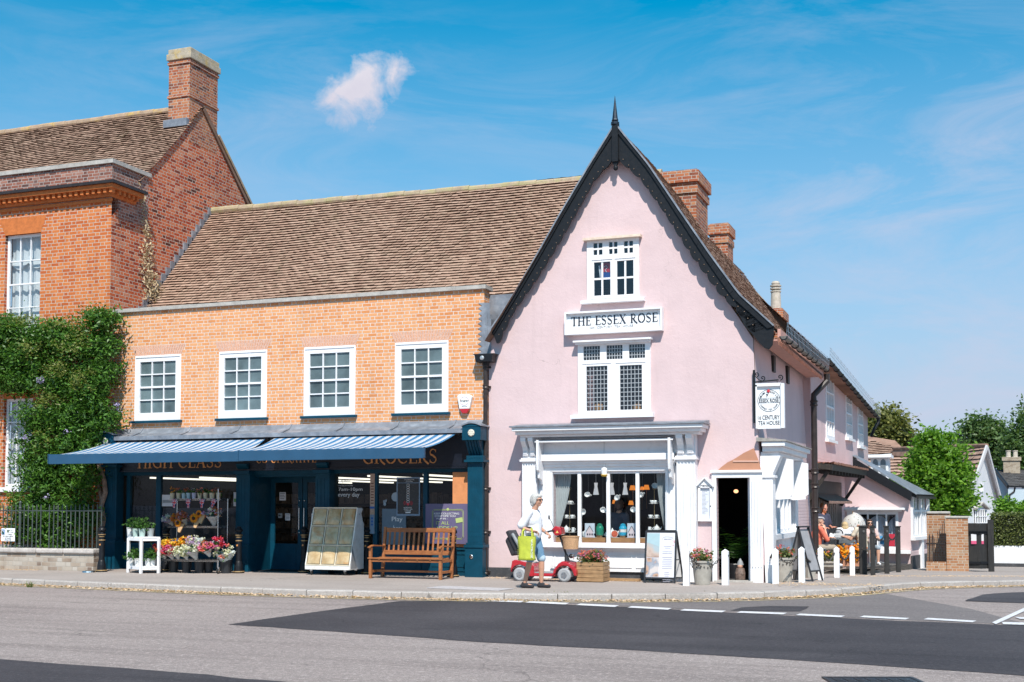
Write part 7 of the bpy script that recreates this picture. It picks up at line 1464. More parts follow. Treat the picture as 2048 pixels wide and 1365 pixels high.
def soft(nm, boxes, m, par=r, vs=.016):
 b = MB()
 for (c, s, ry_) in boxes: b.obox(c, s[0], s[1], s[2], 0, 0, ry_)
 return obj(nm, b, m, par, bevel=0, remesh=vs)
soft('seat', [((xR+.08, yW+.25, .56), (.44, .42, .09), 0)], M_seat); soft('backrest', [((xR-.19, yW+.25, .80), (.09, .42, .44), rad(-28))], M_seat)
for y in (yW-.0, yW+.5): b = MB(); b.cap((xR-.15, y, .92), (xR+.03, y, .62), .035, .04, 10); obj('armrest', b, M_grey, r, smooth=True)
b = MB(); b.prism([(xR-.36, yW+.08, .80), (xR-.22, yW+.08, .98), (xR-.10, yW+.08, .55), (xR-.22, yW+.08, .48)], (0, .34, 0)); bag = single('backpack', b, M_seat, 'black bag hanging on the back of the red scooter seat', 'bag', (xR-.25, yW+.25, .6), bevel=.03)
# ---- wooden planter
def geranium(r, c, rx, ry, rz, n, cols, seed, lf=M_leafG):
 P = cloud([(tuple(c), (rx, ry, rz))], n, seed, .05, 10, .3); leafmesh('foliage', P, np.random.default_rng(seed).uniform(.015, .035, len(P)), lf, r, .75, .5, seed)
 for k, m_ in enumerate(cols): P = cloud([(tuple(Vector(c)+Vector((0, -.02, .05))), (rx*1.05, ry*1.05, rz))], n//4, seed+9+k, .022, 14, .85); leafmesh('flowers', P, np.full(len(P), .014), M_fl[m_], r, .8, .4, seed+k)
M_gerL = leafmat('geranium_leaf', (.05, .08, .02), (.20, .22, .07), .3)
pA = atg(1154, 1164.5); y0 = pA.y; x0, x1 = at(1153,1150,y0).x, at(1206,1150,y0).x; zt = at(1180,1125,y0).z; x2 = at(1217,1150,y0+.35).x
r = thing('planter', 'square slatted wooden planter of geraniums right of the red scooter', 'planter', ((x0+x1)/2, y0+.2, 0)); dP = .48; n = 5
for k in range(n):
 z0, z1 = .01+(zt-.01)*k/n+.004, .01+(zt-.01)*(k+1)/n-.004; b = MB(); b.box(x0, y0, z0, x1, y0+.025, z1); b.box(x0, y0+dP-.025, z0, x1, y0+dP, z1); b.box(x0, y0+.026, z0, x0+.024, y0+dP-.026, z1); b.box(x1-.024, y0+.026, z0, x1, y0+dP-.026, z1); obj('slat', b, M_crate, r, bevel=.003)
b = MB(); b.box(x0+.03, y0+.03, zt-.08, x1-.03, y0+dP-.03, zt-.04); obj('soil', b, mat('soil', (.05, .035, .025), .95, bump=.5), r)
geranium(r, ((x0+x1)/2, y0+.22, zt+.06), .27, .22, .12, 900, ['coral', 'rust', 'coral', 'pink'], 21, M_gerL)
b = MB(); p = atg(1232, 1163); b.obox(p+Vector((.1, .1, .03)), .75, .10, .05, rad(-6)); b.obox(p+Vector((.0, .2, .025)), .6, .08, .04, rad(3)); single('timber_offcuts', b, M_crate, 'loose weathered timber lengths lying by the plinth right of the planter', 'timber', p)
# ---- poster A-board
pA = atg(1288, 1166); y0 = pA.y; x0, x1 = at(1289,1100,y0).x, at(1349,1100,y0).x; zt = at(1320,1063,y0+.12).z; zb = at(1320,1157,y0+.02).z
r = thing('pavement_board', 'dark framed A-board with a pastel tea menu poster outside the big window', 'sign', ((x0+x1)/2, y0+.2, 0)); ln = .16
def fr(x, v, d=0): return Vector((x, y0+ln*v/zt+d, v))
b = MB()
for x in (x0, x1): b.beam(fr(x, 0), fr(x, zt), .035, .03, (0, 1, 0))
b.beam(fr(x0, zt), fr(x1, zt), .03, .05); b.beam(fr(x0, zb), fr(x1, zb), .03, .035); obj('front_frame', b, M_blkpl, r)
b = MB();
for x in (x0, x1): b.beam((x+.05, y0+.52, 0), (x, y0+ln+.01, zt), .035, .025, (0, 1, 0))
b.beam((x0+.04, y0+.47, zb*.9), (x1+.04, y0+.47, zb*.9), .03, .03); obj('rear_frame', b, M_blkpl, r)
b = MB(); b.prism([(x0+.04, y0+.46, zb), (x1+.03, y0+.46, zb), (x1-.0, y0+ln+.03, zt), (x0+.0, y0+ln+.03, zt)], (0, .006, 0)); obj('rear_panel', b, M_white2, r)
for x in (x0, x1): b = MB(); b.beam((x+.015, y0+.10, zt*.45), (x+.03, y0+.36, zt*.45), .012, .02); obj('stay', b, M_blkpl, r)
b = MB(); b.prism([fr(x0+.015, zb+.02, -.004), fr(x1-.015, zb+.02, -.004), fr(x1-.015, zt-.03, -.004), fr(x0+.015, zt-.03, -.004)], (0, .01, 0)); obj('poster', b, mat('poster_paper', (.70, .68, .74), .5, var=.02), r)
def photo(name, cols, scale_, seed):
 m = bpy.data.materials.new(name); m.use_nodes = True; t = NT(m.node_tree); tc = t.n('ShaderNodeTexCoord').outputs['Object']
 v = t.n('ShaderNodeTexVoronoi', {'feature': 'SMOOTH_F1'}, Vector=t.vm('ADD', tc, (seed, seed, 0)).outputs[0], Scale=scale_); f = t.m('ADD', t.m('MULTIPLY', v.outputs['Distance'], 1.1), t.m('MULTIPLY', t.noise(tc, 14, 4), .5)); n = len(cols)
 b = t.n('ShaderNodeBsdfPrincipled', Roughness=.4); t.put(b.inputs['Base Color'], t.ramp(f, [(.15+.7*i/(n-1), c) for i, c in enumerate(cols)])); t.n('ShaderNodeOutputMaterial', Surface=b); return m
xm = x0+(x1-x0)*.46
zmid = zb+(zt-zb)*.44
b = MB(); b.prism([fr(x0+.02, zb+.03, -.008), fr(xm, zb+.03, -.008), fr(xm, zmid-.01, -.008), fr(x0+.02, zmid-.01, -.008)], (0, .003, 0)); obj('cake_photo', b, photo('cake_picture', [(.50,.38,.34),(.16,.12,.11),(.50,.30,.20),(.25,.28,.34),(.56,.50,.48)], 7, 3), r)
b = MB(); b.prism([fr(x0+.02, zmid, -.008), fr(xm, zmid, -.008), fr(xm, zt-.04, -.008), fr(x0+.02, zt-.04, -.008)], (0, .003, 0)); ph = obj('bread_photo', b, photo('bread_picture', [(.48,.34,.28),(.30,.20,.16),(.50,.38,.32),(.36,.42,.45)], 4, 8), r)
b = MB(); b.prism([fr(x0+.02, zt-.22, -.0095), fr(xm, zt-.30, -.0095), fr(xm, zt-.04, -.0095), fr(x0+.02, zt-.04, -.0095)], (0, .001, 0)); obj('sky_print', b, mat('pale_teal_print', (.34, .46, .50), .5, var=.05), ph)
cx = (xm+x1)/2; M_gp = mat('soft_print', (.42, .40, .46), .6, var=0)
b = MB(); c0 = fr(cx+.0, zt-.15, -.009); b.tube([c0+Vector((.11*math.cos(k*PI/12), -.001, .055*math.sin(k*PI/12))) for k in range(25)], .003, 4)
for k, wd in enumerate((.16, .12, 0, .20, .20, 0, .20, .18, .20, .20, .19, .20, .2, 0, .10, .12, .09, .14, .16, .14)):
 if wd: q = fr(cx, zt-.29-k*.036, -.0095); b.box(q.x-wd/2, q.y-.001, q.z, q.x+wd/2, q.y+.001, q.z+.008)
obj('print', b, M_gp, r); text('lettering', 'ESSEX ROSE', M_gp, r, fr(cx, zt-.15, -.011), .15, .022)
b = MB(); b.ell(fr(x1-.03, zt-.20, -.008), .02, .003, .03, 8, 5); b.ell(fr(x1-.05, zt-.27, -.008), .016, .003, .02, 8, 5); obj('rose_print', b, mat('rose_pink_print', (.66, .42, .45), .6, var=0), r)
# ---- white posts and chains
PST = [(1373,1171.5,'white square post left of the stone urn with geraniums'), (1451,1170.5,'white square post standing in front of the open tea house door'), (1551.5,1168,'white square post in front of the pot at the corner of the side shopfront'), (1604,1165.5,'white post in front of the empty A-frame sign'), (1641.8,1160.5,'white post below the man in the flat cap'), (1674,1155.5,'white post in front of the flower trough'), (1705,1151.5,'white post next to the first dark deck post')]
tops = []
for i, (px, py, lab) in enumerate(PST):
 if i == 0: wp = thing('white_post', lab, 'post'); b = MB(); w = .058; b.box(-w, -w, -.02, w, w, .64); b.add([(-w,-w,.64),(w,-w,.64),(w,w,.64),(-w,w,.64),(0,0,.69)], [(0,1,4),(1,2,4),(2,3,4),(3,0,4)]); obj('shaft', b, M_white, wp, (0,0,0), bevel=.004); b = MB(); b.tube([(w+.002, .01*math.cos(k)*2, .56+.02*math.sin(k)) for k in range(7)], .004, 5); obj('chain_ring', b, M_black, wp, (0,0,0)); tops = []
 p = atg(px, py); q = place(wp, i == 0, p, rad((2, -3, 4, 0, 5, -2, 3)[i]), lab); q['group'] = 'white posts along the corner'; q.scale = (1+.03*math.sin(i), 1, 1+.02*math.cos(i*2.1)); tops.append(p)
M_chain = mat('dark_chain', (.06, .05, .045), .45, metal=.6, var=.3)
def chain(a, c, sag, lab):
 a = Vector(a); c = Vector(c); L = (c-a).length; n = max(8, int(L*1.15/.055)); r = thing('chain', lab, 'chain', a, group='chains between the posts'); b = MB(); d = (c-a).normalized()
 for i in range(n):
  f = lambda u: a.lerp(c, u)-Vector((0, 0, sag*4*u*(1-u)))
  p0, p1 = f((i-.12)/n), f((i+1.12)/n); t_ = (p1-p0).normalized(); s = t_.cross(Vector((0, 1, 0))).normalized() if i % 2 else t_.cross(t_.cross(Vector((0, 1, 0)))).normalized(); m = (p0+p1)/2; h = (p1-p0).length/2; b.tube([m+t_*h*math.cos(k*PI/4)+s*.018*math.sin(k*PI/4) for k in range(9)], .008, 4, False)
 return obj('links', b, M_chain, r)
H_ = Vector((0, 0, .56))
LC = ['chain hanging over the front of the stone urn left of the door', None, 'chain from the corner post across the pot of red geraniums', 'chain swinging in front of the empty A-frame', 'chain across the front of the flower trough', 'chain between the last two white posts']
chain(tops[0]+H_+Vector((.06, 0, 0)), tops[1]+H_-Vector((.06, 0, 0)), .22, LC[0])
cc = atg(1527, 1160); chain(Vector((cc.x, cc.y+.1, .55)), tops[2]+H_-Vector((.06, 0, 0)), .10, 'short chain from the corner pilaster to the first side post')
for i in (2, 3, 4, 5): chain(tops[i]+H_+Vector((.05, 0, 0)), tops[i+1]+H_-Vector((.05, 0, 0)), .17, LC[i])
# ---- tapered pots with geraniums
M_stoneP = mat('grey_stone_pot', (.36, .33, .29), .85, var=.15, scale=9, bump=.25, dirt=((.25, .23, .2), 5, .5, .8, .5))
for k, (px, py, lab, rr_, h) in enumerate(((1405,1170,'round tapered stone urn with coral geraniums and a chain, left of the door',.20,.46), (1569,1164,'tapered stone pot of red geraniums behind the first side post',.19,.48), (1597,1160,'smaller stone pot of pink geraniums inside the empty A-frame',.15,.38), (1618,1156,'square edged stone pot of red geraniums right of the A-frame',.18,.42))):
 p = atg(px, py); r = thing('flower_urn', lab, 'flower pot', p, group='geranium pots on the corner'); b = MB(); b.lathe([(rr_*.72, 0), (rr_*.74, .02), (rr_*.97, h-.04), (rr_*1.06, h-.04), (rr_*1.06, h), (rr_*.93, h), (rr_*.9, h-.05), (.01, h-.05)], p, 24 if k < 3 else 4); obj('urn', b, M_stoneP, r)
 b = MB()
 for q in range(16): a = 2*PI*q/16; b.ell((p.x+rr_*.93*math.cos(a), p.y+rr_*.93*math.sin(a), p.z+h*.72+.012*(q % 2)), .016, .016, .02, 6, 4)
 obj('garland_relief', b, mat('dark_relief', (.10, .09, .085), .8), r)
 geranium(r, (p.x, p.y, p.z+h+.08), rr_*1.15, rr_*1.1, .12, 500, ['coral', 'coral' if k != 2 else 'pink', 'red' if k else 'pink'], 40+k, M_gerL)
# ---- empty A-frame seen from the side
p = atg(1600, 1163); r = thing('empty_a_frame', 'empty dark A-frame sign seen edge on beside the side shopfront', 'sign', p); H = 1.08
c_ = p
for sgn, off in ((1, .22), (-1, .20)):
 b = MB()
 for dx in (-.0, .42): b.beam((c_.x+dx*.35-.02+sgn*.27, c_.y+dx*.9, c_.z), (c_.x+dx*.35-.02, c_.y+dx*.9, c_.z+H), .035, .03, (0, 1, 0))
 b.beam((c_.x-.02+sgn*.22, c_.y, c_.z+.2), (c_.x+.13+sgn*.22, c_.y+.38, c_.z+.2), .025, .03); obj('leg_frame', b, M_blkpl, r)
 b = MB(); b.quad((c_.x-.02+sgn*.225, c_.y+.02, c_.z+.2), (c_.x+.12+sgn*.225, c_.y+.36, c_.z+.2), (c_.x+.11, c_.y+.36, c_.z+H-.05), (c_.x-.02, c_.y+.02, c_.z+H-.05)); obj('grey_panel', b, mat('frame_backing', (.30, .29, .30), .6, var=.15), r)
b = MB(); b.beam((c_.x-.03, c_.y, c_.z+H), (c_.x+.12, c_.y+.38, c_.z+H), .09, .03); obj('hinge_bar', b, M_blkpl, r); b = MB(); b.tube([(c_.x-.12, c_.y, c_.z+.48), (c_.x+.14, c_.y, c_.z+.48)], .008, 6); obj('stay', b, M_grey, r)
# == PEOPLE
def hand(b, w, d, n, s=1., curl=.5, side=1):
 w = Vector(w); d = Vector(d).normalized(); n = Vector(n); n = (n-d*n.dot(d)).normalized(); l = d.cross(n)*side
 b.cap(w, w+d*.03*s, .024*s, .026*s, 10); pe = w+d*.085*s
 for k in range(4): b.cap(w+d*.015*s+l*(.012*(k-1.5))*s, pe+l*(.018*(k-1.5))*s, .014*s, .012*s, 8)
 for k, L in enumerate((.070, .080, .074, .058)):
  p0 = pe+l*(.0185*(k-1.5))*s; p1 = p0+(d*math.cos(curl)+n*math.sin(curl))*L*.5*s+l*(k-1.5)*.003*s; p2 = p1+(d*math.cos(curl*2.1)+n*math.sin(curl*2.1))*L*.5*s; b.cap(p0, p1, .0095*s, .0088*s, 8); b.cap(p1, p2, .0088*s, .0075*s, 8)
 t0 = w+d*.025*s-l*.022*s; t1 = t0+(d*.6-l*.75+n*.25).normalized()*.038*s; t2 = t1+(d*.9-l*.1+n*.4).normalized()*.032*s; b.cap(t0, t1, .013*s, .011*s, 8); b.cap(t1, t2, .0105*s, .0085*s, 8)
def headshape(b, c, f, s=1.):
 c = Vector(c); f = Vector(f).normalized(); sd = f.cross(Vector((0, 0, 1))).normalized(); u = sd.cross(f); M = Matrix((f, sd, u)).transposed()
 P = lambda x, y, z: c+M @ Vector((x*s, y*s, z*s))
 b.ell(P(-.012, 0, .025), .098*s, .077*s, .098*s, 16, 12, M); b.ell(P(.022, 0, -.035), .066*s, .056*s, .078*s, 14, 10, M); b.ell(P(.055, 0, -.088), .026*s, .030*s, .022*s, 10, 8, M)
 b.cap(P(.088, 0, .012), P(.108, 0, -.022), .009*s, .014*s, 8); b.ell(P(.075, 0, .028), .018*s, .055*s, .014*s, 10, 6, M)
 for q in (1, -1): b.ell(P(-.008, q*.078, -.008), .020*s, .009*s, .032*s, 8, 6, M); b.ell(P(.062, q*.034, -.03), .028*s, .022*s, .022*s, 8, 6, M)
 b.ell(P(.080, 0, -.052), .016*s, .024*s, .012*s, 8, 6, M)
 return P, M
def person(lab, base, J, f, hf, skin, vox=.012, s=1., hs=1., grp=None, curl=.5, hn=((0, 0, -1), (0, 0, -1)), hd=(None, None)):
 """J: joints; returns (root, head frame)"""
 r = thing('person', lab, 'person', base, group=grp); b = MB(); V = {k: Vector(v) for k, v in J.items()}; f = Vector(f).normalized(); sd = f.cross(Vector((0, 0, 1))).normalized(); M = Matrix((f, sd, Vector((0, 0, 1)))).transposed()
 b.ell(V['chest'], .105*s, .150*s, .17*s, 16, 10, M); b.ell(V['pelvis'], .115*s, .160*s, .13*s, 16, 10, M); b.cap(V['pelvis'], V['chest'], .115*s, .115*s, 14); b.cap(V['chest']+Vector((0, 0, .12*s)), V['neck'], .07*s, .052*s, 12); b.cap(V['neck']-Vector((0, 0, .03)), V['head']-Vector((0, 0, .05)), .053*s, .050*s, 12)
 P, HM = headshape(b, V['head'], hf, hs)
 for q, k in (('l', 0), ('r', 1)):
  b.cap(V['sh'+q], V['el'+q], .048*s, .038*s); b.cap(V['el'+q], V['wr'+q], .038*s, .025*s); b.cap(V['chest']+Vector((0, 0, .10*s)), V['sh'+q], .06*s, .05*s)
  d = Vector(hd[k]) if hd[k] else V['wr'+q]-V['el'+q]; hand(b, V['wr'+q], d, hn[k], s, curl, 1 if q == 'l' else -1)
  b.cap(V['hp'+q], V['kn'+q], .085*s, .056*s); b.cap(V['kn'+q], V['kn'+q].lerp(V['an'+q], .35), .054*s, .056*s); b.cap(V['kn'+q].lerp(V['an'+q], .3), V['an'+q], .056*s, .034*s)
  b.cap(V['an'+q]-f*.03-Vector((0, 0, .02)), V['an'+q]+f*.14-Vector((0, 0, .045)), .034*s, .026*s)
 obj('body', b, skin, r, remesh=vox); return r, P, HM, V, M
def cloth(r, nm, m, caps, ells=(), M=None, vox=.014, clipz=None):
 b = MB()
 for a, c, ra, rb in caps: b.cap(a, c, ra, rb, 14)
 for c, rx, ry, rz in ells: b.ell(c, rx, ry, rz, 16, 10, M)
 return obj(nm, b, m, r, remesh=vox)
def skinmat(n, c): return mat('skin_'+n, c, .5, var=.06, scale=9)
def fabric(n, c, v=.1): return mat('fabric_'+n, c, .85, var=v, scale=7, bump=.9, bscale=9)
SK = skinmat('tan', (.52, .27, .18)); SK2 = skinmat('fair', (.60, .33, .23))
F_white = fabric('white', (.74, .74, .78), .05); F_denim = fabric('denim', (.13, .25, .38), .2); F_navy = fabric('navy', (.045, .045, .075)); F_coral = fabric('coral', (.66, .16, .10), .12)
M_hairw = mat('white_hair', (.50, .475, .45), .75, var=.3, scale=40, bump=.6, bscale=60); M_dkgl = mat('dark_lens', (.02, .012, .012), .1, var=0, coat=.5)
# --- woman walking with the lime tote
q0 = atg(1070, 1176.5); S = 1.0
def L_(x, y, z): return Vector((q0.x+x, q0.y+y-.1*x, q0.z+z))
ft = Vector((1, -.1, 0)).normalized()
J = dict(pelvis=L_(-.03,0,.93), chest=L_(-.03,0,1.24), neck=L_(-.01,0,1.44), head=L_(.045,0,1.60), shl=L_(-.03,.17,1.37), shr=L_(-.05,-.17,1.37), elr=L_(-.20,-.25,1.11), wrr=L_(.05,-.25,1.04), ell=L_(.02,.22,1.09), wrl=L_(.20,.10,1.00), hpl=L_(-.02,.09,.90), hpr=L_(-.03,-.09,.90), knr=L_(-.07,-.09,.50), anr=L_(-.17,-.10,.09), knl=L_(.10,.09,.50), anl=L_(.09,.10,.09))
r, P, HM, V, M = person('white haired woman in sunglasses, white shirt and denim shorts walking past the window', q0, J, ft, ft+Vector((0, -.15, -.06)), SK, .0075, 1., 1., hn=((0, -.3, -1), (0, -.4, -1)), hd=((1, -.5, -.5), (1, .1, -.1)), curl=.75)
cloth(r, 'shirt', F_white, [(V['pelvis']+Vector((0,0,.06)), V['chest'], .155, .150), (V['shl']+Vector((0,0,.0)), V['ell'].lerp(V['shl'], .22), .070, .078), (V['shr'], V['elr'].lerp(V['shr'], .15), .072, .082), (V['shl'], V['shr'], .068, .068), (V['chest']+Vector((0,0,.1)), V['neck']-Vector((0,0,.05)), .10, .065)], [(V['chest'], .15, .18, .19), (V['pelvis']+Vector((0,0,.07)), .155, .18, .12)], M, .011)
b = MB(); b.ell(V['chest']+Vector((.07, -.04, .08)), .07, .10, .10, 12, 8)
cloth(r, 'shorts', F_denim, [(V['hpl'], V['knl'].lerp(V['hpl'], .10), .105, .078), (V['hpr'], V['knr'].lerp(V['hpr'], .10), .108, .086)], [(V['pelvis'], .135, .168, .12)], M, .012)
cloth(r, 'hem', mat('pale_denim', (.36, .46, .55), .9), [(V['knl']+Vector((0,0,.045)), V['knl']+Vector((0,0,.04)), .078, .080)], (), M, .012)
for q in ('l', 'r'): a = V['an'+q]; cloth(r, 'shoe', mat('black_canvas', (.025, .022, .026), .8), [(a+Vector((-.04, 0, -.045)), a+ft*.16-Vector((0, 0, .055)), .043, .032), (a+Vector((-.02, 0, -.01)), a+ft*.06-Vector((0, 0, .04)), .04, .038)], (), M, .009)
b = MB(); C0 = V['head']
for (x, y, z, rx, ry, rz) in ((-.03,0,.045,.108,.090,.082), (-.075,0,.0,.075,.088,.10), (-.07,0,-.07,.055,.078,.06), (.03,0,.078,.065,.072,.036), (-.02,-.07,.0,.05,.022,.075), (-.02,.07,.0,.05,.022,.075)): b.ell(P(x, y, z), rx, ry, rz, 14, 10, HM)
obj('hair', b, M_hairw, r, remesh=.009)
b = MB()
for q in (1, -1): b.ell(P(.088, q*.032, .012), .010, .028, .020, 12, 8, HM); b.beam(P(.085, q*.058, .015), P(-.01, q*.081, .012), .004, .008)
b.beam(P(.10, .012, .016), P(.10, -.012, .016), .005, .006); obj('sunglasses', b, M_dkgl, r)
b = MB(); b.ell(P(.093, 0, -.054), .006, .02, .006, 8, 5, HM); obj('mouth', b, mat('lips', (.45, .12, .10), .5, var=0), r)
b = MB(); b.lathe([(.031, -.012), (.033, 0), (.031, .012)], V['wrl']-(V['wrl']-V['ell']).normalized()*.03, 14, V['wrl']-V['ell']); obj('watch', b, M_grey, r)
tc_ = V['elr'].lerp(V['wrr'], .62); M_lime2 = mat('lime_bag', (.43, .46, .04), .45, var=.15, scale=9, bump=.5, bscale=12, coat=.2)
tb = thing('tote_bag', 'lime green tote bag hanging from the forearm of the woman walking past', 'bag', tc_-Vector((0, 0, .55)))
b = MB(); n = 9; zt, zb = tc_.z-.12, tc_.z-.55; V2 = []
for j in range(n+1):
 v = j/n; z = zt+(zb-zt)*v; hw = .165-.012*v+.008*math.sin(v*7); dd = .05+.045*v
 for k in range(24):
  a = 2*PI*k/24; cx_ = math.copysign(abs(math.cos(a))**.55, math.cos(a)); sy_ = math.copysign(abs(math.sin(a))**.6, math.sin(a)); V2.append((tc_.x+hw*cx_, tc_.y-.06+dd*sy_+.008*math.sin(a*5+v*6), z+.008*math.sin(a*3)*(j == 0)))
b.add(V2, [(j*24+k, j*24+(k+1) % 24, (j+1)*24+(k+1) % 24, (j+1)*24+k) for j in range(n) for k in range(24)]+[tuple(range(n*24, n*24+24))]); obj('bag_body', b, M_lime2, tb, smooth=True)
for y in (-.10, -.01):
 b = MB(); pts = [Vector((tc_.x-.085, tc_.y+y, zt-.03)), Vector((tc_.x-.08, tc_.y+y*.6-.01, tc_.z-.02)), Vector((tc_.x-.05, tc_.y, tc_.z+.035)), Vector((tc_.x+.06, tc_.y, tc_.z+.035)), Vector((tc_.x+.10, tc_.y+y*.6-.01, tc_.z-.02)), Vector((tc_.x+.11, tc_.y+y, zt-.03))]
 for i in range(5): b.beam(pts[i], pts[i+1], .028, .006, (0, 1, 0))
 obj('handle', b, M_lime2, tb)
o = text('lettering', 'WAITROSE', M_white2, tb, (0, 0, 0), .34, .035); o.data.transform(Matrix.Translation(Vector((tc_.x+.125, tc_.y-.152, (zt+zb)/2))-tb.location) @ Matrix.Rotation(PI/2, 4, 'Y') @ Matrix.Translation(tb.location))
o = text('lettering', 'WAITROSE', mat('olive_print', (.2, .22, .04), .5, var=0), tb, (0, 0, 0), .34, .03); o.data.transform(Matrix.Translation(Vector((tc_.x-.14, tc_.y-.145, (zt+zb)/2))-tb.location) @ Matrix.Rotation(PI/2, 4, 'Y') @ Matrix.Translation(tb.location))
# == SIDE TERRACE
zd = lambda y: gz(1, y)+.17
dk = thing('decking', 'low weathered timber deck platform beside the pink wing under the cafe tables', 'deck', (1.5, 9, gz(1, 9)))
D0 = [atg(1640,1150), atg(1722,1152), atg(1800,1144)]
y0 = 6.9; x00 = .18; b = MB(); XR = lambda y: 1.15+.11*(y-6.9)
for k in range(4): b.beam((x00, y0, -.13+k*.045-.17), (XR(y0), y0, -.13+k*.045-.17), .02, .036); b.beam((XR(y0)+.01, y0, -.13+k*.045-.17), (XR(14.6)+.01, 14.6, gz(1,14.6)+.02+k*.045), .02, .036)
obj('edge_boards', b, M_deck, dk); b = MB(); n = 40
for i in range(n): ya = y0+(14.7-y0)*i/n; yb2 = y0+(14.7-y0)*(i+.94)/n; b.add([(x00, ya, zd(ya)), (XR(ya), ya, zd(ya)), (XR(yb2), yb2, zd(yb2)), (x00, yb2, zd(yb2))], [(0,1,2,3)])
obj('deck_boards', b, M_deck, dk)
DP = [(1717,1736,1053,1149.5,'first dark square deck post, nearest the cafe tables'), (1740,1752,1053.5,1151,'second dark deck post, in front of the woman in sunglasses'), (1768,1780,1053.5,1148,'third dark deck post, in front of the red chair'), (1791,1803,1054,1145,'last dark deck post at the far right')]
tp4 = []
for i, (a, c, yt, yb_, lab) in enumerate(DP):
 p = atg((a+c)/2, yb_); h = at((a+c)/2, yt, p.y).z-p.z; w = (at(c, 1100, p.y).x-at(a, 1100, p.y).x)/2*.8; r = thing('deck_post', lab, 'post', p, group='dark deck posts'); b = MB(); b.obox(p+Vector((0, 0, h/2-.01)), w*2, w*1.6, h, rad(8)); obj('shaft', b, M_stainw, r, bevel=.006); b = MB(); b.obox(p+Vector((0, 0, h+.005)), w*2.5, w*2.1, .03, rad(8)); obj('cap', b, M_stainw, r); b = MB(); b.tube([p+Vector((w*.4+.02*math.cos(k), -w-.01, h-.12+.02*math.sin(k))) for k in range(7)], .005, 4); obj('ring', b, M_grey, r); tp4.append(p+Vector((0, -w-.02, h-.12)))
chain(tops[6]+H_, tp4[0]-Vector((.0, 0, .4)), .2, 'rusty chain from the last white post to the first dark post')
for i, lab in ((1, 'dark chain hanging between the second and third deck posts'), (2, 'dark chain between the two rightmost deck posts')): chain(tp4[i], tp4[i+1], .22, lab)
def P_(px, py, y): return at(px, py, y)
ya = 7.1; x0, x1 = at(1640,1120,ya).x, at(1676,1120,ya).x; z0 = zd(ya)-.08
r = thing('flower_trough', 'long pale trough of mixed bedding flowers at the edge of the deck', 'planter', ((x0+x1)/2, ya, z0)); b = MB(); b.box(x0, ya-.15, z0+.18, x1, ya+.15, z0+.23); b.prism([(x0+.03, ya-.12, z0+.18), (x1-.03, ya-.12, z0+.18), (x1-.10, ya-.1, z0), (x0+.10, ya-.1, z0)], (0, .22, 0)); obj('trough', b, M_stoneP, r); geranium(r, ((x0+x1)/2, ya, z0+.32), (x1-x0)/2, .16, .10, 500, ['coral', 'yellow', 'rust'], 61, M_gerL)
for k, (pa, pb, yy, py, cols, lab) in enumerate(((1660,1690,8.6,1100,['orange','red','white','yellow'],'bright orange and yellow flower trough below the cafe table'), (1692,1722,8.9,1098,['orange','coral','white','rust'],'orange and white flower trough behind the last white posts'))):
 x0, x1 = at(pa,1110,yy).x, at(pb,1110,yy).x; z0 = zd(yy); zt = at(1680,py,yy).z; r = thing('flower_trough', lab, 'planter', ((x0+x1)/2, yy, z0), group='troughs round the cafe tables'); b = MB(); b.box(x0, yy-.12, z0, x1, yy+.12, z0+.2); obj('trough', b, M_terra, r)
 geranium(r, ((x0+x1)/2, yy, (z0+.2+zt)/2), (x1-x0)/2, .16, (zt-z0)*.42, 500, cols, 70+k); P2 = cloud([(((x0+x1)/2, yy-.05, (z0+.2+zt)/2), ((x1-x0)/2, .18, (zt-z0)*.42))], 420, 80+k, .05, 8, .8); leafmesh('big_petals', P2, np.full(len(P2), .045), M_fl[cols[0]], r, .8, .3, 90+k)
M_alu = mat('grey_metal_furniture', (.22, .24, .26), .4, metal=.6)
def table(px, y, lab, w=.8):
 x = at(px, 1080, y).x; z = zd(y); r = thing('cafe_table', lab, 'table', (x, y, z), group='cafe tables'); b = MB(); b.lathe([(w/2, 0), (w/2, .025)], (x, y, z+.70), 24); obj('top', b, M_alu, r); b = MB(); b.tube([(x, y, z+.05), (x, y, z+.70)], .03, 10); obj('column', b, M_alu, r)
 for k in range(3): a = 2*PI*k/3; b = MB(); b.tube([(x, y, z+.10), (x+.28*math.cos(a), y+.28*math.sin(a), z+.015)], .018, 6); obj('foot', b, M_alu, r)
 return x, z+.725
tx, tz = table(1676, 9.6, 'round grey cafe table between the man in the flat cap and the blonde woman', .95); table(1752, 12.6, 'round grey cafe table behind the second and third deck posts')
def chair(x, y, rz, lab, m=M_alu):
 r = thing('cafe_chair', lab, 'chair', (0, 0, 0), group='cafe chairs on the deck'); b = MB(); b.box(-.21, -.21, .43, .21, .21, .455); obj('seat', b, m, r, (0,0,0), bevel=.008)
 for i, (a, c) in enumerate(((-.19,-.19),(.19,-.19),(.19,.19),(-.19,.19))): b = MB(); b.tube([(a*1.1, c*1.1, 0), (a, c, .43)]+([(a, c+.04, .86)] if i > 1 else []), .013, 6); obj('leg', b, m, r, (0,0,0))
 b = MB(); b.box(-.19, .20, .60, .19, .225, .86); obj('backrest', b, m, r, (0,0,0)); return put(r, (x, y, zd(y)), rz)
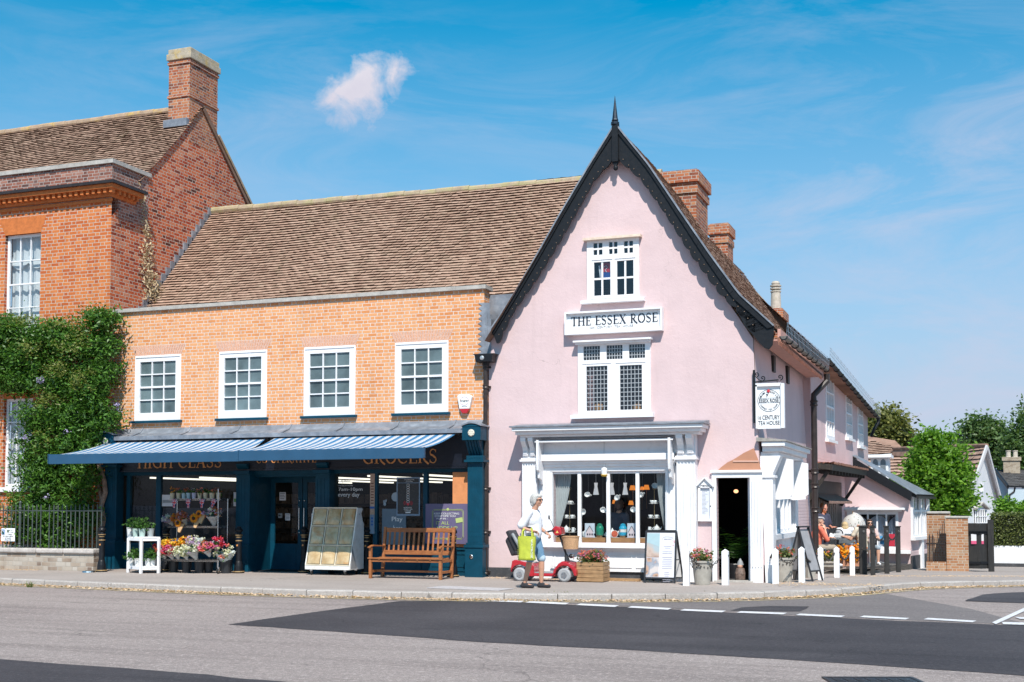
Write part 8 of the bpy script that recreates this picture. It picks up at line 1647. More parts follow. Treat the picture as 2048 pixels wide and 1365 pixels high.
def seated(lab, px, py_head, y, fang, skin, hm, cols, vox=.012, lean=.0, s=1., arms=None, hf=None, grp=None, legs=True):
 hd_ = at(px, py_head, y); zf = zd(y); f = Vector((math.cos(fang), math.sin(fang), 0)); sd = f.cross(Vector((0, 0, 1))); zs = max(hd_.z-.72, zf+.48)
 pe = Vector((hd_.x, y, 0))-f*(lean+.05); B_ = lambda a, l, z: Vector((pe.x, pe.y, z))+f*a+sd*l
 J = dict(pelvis=B_(0, 0, zs), chest=B_(lean*.6, 0, zs+.33), neck=B_(lean*.95, 0, zs+.56), head=Vector((hd_.x, hd_.y, hd_.z)), shl=B_(lean*.9, -.18, zs+.48), shr=B_(lean*.9, .18, zs+.48), hpl=B_(.02, -.1, zs-.02), hpr=B_(.02, .1, zs-.02), knl=B_(.44, -.12, zs), knr=B_(.44, .12, zs), anl=B_(.42, -.12, zf+.08), anr=B_(.48, .12, zf+.08))
 J['ell'] = B_(lean+.12, -.24, zs+.22); J['elr'] = B_(lean+.12, .24, zs+.22); J['wrl'] = B_(lean+.33, -.12, zs+.28); J['wrr'] = B_(lean+.33, .12, zs+.28)
 if arms: J.update({k: B_(*v[:2], zs+v[2]) for k, v in arms.items()})
 r, P, HM, V, M = person(lab, (pe.x, pe.y, zf), J, f, hf or f, skin, vox, s, .98)
 cloth(r, 'top', cols[0], [(V['pelvis'], V['chest'], .15, .15), (V['shl'], V['shl'].lerp(V['ell'], cols[2]), .065, .062), (V['shr'], V['shr'].lerp(V['elr'], cols[2]), .065, .062), (V['shl'], V['shr'], .065, .065)], [(V['chest'], .13, .17, .18)], M, .016)
 cloth(r, 'trousers', cols[1], [(V['hpl'], V['knl'], .10, .075), (V['hpr'], V['knr'], .10, .075)]+([(V['knl'], V['anl'], .072, .055), (V['knr'], V['anr'], .072, .055)] if legs else []), [(V['pelvis'], .14, .17, .11)], M, .016)
 for q in 'lr': cloth(r, 'shoe', F_white, [(V['an'+q]-Vector((0, 0, .03)), V['an'+q]+f*.15-Vector((0, 0, .045)), .045, .035)], (), M, .014)
 chair(pe.x, pe.y, math.atan2(f.y, f.x)+PI/2, 'metal cafe chair under the '+' '.join(lab.split(' ')[:6])); return r, P, HM, V, M
khaki = fabric('khaki', (.34, .28, .22)); F_jean = fabric('dark_jeans', (.03, .035, .06))
r, P, HM, V, M = seated('man in grey flat cap and coral shirt sitting at the cafe table', 1640, 1043, 7.7, rad(25), SK2, None, (F_coral, khaki, .95), arms={'elr': (.25, .22, .18), 'wrr': (.22, .10, .47), 'ell': (.2, -.24, .2), 'wrl': (.42, -.1, .24)}, lean=.08)
b = MB()
for c, rr_ in ((( -.03,0,.02), (.095,.085,.075)), ((-.07,0,-.03), (.05,.07,.06))): b.ell(P(*c), *rr_, 12, 8, HM)
obj('hair', b, mat('grey_hair', (.34, .25, .19), .8, var=.2, bump=.5), r, remesh=.012)
b = MB(); b.ell(P(-.01,0,.088), .12, .10, .036, 14, 8, HM); b.ell(P(.07,0,.055), .07, .075, .016, 12, 6, HM); obj('flat_cap', b, mat('cap_tweed', (.34, .34, .37), .9, var=.15, scale=40), r, remesh=.012)
r, P, HM, V, M = seated('blonde woman in white top sitting with her back to the street', 1690, 1052, 10.6, rad(100), SK2, None, (F_white, khaki, .5), lean=.03)
M_blond = mat('blonde_hair', (.55, .40, .22), .7, var=.25, scale=40, bump=.6)
b = MB()
for c, rr_ in (((-.03,0,.03), (.10,.09,.09)), ((-.06,0,-.06), (.07,.10,.10)), ((-.06,0,-.14), (.05,.085,.08))): b.ell(P(*c), *rr_, 12, 8, HM)
obj('hair', b, M_blond, r, remesh=.012)
r, P, HM, V, M = seated('woman with auburn hair in cream top leaning over the table beside the dark post', 1713, 1066, 9.4, rad(165), SK2, None, (fabric('cream', (.60, .52, .42)), fabric('rust_skirt', (.50, .16, .06)), .6), lean=.16)
b = MB()
for c, rr_ in (((-.03,0,.03), (.10,.09,.09)), ((-.07,0,-.06), (.06,.09,.09))): b.ell(P(*c), *rr_, 12, 8, HM)
obj('hair', b, mat('auburn_hair', (.42, .13, .05), .7, var=.25, scale=40, bump=.6), r, remesh=.012)
r, P, HM, V, M = seated('woman in dark sunglasses seated facing the street behind the dark deck posts', 1739, 1047, 12.0, rad(-68), SK2, None, (fabric('blush', (.55, .40, .38)), fabric('pale_denim', (.30, .36, .42)), .5), lean=.02, legs=False)
b = MB()
for c, rr_ in (((-.035,0,.035), (.105,.090,.088)), ((-.06,0,-.05), (.05,.095,.12)), ((.02,0,.088), (.075,.075,.036)), ((.02,.075,-.03), (.05,.024,.10)), ((.02,-.075,-.03), (.05,.024,.10))): b.ell(P(*c), *rr_, 12, 8, HM)
obj('hair', b, mat('dark_hair', (.05, .03, .025), .6, var=.2, scale=40, bump=.5), r, remesh=.012)
b = MB()
for q in (1, -1): b.ell(P(.086, q*.034, .012), .012, .032, .026, 10, 6, HM); b.beam(P(.08, q*.06, .014), P(-.01, q*.082, .01), .005, .01)
b.beam(P(.09, .01, .016), P(.09, -.01, .016), .006, .006); obj('sunglasses', b, M_dkgl, r); b = MB(); b.ell(P(.092, 0, -.054), .007, .022, .007, 8, 5, HM); obj('mouth', b, MATS['lips'], r)
y = 8.6; hd_ = at(1648, 1017, y); zf = zd(y); f = Vector((.75, -.55, 0)).normalized(); sd = f.cross(Vector((0, 0, 1))); h = hd_.z-zf; k = h/1.62; B_ = lambda a, l, z: Vector((hd_.x-.04, y, zf+z*k))+f*a+sd*l
J = dict(pelvis=B_(0,0,.95), chest=B_(.0,0,1.25), neck=B_(.01,0,1.47), head=hd_, shl=B_(0,-.19,1.40), shr=B_(0,.19,1.40), ell=B_(.02,-.25,1.12), elr=B_(.02,.25,1.12), wrl=B_(.26,-.06,1.08), wrr=B_(.26,.05,1.05), hpl=B_(0,-.1,.9), hpr=B_(0,.1,.9), knl=B_(.02,-.11,.5), knr=B_(.02,.11,.5), anl=B_(0,-.11,.08), anr=B_(0,.11,.08))
r, P, HM, V, M = person('bearded man with tied red hair in navy T-shirt standing at the old door', (hd_.x, y, zf), J, f, f+Vector((0, 0, -.35)), skinmat('ruddy', (.58, .25, .17)), .011, 1., 1., hd=((.3, .2, .1), (-.2, -.3, .1)))
cloth(r, 't_shirt', F_navy, [(V['pelvis'], V['chest'], .155, .155), (V['shl'], V['shl'].lerp(V['ell'], .75), .07, .07), (V['shr'], V['shr'].lerp(V['elr'], .75), .07, .07), (V['shl'], V['shr'], .07, .07)], [(V['chest'], .135, .185, .19)], M, .016)
cloth(r, 'jeans', F_jean, [(V['hp'+q], V['kn'+q], .105, .08) for q in 'lr']+[(V['kn'+q], V['an'+q], .078, .06) for q in 'lr'], [(V['pelvis'], .13, .17, .11)], M, .016)
M_ginger = mat('ginger_hair', (.42, .11, .035), .7, var=.25, scale=40, bump=.6); b = MB()
for c, rr_ in (((-.04,0,.045), (.098,.085,.08)), ((-.09,0,.09), (.04,.04,.04)), ((.055,0,-.085), (.045,.055,.04)), ((.03,.055,-.05), (.035,.018,.05)), ((.03,-.055,-.05), (.035,.018,.05))): b.ell(P(*c), *rr_, 12, 8, HM)
obj('hair_and_beard', b, M_ginger, r, remesh=.011)
b = MB();
for q in (1, -1): b.ell(P(.082, q*.032, .012), .008, .014, .008, 8, 5, HM)
obj('eyes', b, M_dkgl, r)
c = at(1706, 1058, 11.3); rr_ = (at(1731,1058,11.3).x-at(1681,1058,11.3).x)/2*1.03; hh = at(1706,1027,11.3).z-c.z
def florals():
 m = bpy.data.materials.new('floral_cotton'); m.use_nodes = True; t = NT(m.node_tree); tc = t.n('ShaderNodeTexCoord').outputs['Object']; v = t.n('ShaderNodeTexVoronoi', Vector=tc, Scale=17); f = t.mapr(v.outputs['Distance'], .26, .32, 1, 0)
 c_ = t.mix(f, (.66, .63, .60), t.mix(t.n('ShaderNodeSeparateXYZ', _0=v.outputs['Color']).outputs[0], (.40, .20, .20), (.22, .27, .22))); b = t.n('ShaderNodeBsdfPrincipled', Roughness=.8); t.put(b.inputs['Base Color'], c_)
 t.n('ShaderNodeOutputMaterial', Surface=t.n('ShaderNodeMixShader', _0=.25, _1=b, _2=t.n('ShaderNodeBsdfTranslucent', Color=c_))); return m
r = thing('parasol', 'small white floral parasol open over the women at the cafe table', 'parasol', (c.x, c.y, zd(11.3))); b = MB(); V2 = []; n = 32
for j in range(9):
 a = j/8*PI/2
 for k in range(n): q = 2*PI*k/n; sc_ = 1-.10*abs(math.sin(q*4))*(j/8); V2.append((c.x+rr_*math.sin(a)*math.cos(q)*sc_, c.y+rr_*math.sin(a)*math.sin(q)*sc_, c.z+hh*math.cos(a)+.08*rr_*math.cos(q)+.03*(1-sc_)*10*j/8))
b.add(V2, [(j*n+k, (j+1)*n+k, (j+1)*n+(k+1) % n, j*n+(k+1) % n) for j in range(8) for k in range(n)]); obj('canopy', b, florals(), r, smooth=True); b = MB(); b.tube([(c.x, c.y, c.z-.75), (c.x, c.y, c.z+hh+.06)], .012, 8); obj('shaft', b, M_crate, r)
c = Vector((tx+.02, 9.5, tz)); r = thing('handbag', 'pale grey handbag with black loop handles on the cafe table', 'bag', c); b = MB(); b.box(c.x-.17, 9.42, tz, c.x+.17, 9.55, tz+.13); obj('bag_body', b, mat('pale_leather', (.46, .46, .47), .6), r, bevel=.03)
for y_ in (9.43, 9.54): b = MB(); b.tube([(c.x-.12*math.cos(k*PI/8), y_, tz+.12+.12*math.sin(k*PI/8)) for k in range(9)], .012, 6); obj('handle', b, M_blkpl, r)
for k, (px, y, z, m_, lab) in enumerate(((1766,12.4,.0,mat('cover_blue', (.04, .22, .42), .5, var=.2, scale=12),'blue covered book standing behind the third deck post'), (1784,12.6,.0,M_red,'bright red menu stand behind the last two deck posts'))):
 q = at(px, 1085, y); b = MB(); b.obox((q.x, y, q.z+.06), .16, .02, .36 if k else .24, 0, rad(-8)); single('upright_card', b, m_, lab, 'card', (q.x, y, q.z))
for k, (px, lab) in enumerate(((1662, 'white teapot on the cafe table near the man in the cap'),)):
 q = Vector((at(px,1075,9.4).x, 9.4, tz)); b = MB(); b.lathe([(.04,0),(.07,.04),(.065,.09),(.03,.12),(.01,.14)], q, 14); r = thing('teapot', lab, 'teapot', q); obj('pot', b, M_white2, r); b = MB(); b.tube([q+Vector((.06, 0, .04)), q+Vector((.11, 0, .10))], [.012, .008], 6); obj('spout', b, M_white2, r)
# == TEA WINDOW DISPLAY
M_china = mat('white_china', (.74, .73, .72), .2, var=.05, scale=20, dirt=((.5, .25, .28), 22, .62, .7, .5), coat=.3)
y = .34
for k, (pa, pb, pc, lab, s) in enumerate(((1108, 1141, 1112, 'grey white tied back curtain at the left of the tea house window', 1), (1334, 1312, 1332, 'narrow tied back curtain at the right of the tea house window', -1))):
 zt, zb = hSh[3]-.04, hSh[1]+.10; X0 = at(pa,1010,.1).x; X1 = at(pb,950,.1).x; X2 = at(pc,1080,.1).x; V2 = []; n = 44; m_ = 14
 for j in range(m_+1):
  v = j/m_; xe = X1+(X2-X1)*(v**1.6); z = zt+(zb-zt)*v
  for i in range(n+1): u = i/n; V2.append((X0+(xe-X0)*u, .13+.022*math.sin(u*46+math.sin(v*3))*(1-.3*v), z+.0))
 b = MB(); b.add(V2, [(j*(n+1)+i, j*(n+1)+i+1, (j+1)*(n+1)+i+1, (j+1)*(n+1)+i) for j in range(m_) for i in range(n)]); single('curtain', b, mat('grey_linen', (.44, .46, .46), .85, var=.1, scale=6), lab, 'curtain', (X0, .13, zb), smooth=True)
def cup(b, c, s=1., tilt=None):
 t_ = MB(); t_.lathe([(.018*s,0),(.032*s,.02*s),(.042*s,.055*s),(.039*s,.055*s),(.03*s,.022*s),(.003,.01*s)], (0,0,0), 14); t_.tube([(.036*s+.022*s*math.sin(k*PI/6), 0, .045*s-.032*s*(k/6)) for k in range(7)], .004*s, 5)
 if tilt is not None: t_.xf(tilt)
 b.merge(t_, c)
def teapot(b, c, s=1., fl=1):
 t_ = MB(); t_.lathe([(.035,0),(.06,.03),(.065,.06),(.05,.095),(.03,.105),(.028,.115),(.008,.125),(.010,.14),(.002,.145)], (0,0,0), 16); t_.tube([(fl*.055,0,.04),(fl*.09,0,.06),(fl*.10,0,.10)], [.016,.011,.008], 8); t_.tube([(-fl*(.055+.035*math.sin(k*PI/6)), 0, .09-.06*k/6) for k in range(7)], .006, 5)
 t_.xf(Matrix.Scale(s, 4)); b.merge(t_, c)
for k, (pxs, lab) in enumerate(((1139.5, 'three tier cake stand of white china at the left of the tea house window'), (1309, 'three tier cake stand of white china at the right of the tea house window'))):
 x = at(pxs, 1060, y).x; zs3 = [at(pxs, p, y).z for p in ((1065, 1037, 1009) if k == 0 else (1064, 1037, 1008))]; zt = at(pxs, 980, y).z
 r = thing('cake_stand', lab, 'cake stand', (x, y, ZD), group='cake stands in the window'); b = MB(); b.tube([(x, y, ZD), (x, y, zt)], .006, 8); b.tube([(x+.03*math.sin(q*PI/6), y, zt+.03-.03*math.cos(q*PI/6)) for q in range(13)], .004, 5); obj('rod', b, mat('brass', (.52, .36, .16), .35, metal=.7), r)
 for z, rd_ in zip(zs3, (.16, .14, .115)): b = MB(); b.lathe([(rd_*.3, -.006), (rd_, .004), (rd_, .010), (.01, .004)], (x, y, z), 24); obj('tier', b, M_china, r)
 for (dx, z, kind, lb) in (((-.06, zs3[0], 't', 'floral'), (.09, zs3[0], 'j', ''), (-.06, zs3[1], 'c', ''), (.07, zs3[1], 'c', ''), (-.03, zs3[2], 'c', ''), (.035, zs3[2], 'c', ''))):
  b = MB(); c_ = (x+dx*(1 if k == 0 else -1), y-.05, z+.008)
  if kind == 't': teapot(b, c_, 1.0, -1 if k == 0 else 1); nm = 'teapot'
  elif kind == 'c': cup(b, c_, 1.15); nm = 'teacup'
  else: b.lathe([(.03,0),(.038,.03),(.028,.08),(.034,.095),(.01,.09)], c_, 14); b.tube([(c_[0]+.03+.03*math.sin(q*PI/6), c_[1], c_[2]+.08-.05*q/6) for q in range(7)], .005, 5); nm = 'milk_jug'
  tier = {zs3[0]: 'bottom', zs3[1]: 'middle', zs3[2]: 'top'}[z]; single(nm, b, M_china, f"white china {nm.replace('_', ' ')} on the {tier} tier of the {'left' if k == 0 else 'right'} cake stand"+(', left one' if (dx < 0) == (k == 0) else ', right one'), nm.replace('_', ' '), c_, 'china on the cake stands', smooth=True)
for k, (px, py, a, lab) in enumerate(((1176.5,993,0,'teacup hanging on its side high in the second pane of the tea window'), (1206,1023,40,'teacup hanging low in the second pane of the tea window'), (1164,1024,90,'teacup hanging close behind the first mullion'), (1238,998,-50,'teacup hanging near the top of the third pane'), (1285,993,-40,'teacup hanging high in the right hand pane'), (1267,1023,20,'teacup hanging low in the third pane beside its mullion'), (1309,975,35,'tilted cup and saucer hanging above the right cake stand'), (1131,977,-20,'teacup hanging above the left cake stand'))):
 c_ = at(px, py, .26); b = MB(); cup(b, c_, 1.5, Matrix.Rotation(rad(a), 4, 'Y') @ Matrix.Rotation(rad(60), 4, 'X')); b.tube([c_, (c_.x, c_.y, hSh[3])], .0012, 3); single('hanging_teacup', b, M_china, lab, 'teacup', c_, 'teacups hung in the tea house window')
for k, (px, pt, lab) in enumerate(((1192, 966, 'white pendant lamp in the second pane of the tea window'), (1224, 966, 'white pendant lamp half hidden behind the middle mullion'), (1250.5, 966, 'white pendant lamp in the third pane of the tea window'))):
 c_ = at(px, 990, .5 if k != 1 else .62); zt = at(px, pt, c_.y).z; r = thing('pendant_lamp', lab, 'lamp', (c_.x, c_.y, c_.z), group='pendant lamps in the window'); b = MB(); b.lathe([(.062, c_.z), (.03, c_.z+(zt-c_.z)*.7), (.040, zt), (.01, zt)], (c_.x, c_.y, 0), 16); obj('lamp_shade', b, mat('lit_white_shade', (.7, .7, .72), .6, var=0, emit=(1, .97, .95, .35)), r, smooth=False); b = MB(); b.tube([(c_.x, c_.y, zt), (c_.x, c_.y, 2.4)], .005, 5); obj('cord', b, M_white2, r)
 b = MB(); b.prism([(c_.x-.05, c_.y-.03, 2.32), (c_.x+.05, c_.y-.03, 2.32), (c_.x+.035, c_.y-.03, 2.24), (c_.x-.035, c_.y-.03, 2.24)], (0, .06, 0)); obj('ceiling_rose', b, M_white2, r)
c_ = at(1208.5, 950, -.16); r = thing('lantern', 'white and yellow lantern hanging from wires in front of the tea window', 'lantern', c_); b = MB(); b.lathe([(.055,.0),(.065,.10),(.05,.14),(.01,.15)], c_, 12); obj('hood', b, M_white2, r); b = MB(); b.lathe([(.05,-.035),(.075,.0),(.06,.006)], c_, 12); obj('rim', b, MATS['yellow_plastic'], r); b = MB()
for q in (-.03, .03): b.tube([c_+Vector((q, 0, .14)), (c_.x, -.16, z1_+.0)], .002, 4)
obj('wire', b, M_grey, r)
for k, (px, m_, lab) in enumerate(((1199.5, mat('green_enamel', (.01, .20, .12), .3, var=.4, scale=12, coat=.4), 'green tea caddy on the display shelf'), (1246, mat('blue_enamel', (.02, .32, .50), .3, var=.1, coat=.4), 'bright blue tea caddy on the display shelf'))):
 x = at(px, 1070, y).x; zt = at(px, 1042, y).z; h = zt-ZD-.06; r = thing('tea_caddy', lab, 'tea caddy', (x, y, ZD), group='tea caddies'); b = MB(); b.lathe([(.075,.04),(.082,.07),(.082,h*.72),(.06,h*.85)], (x, y, ZD), 20); obj('body', b, m_, r, smooth=True); b = MB(); b.lathe([(.055,h*.85),(.058,h*.95),(.03,h),(.01,h*1.02)], (x, y, ZD), 16); obj('lid', b, m_, r); b = MB(); b.box(x-.05, y-.05, ZD, x+.05, y+.05, ZD+.04); obj('foot', b, M_shelf, r)
 if k: b = MB(); b.lathe([(.083,.11),(.083,h*.6)], (x, y, ZD), 20); obj('picture_band', b, photo('harbour_print', [(.62,.60,.58),(.10,.30,.42),(.60,.35,.30),(.65,.65,.62)], 16, 2), r)
for k, (px, w_, lab) in enumerate(((1180, .15, 'canvas print of a gabled tea house left of the green caddy'), (1264, .135, 'canvas print of a gabled tea house right of the blue caddy'))):
 x = at(px, 1060, .22).x; z0 = ZD; zt = at(px, 1047, .22).z; r = thing('canvas_print', lab, 'picture', (x, .22, z0), group='two canvas prints'); b = MB(); b.box(x-w_*.7, .20, z0, x+w_*.7, .225, zt); obj('canvas', b, mat('pale_sky_print', (.50, .55, .62), .7, var=.12, scale=9), r)
 H = zt-z0; b = MB(); b.prism([(x-w_*.55, .197, z0+H*.02), (x+w_*.5, .197, z0+H*.02), (x+w_*.5, .197, z0+H*.4), (x, .197, z0+H*.80), (x-w_*.55, .197, z0+H*.38)], (0, .002, 0)); hs_ = obj('house_print', b, mat('pale_pink_print', (.62, .52, .54), .7, var=.05), r); b = MB()
 b.beam((x-w_*.55, .194, z0+H*.38), (x, .194, z0+H*.82), .006, .008); b.beam((x, .194, z0+H*.82), (x+w_*.5, .194, z0+H*.4), .006, .008)
 for q in range(4): b.box(x-w_*.4+q*.05, .193, z0+H*.15, x-w_*.4+q*.05+.028, .196, z0+H*.28)
 obj('line_print', b, M_ink, hs_)
for k, (px, s_, lab) in enumerate(((1171, 1.2, 'teapot half hidden behind the left canvas print'), (1215, 1.1, 'white teapot right of the green caddy'), (1224, 1.35, 'large white teapot left of the blue caddy behind the mullion'))): c_ = (at(px,1070,.4).x, .42, ZD); b = MB(); teapot(b, c_, s_, 1 if k != 1 else -1); single('teapot', b, M_china, lab, 'teapot', c_, 'teapots on the display shelf', smooth=True)
c_ = at(1229, 1072, .22); b = MB(); b.lathe([(.075, 0), (.07, .012), (.01, .008)], (c_.x, .24, ZD+.075), 22, (0, -1, .15)); r = thing('saucer', 'red and cream patterned plate standing at the front of the display', 'plate', (c_.x, .24, ZD)); obj('plate', b, M_china, r); b = MB(); b.lathe([(.068, .0), (.045, .002)], (c_.x, .224, ZD+.077), 22, (0, -1, .15)); obj('red_band', b, mat('red_glaze', (.50, .10, .05), .3, var=.3, scale=30), r)
for k, (px, py, s_, lab) in enumerate(((1265,976,.10,'lit orange table lamp shade deep inside, third pane'), (1293,975,.10,'lit orange lamp shade at the left of the fourth pane'), (1284,977,.07,'small lit orange shade beside the fourth mullion'), (1262,1006,.09,'low lit orange lamp shade behind the seated customer'), (1229,1004,.08,'lit orange shade beyond the hanging cup'))):
 yl = 3.6; c_ = at(px, py, yl); r = thing('table_lamp', lab, 'lamp', c_, group='orange lamps inside the tea house'); b = MB(); b.lathe([(s_*.75, -s_*.55), (s_*.48, s_*.55), (.01, s_*.55)], c_, 14); obj('lamp_shade', b, mat('lit_orange_shade', (.6, .25, .05), .6, var=0, emit=(1, .30, .04, .7)), r); b = MB(); b.tube([c_-Vector((0, 0, s_*.8)), c_-Vector((0, 0, .5))], .01, 6); obj('stem', b, M_crate, r)
yy = 1.3; hd_ = at(1240, 1010, yy); b_ = lambda x, z: Vector((hd_.x+x, yy, hd_.z+z)); J = dict(pelvis=b_(-.08,-.68), chest=b_(-.06,-.36), neck=b_(-.02,-.14), head=b_(0,0), shl=b_(-.22,-.24), shr=b_(.12,-.24), ell=b_(-.27,-.48), elr=b_(.18,-.46), wrl=b_(-.1,-.55)+Vector((0,.25,0)), wrr=b_(.1,-.52)+Vector((0,.25,0)), hpl=b_(-.16,-.7), hpr=b_(.02,-.7), knl=b_(-.16,-.7)+Vector((0,.42,0)), knr=b_(.02,-.7)+Vector((0,.42,0)), anl=b_(-.16,-1.1)+Vector((0,.42,0)), anr=b_(.02,-1.1)+Vector((0,.42,0)))
r, P, HM, V, M = person('customer in dark jacket seated inside the tea house window, seen from behind', (hd_.x, yy, .02), J, (0, 1, 0), (.6, 1, 0), SK2, .014)
cloth(r, 'jacket', fabric('slate_jacket', (.09, .10, .14)), [(V['pelvis'], V['chest'], .15, .16), (V['shl'], V['ell'], .075, .06), (V['shr'], V['elr'], .075, .06), (V['shl'], V['shr'], .08, .08)], [(V['chest'], .14, .18, .2)], M, .018); b = MB(); b.ell(P(-.03, 0, .0), .11, .10, .13, 12, 8, HM); obj('hair', b, mat('brown_hair', (.10, .055, .04), .7, var=.2), r, remesh=.014)
pp2 = Vector((at(1468,1130,.9).x, 1.0, .02)); r = thing('palm_plant', 'dark green potted palm just inside the open tea house door', 'potted plant', pp2); b = MB(); b.lathe([(.12,0),(.16,.28),(.15,.30),(.01,.27)], pp2, 16); obj('pot', b, M_blkpl, r); g = MB(); g.col = []
for k in range(26):
 a = R.uniform(0, 2*PI); L = R.uniform(.7, 1.15); el_ = R.uniform(.5, 1.3); pts = [pp2+Vector((0, 0, .3))+Vector((math.cos(a)*L*.55*q/6*math.cos(el_)*1.6, math.sin(a)*L*.5*q/6*math.cos(el_), L*1.1*math.sin(el_)*(q/6)-.35*(q/6)**3*L)) for q in range(7)]
 for q in range(1, 6):
  for sg in (1, -1):
   for h_ in (0, .5): p0 = pts[q].lerp(pts[q+1], h_); dd = (pts[q+1]-pts[q]).normalized(); sv = dd.cross(Vector((0, 0, 1))).normalized()*sg; tpx = p0+sv*.16+dd*.10-Vector((0, 0, .05)); g.quad(p0, p0+dd*.018, tpx, tpx-dd*.004); g.col.append(R.random())
obj('fronds', g, M_leafG, r)
c_ = Vector((at(1480,1130,.35).x, .38, .03)); r = thing('door_figurine', 'small pottery figure with a grey cap standing on the threshold of the open door', 'ornament', c_); b = MB(); b.lathe([(.10,0),(.11,.12),(.08,.22),(.04,.24)], c_, 14); obj('body', b, mat('mottled_brown', (.16, .11, .09), .6, var=.5, scale=18), r); b = MB(); b.ell(c_+Vector((0, -.02, .27)), .055, .055, .055); obj('head', b, SK2, r); b = MB(); b.lathe([(.07,.29),(.05,.35),(.01,.42)], c_, 14); obj('cap', b, M_grey, r)
c_ = at(1472, 983, 1.6); r = thing('glass_lamp', 'small glowing glass lamp hanging inside the tea house doorway', 'lamp', c_); b = MB(); b.ell(c_, .05, .05, .04); obj('globe', b, mat('warm_bulb', (.8, .4, .2), .4, var=0, emit=(1, .5, .25, 1.6)), r); b = MB(); b.tube([c_, (c_.x, c_.y, 2.58)], .004, 5); obj('cord', b, M_blkpl, r)
c_ = at(1448, 957, .8);
# == RIGHT BACKGROUND
pw = atg(1915, 1143); yw = pw.y; zg = pw.z; r = thing('garden_wall', 'tall weathered orange brick garden wall with a square pier beside the black gate', 'wall', (pw.x, yw, zg))
x0, x1, x2 = at(1893,1100,yw).x, at(1937,1100,yw).x, at(1852,1100,yw).x; zt = at(1915,1037,yw).z
b = MB(); b.box(x0, yw, zg-.3, x1, yw+.5, zt); b.box(x2, yw+.9, zg-.3, x0+.1, yw+1.2, at(1870,1028,yw+.9).z); b.box(x2, yw-.02, zg-.3, x0-.01, yw+.25, at(1870,1124,yw).z); obj('wall', b, M_brickW, r)
b = MB(); b.box(x0-.03, yw-.03, zt, x1+.03, yw+.53, zt+.06); b.box(x2, yw+.86, at(1870,1028,yw+.9).z, x0+.1, yw+1.24, at(1870,1028,yw+.9).z+.07); obj('capping', b, M_stone, r, bevel=.02)
r = thing('iron_railing', 'short rusty spiked iron railing between the brick pier and the white bay', 'railing', ((x0+x2)/2, yw+.1, zg)); zl = at(1870,1124,yw).z; zr = at(1870,1088,yw).z
for i in range(11): x = x2+.05+(x0-x2-.1)*i/10; b = MB(); tl_ = .12+(.5*(i/10)**2 if i > 5 else 0)+(.08 if i in (1, 3) else 0); w = .02 if i not in (1, 3) else .045; b.box(x-w/2, yw+.08, zl, x+w/2, yw+.11, zr+tl_); b.add([(x-w/2, yw+.08, zr+tl_), (x+w/2, yw+.08, zr+tl_), (x+w/2, yw+.11, zr+tl_), (x-w/2, yw+.11, zr+tl_), (x, yw+.095, zr+tl_+.1)], [(0,1,4),(1,2,4),(2,3,4),(3,0,4)]); obj('bar', b, M_iron, r)
b = MB(); b.box(x2, yw+.07, zr-.02, x0, yw+.12, zr+.02); obj('rail', b, M_iron, r)
x0, x1, x3 = at(1936,1100,yw).x, at(1960,1100,yw).x, at(1976,1100,yw+.25).x; zt = at(1950,1047,yw).z; r = thing('black_gate', 'tall black boarded double gate with small notices beside the brick pier', 'gate', (x1, yw, zg))
for k, (a, c, ya_, yb2) in enumerate(((x0, x1, yw+.1, yw+.05), (x1+.0, x3, yw+.05, yw+.25))):
 b = MB(); nb = 4
 for i in range(nb): u, v = i/nb, (i+1.0)/nb; b.prism([(a+(c-a)*u, ya_+(yb2-ya_)*u, zg+.08), (a+(c-a)*v, ya_+(yb2-ya_)*v, zg+.08), (a+(c-a)*v, ya_+(yb2-ya_)*v, zt), (a+(c-a)*u, ya_+(yb2-ya_)*u, zt)], (0, .05, 0))
 gt = obj('leaf', b, M_stainw, r); b = MB()
 for z in (zg+.25, zg+1.1, zt-.25): b.beam((a-.12*(k == 0), ya_-.02, z), (c, yb2-.02, z), .03, .06)
 obj('hinge_strap', b, M_black, gt); u = .5 if k == 0 else .35; q = Vector((a+(c-a)*u, ya_+(yb2-ya_)*u-.02, at(1945,1078,yw).z)); w = .07 if k == 0 else .03; b = MB(); b.box(q.x-w, q.y-.01, q.z-.13, q.x+w, q.y, q.z+.13); n_ = obj('notice', b, M_paper, gt); b = MB(); b.box(q.x-w, q.y-.014, q.z-.15, q.x+w, q.y-.011, q.z-.06); obj('red_strip', b, mat('pink_print', (.6, .08, .18), .6, var=0), n_)
b = MB(); b.box(x3, yw+.2, zg-.1, x3+.16, yw+.36, zt+.10); obj('gate_post', b, M_stainw, r)
ph = atg(2010, 1134); yh = ph.y; x0 = at(1988,1110,yh).x; x1 = x0+14; zt = at(2010,1092,yh).z; r = thing('white_wall', 'low white painted brick wall with a black base under the clipped hedge', 'wall', (x0+1, yh, ph.z)); b = MB(); b.box(x0, yh, ph.z-.3, x1, yh+.4, zt); obj('wall', b, M_whbrick, r); b = MB(); b.box(x0-.01, yh-.03, ph.z-.3, x1, yh, at(2010,1127,yh).z); obj('plinth', b, M_tar, r)
M_hedge = leafmat('hedge_leaf', (.035, .06, .018), (.20, .22, .06), .2); M_tree = leafmat('bright_tree_leaf', (.05, .14, .012), (.24, .42, .05), .4); M_dark = leafmat('dark_tree_leaf', (.045, .09, .03), (.17, .26, .09), .35); M_olive = leafmat('olive_tree_leaf', (.07, .09, .02), (.27, .26, .08), .25)
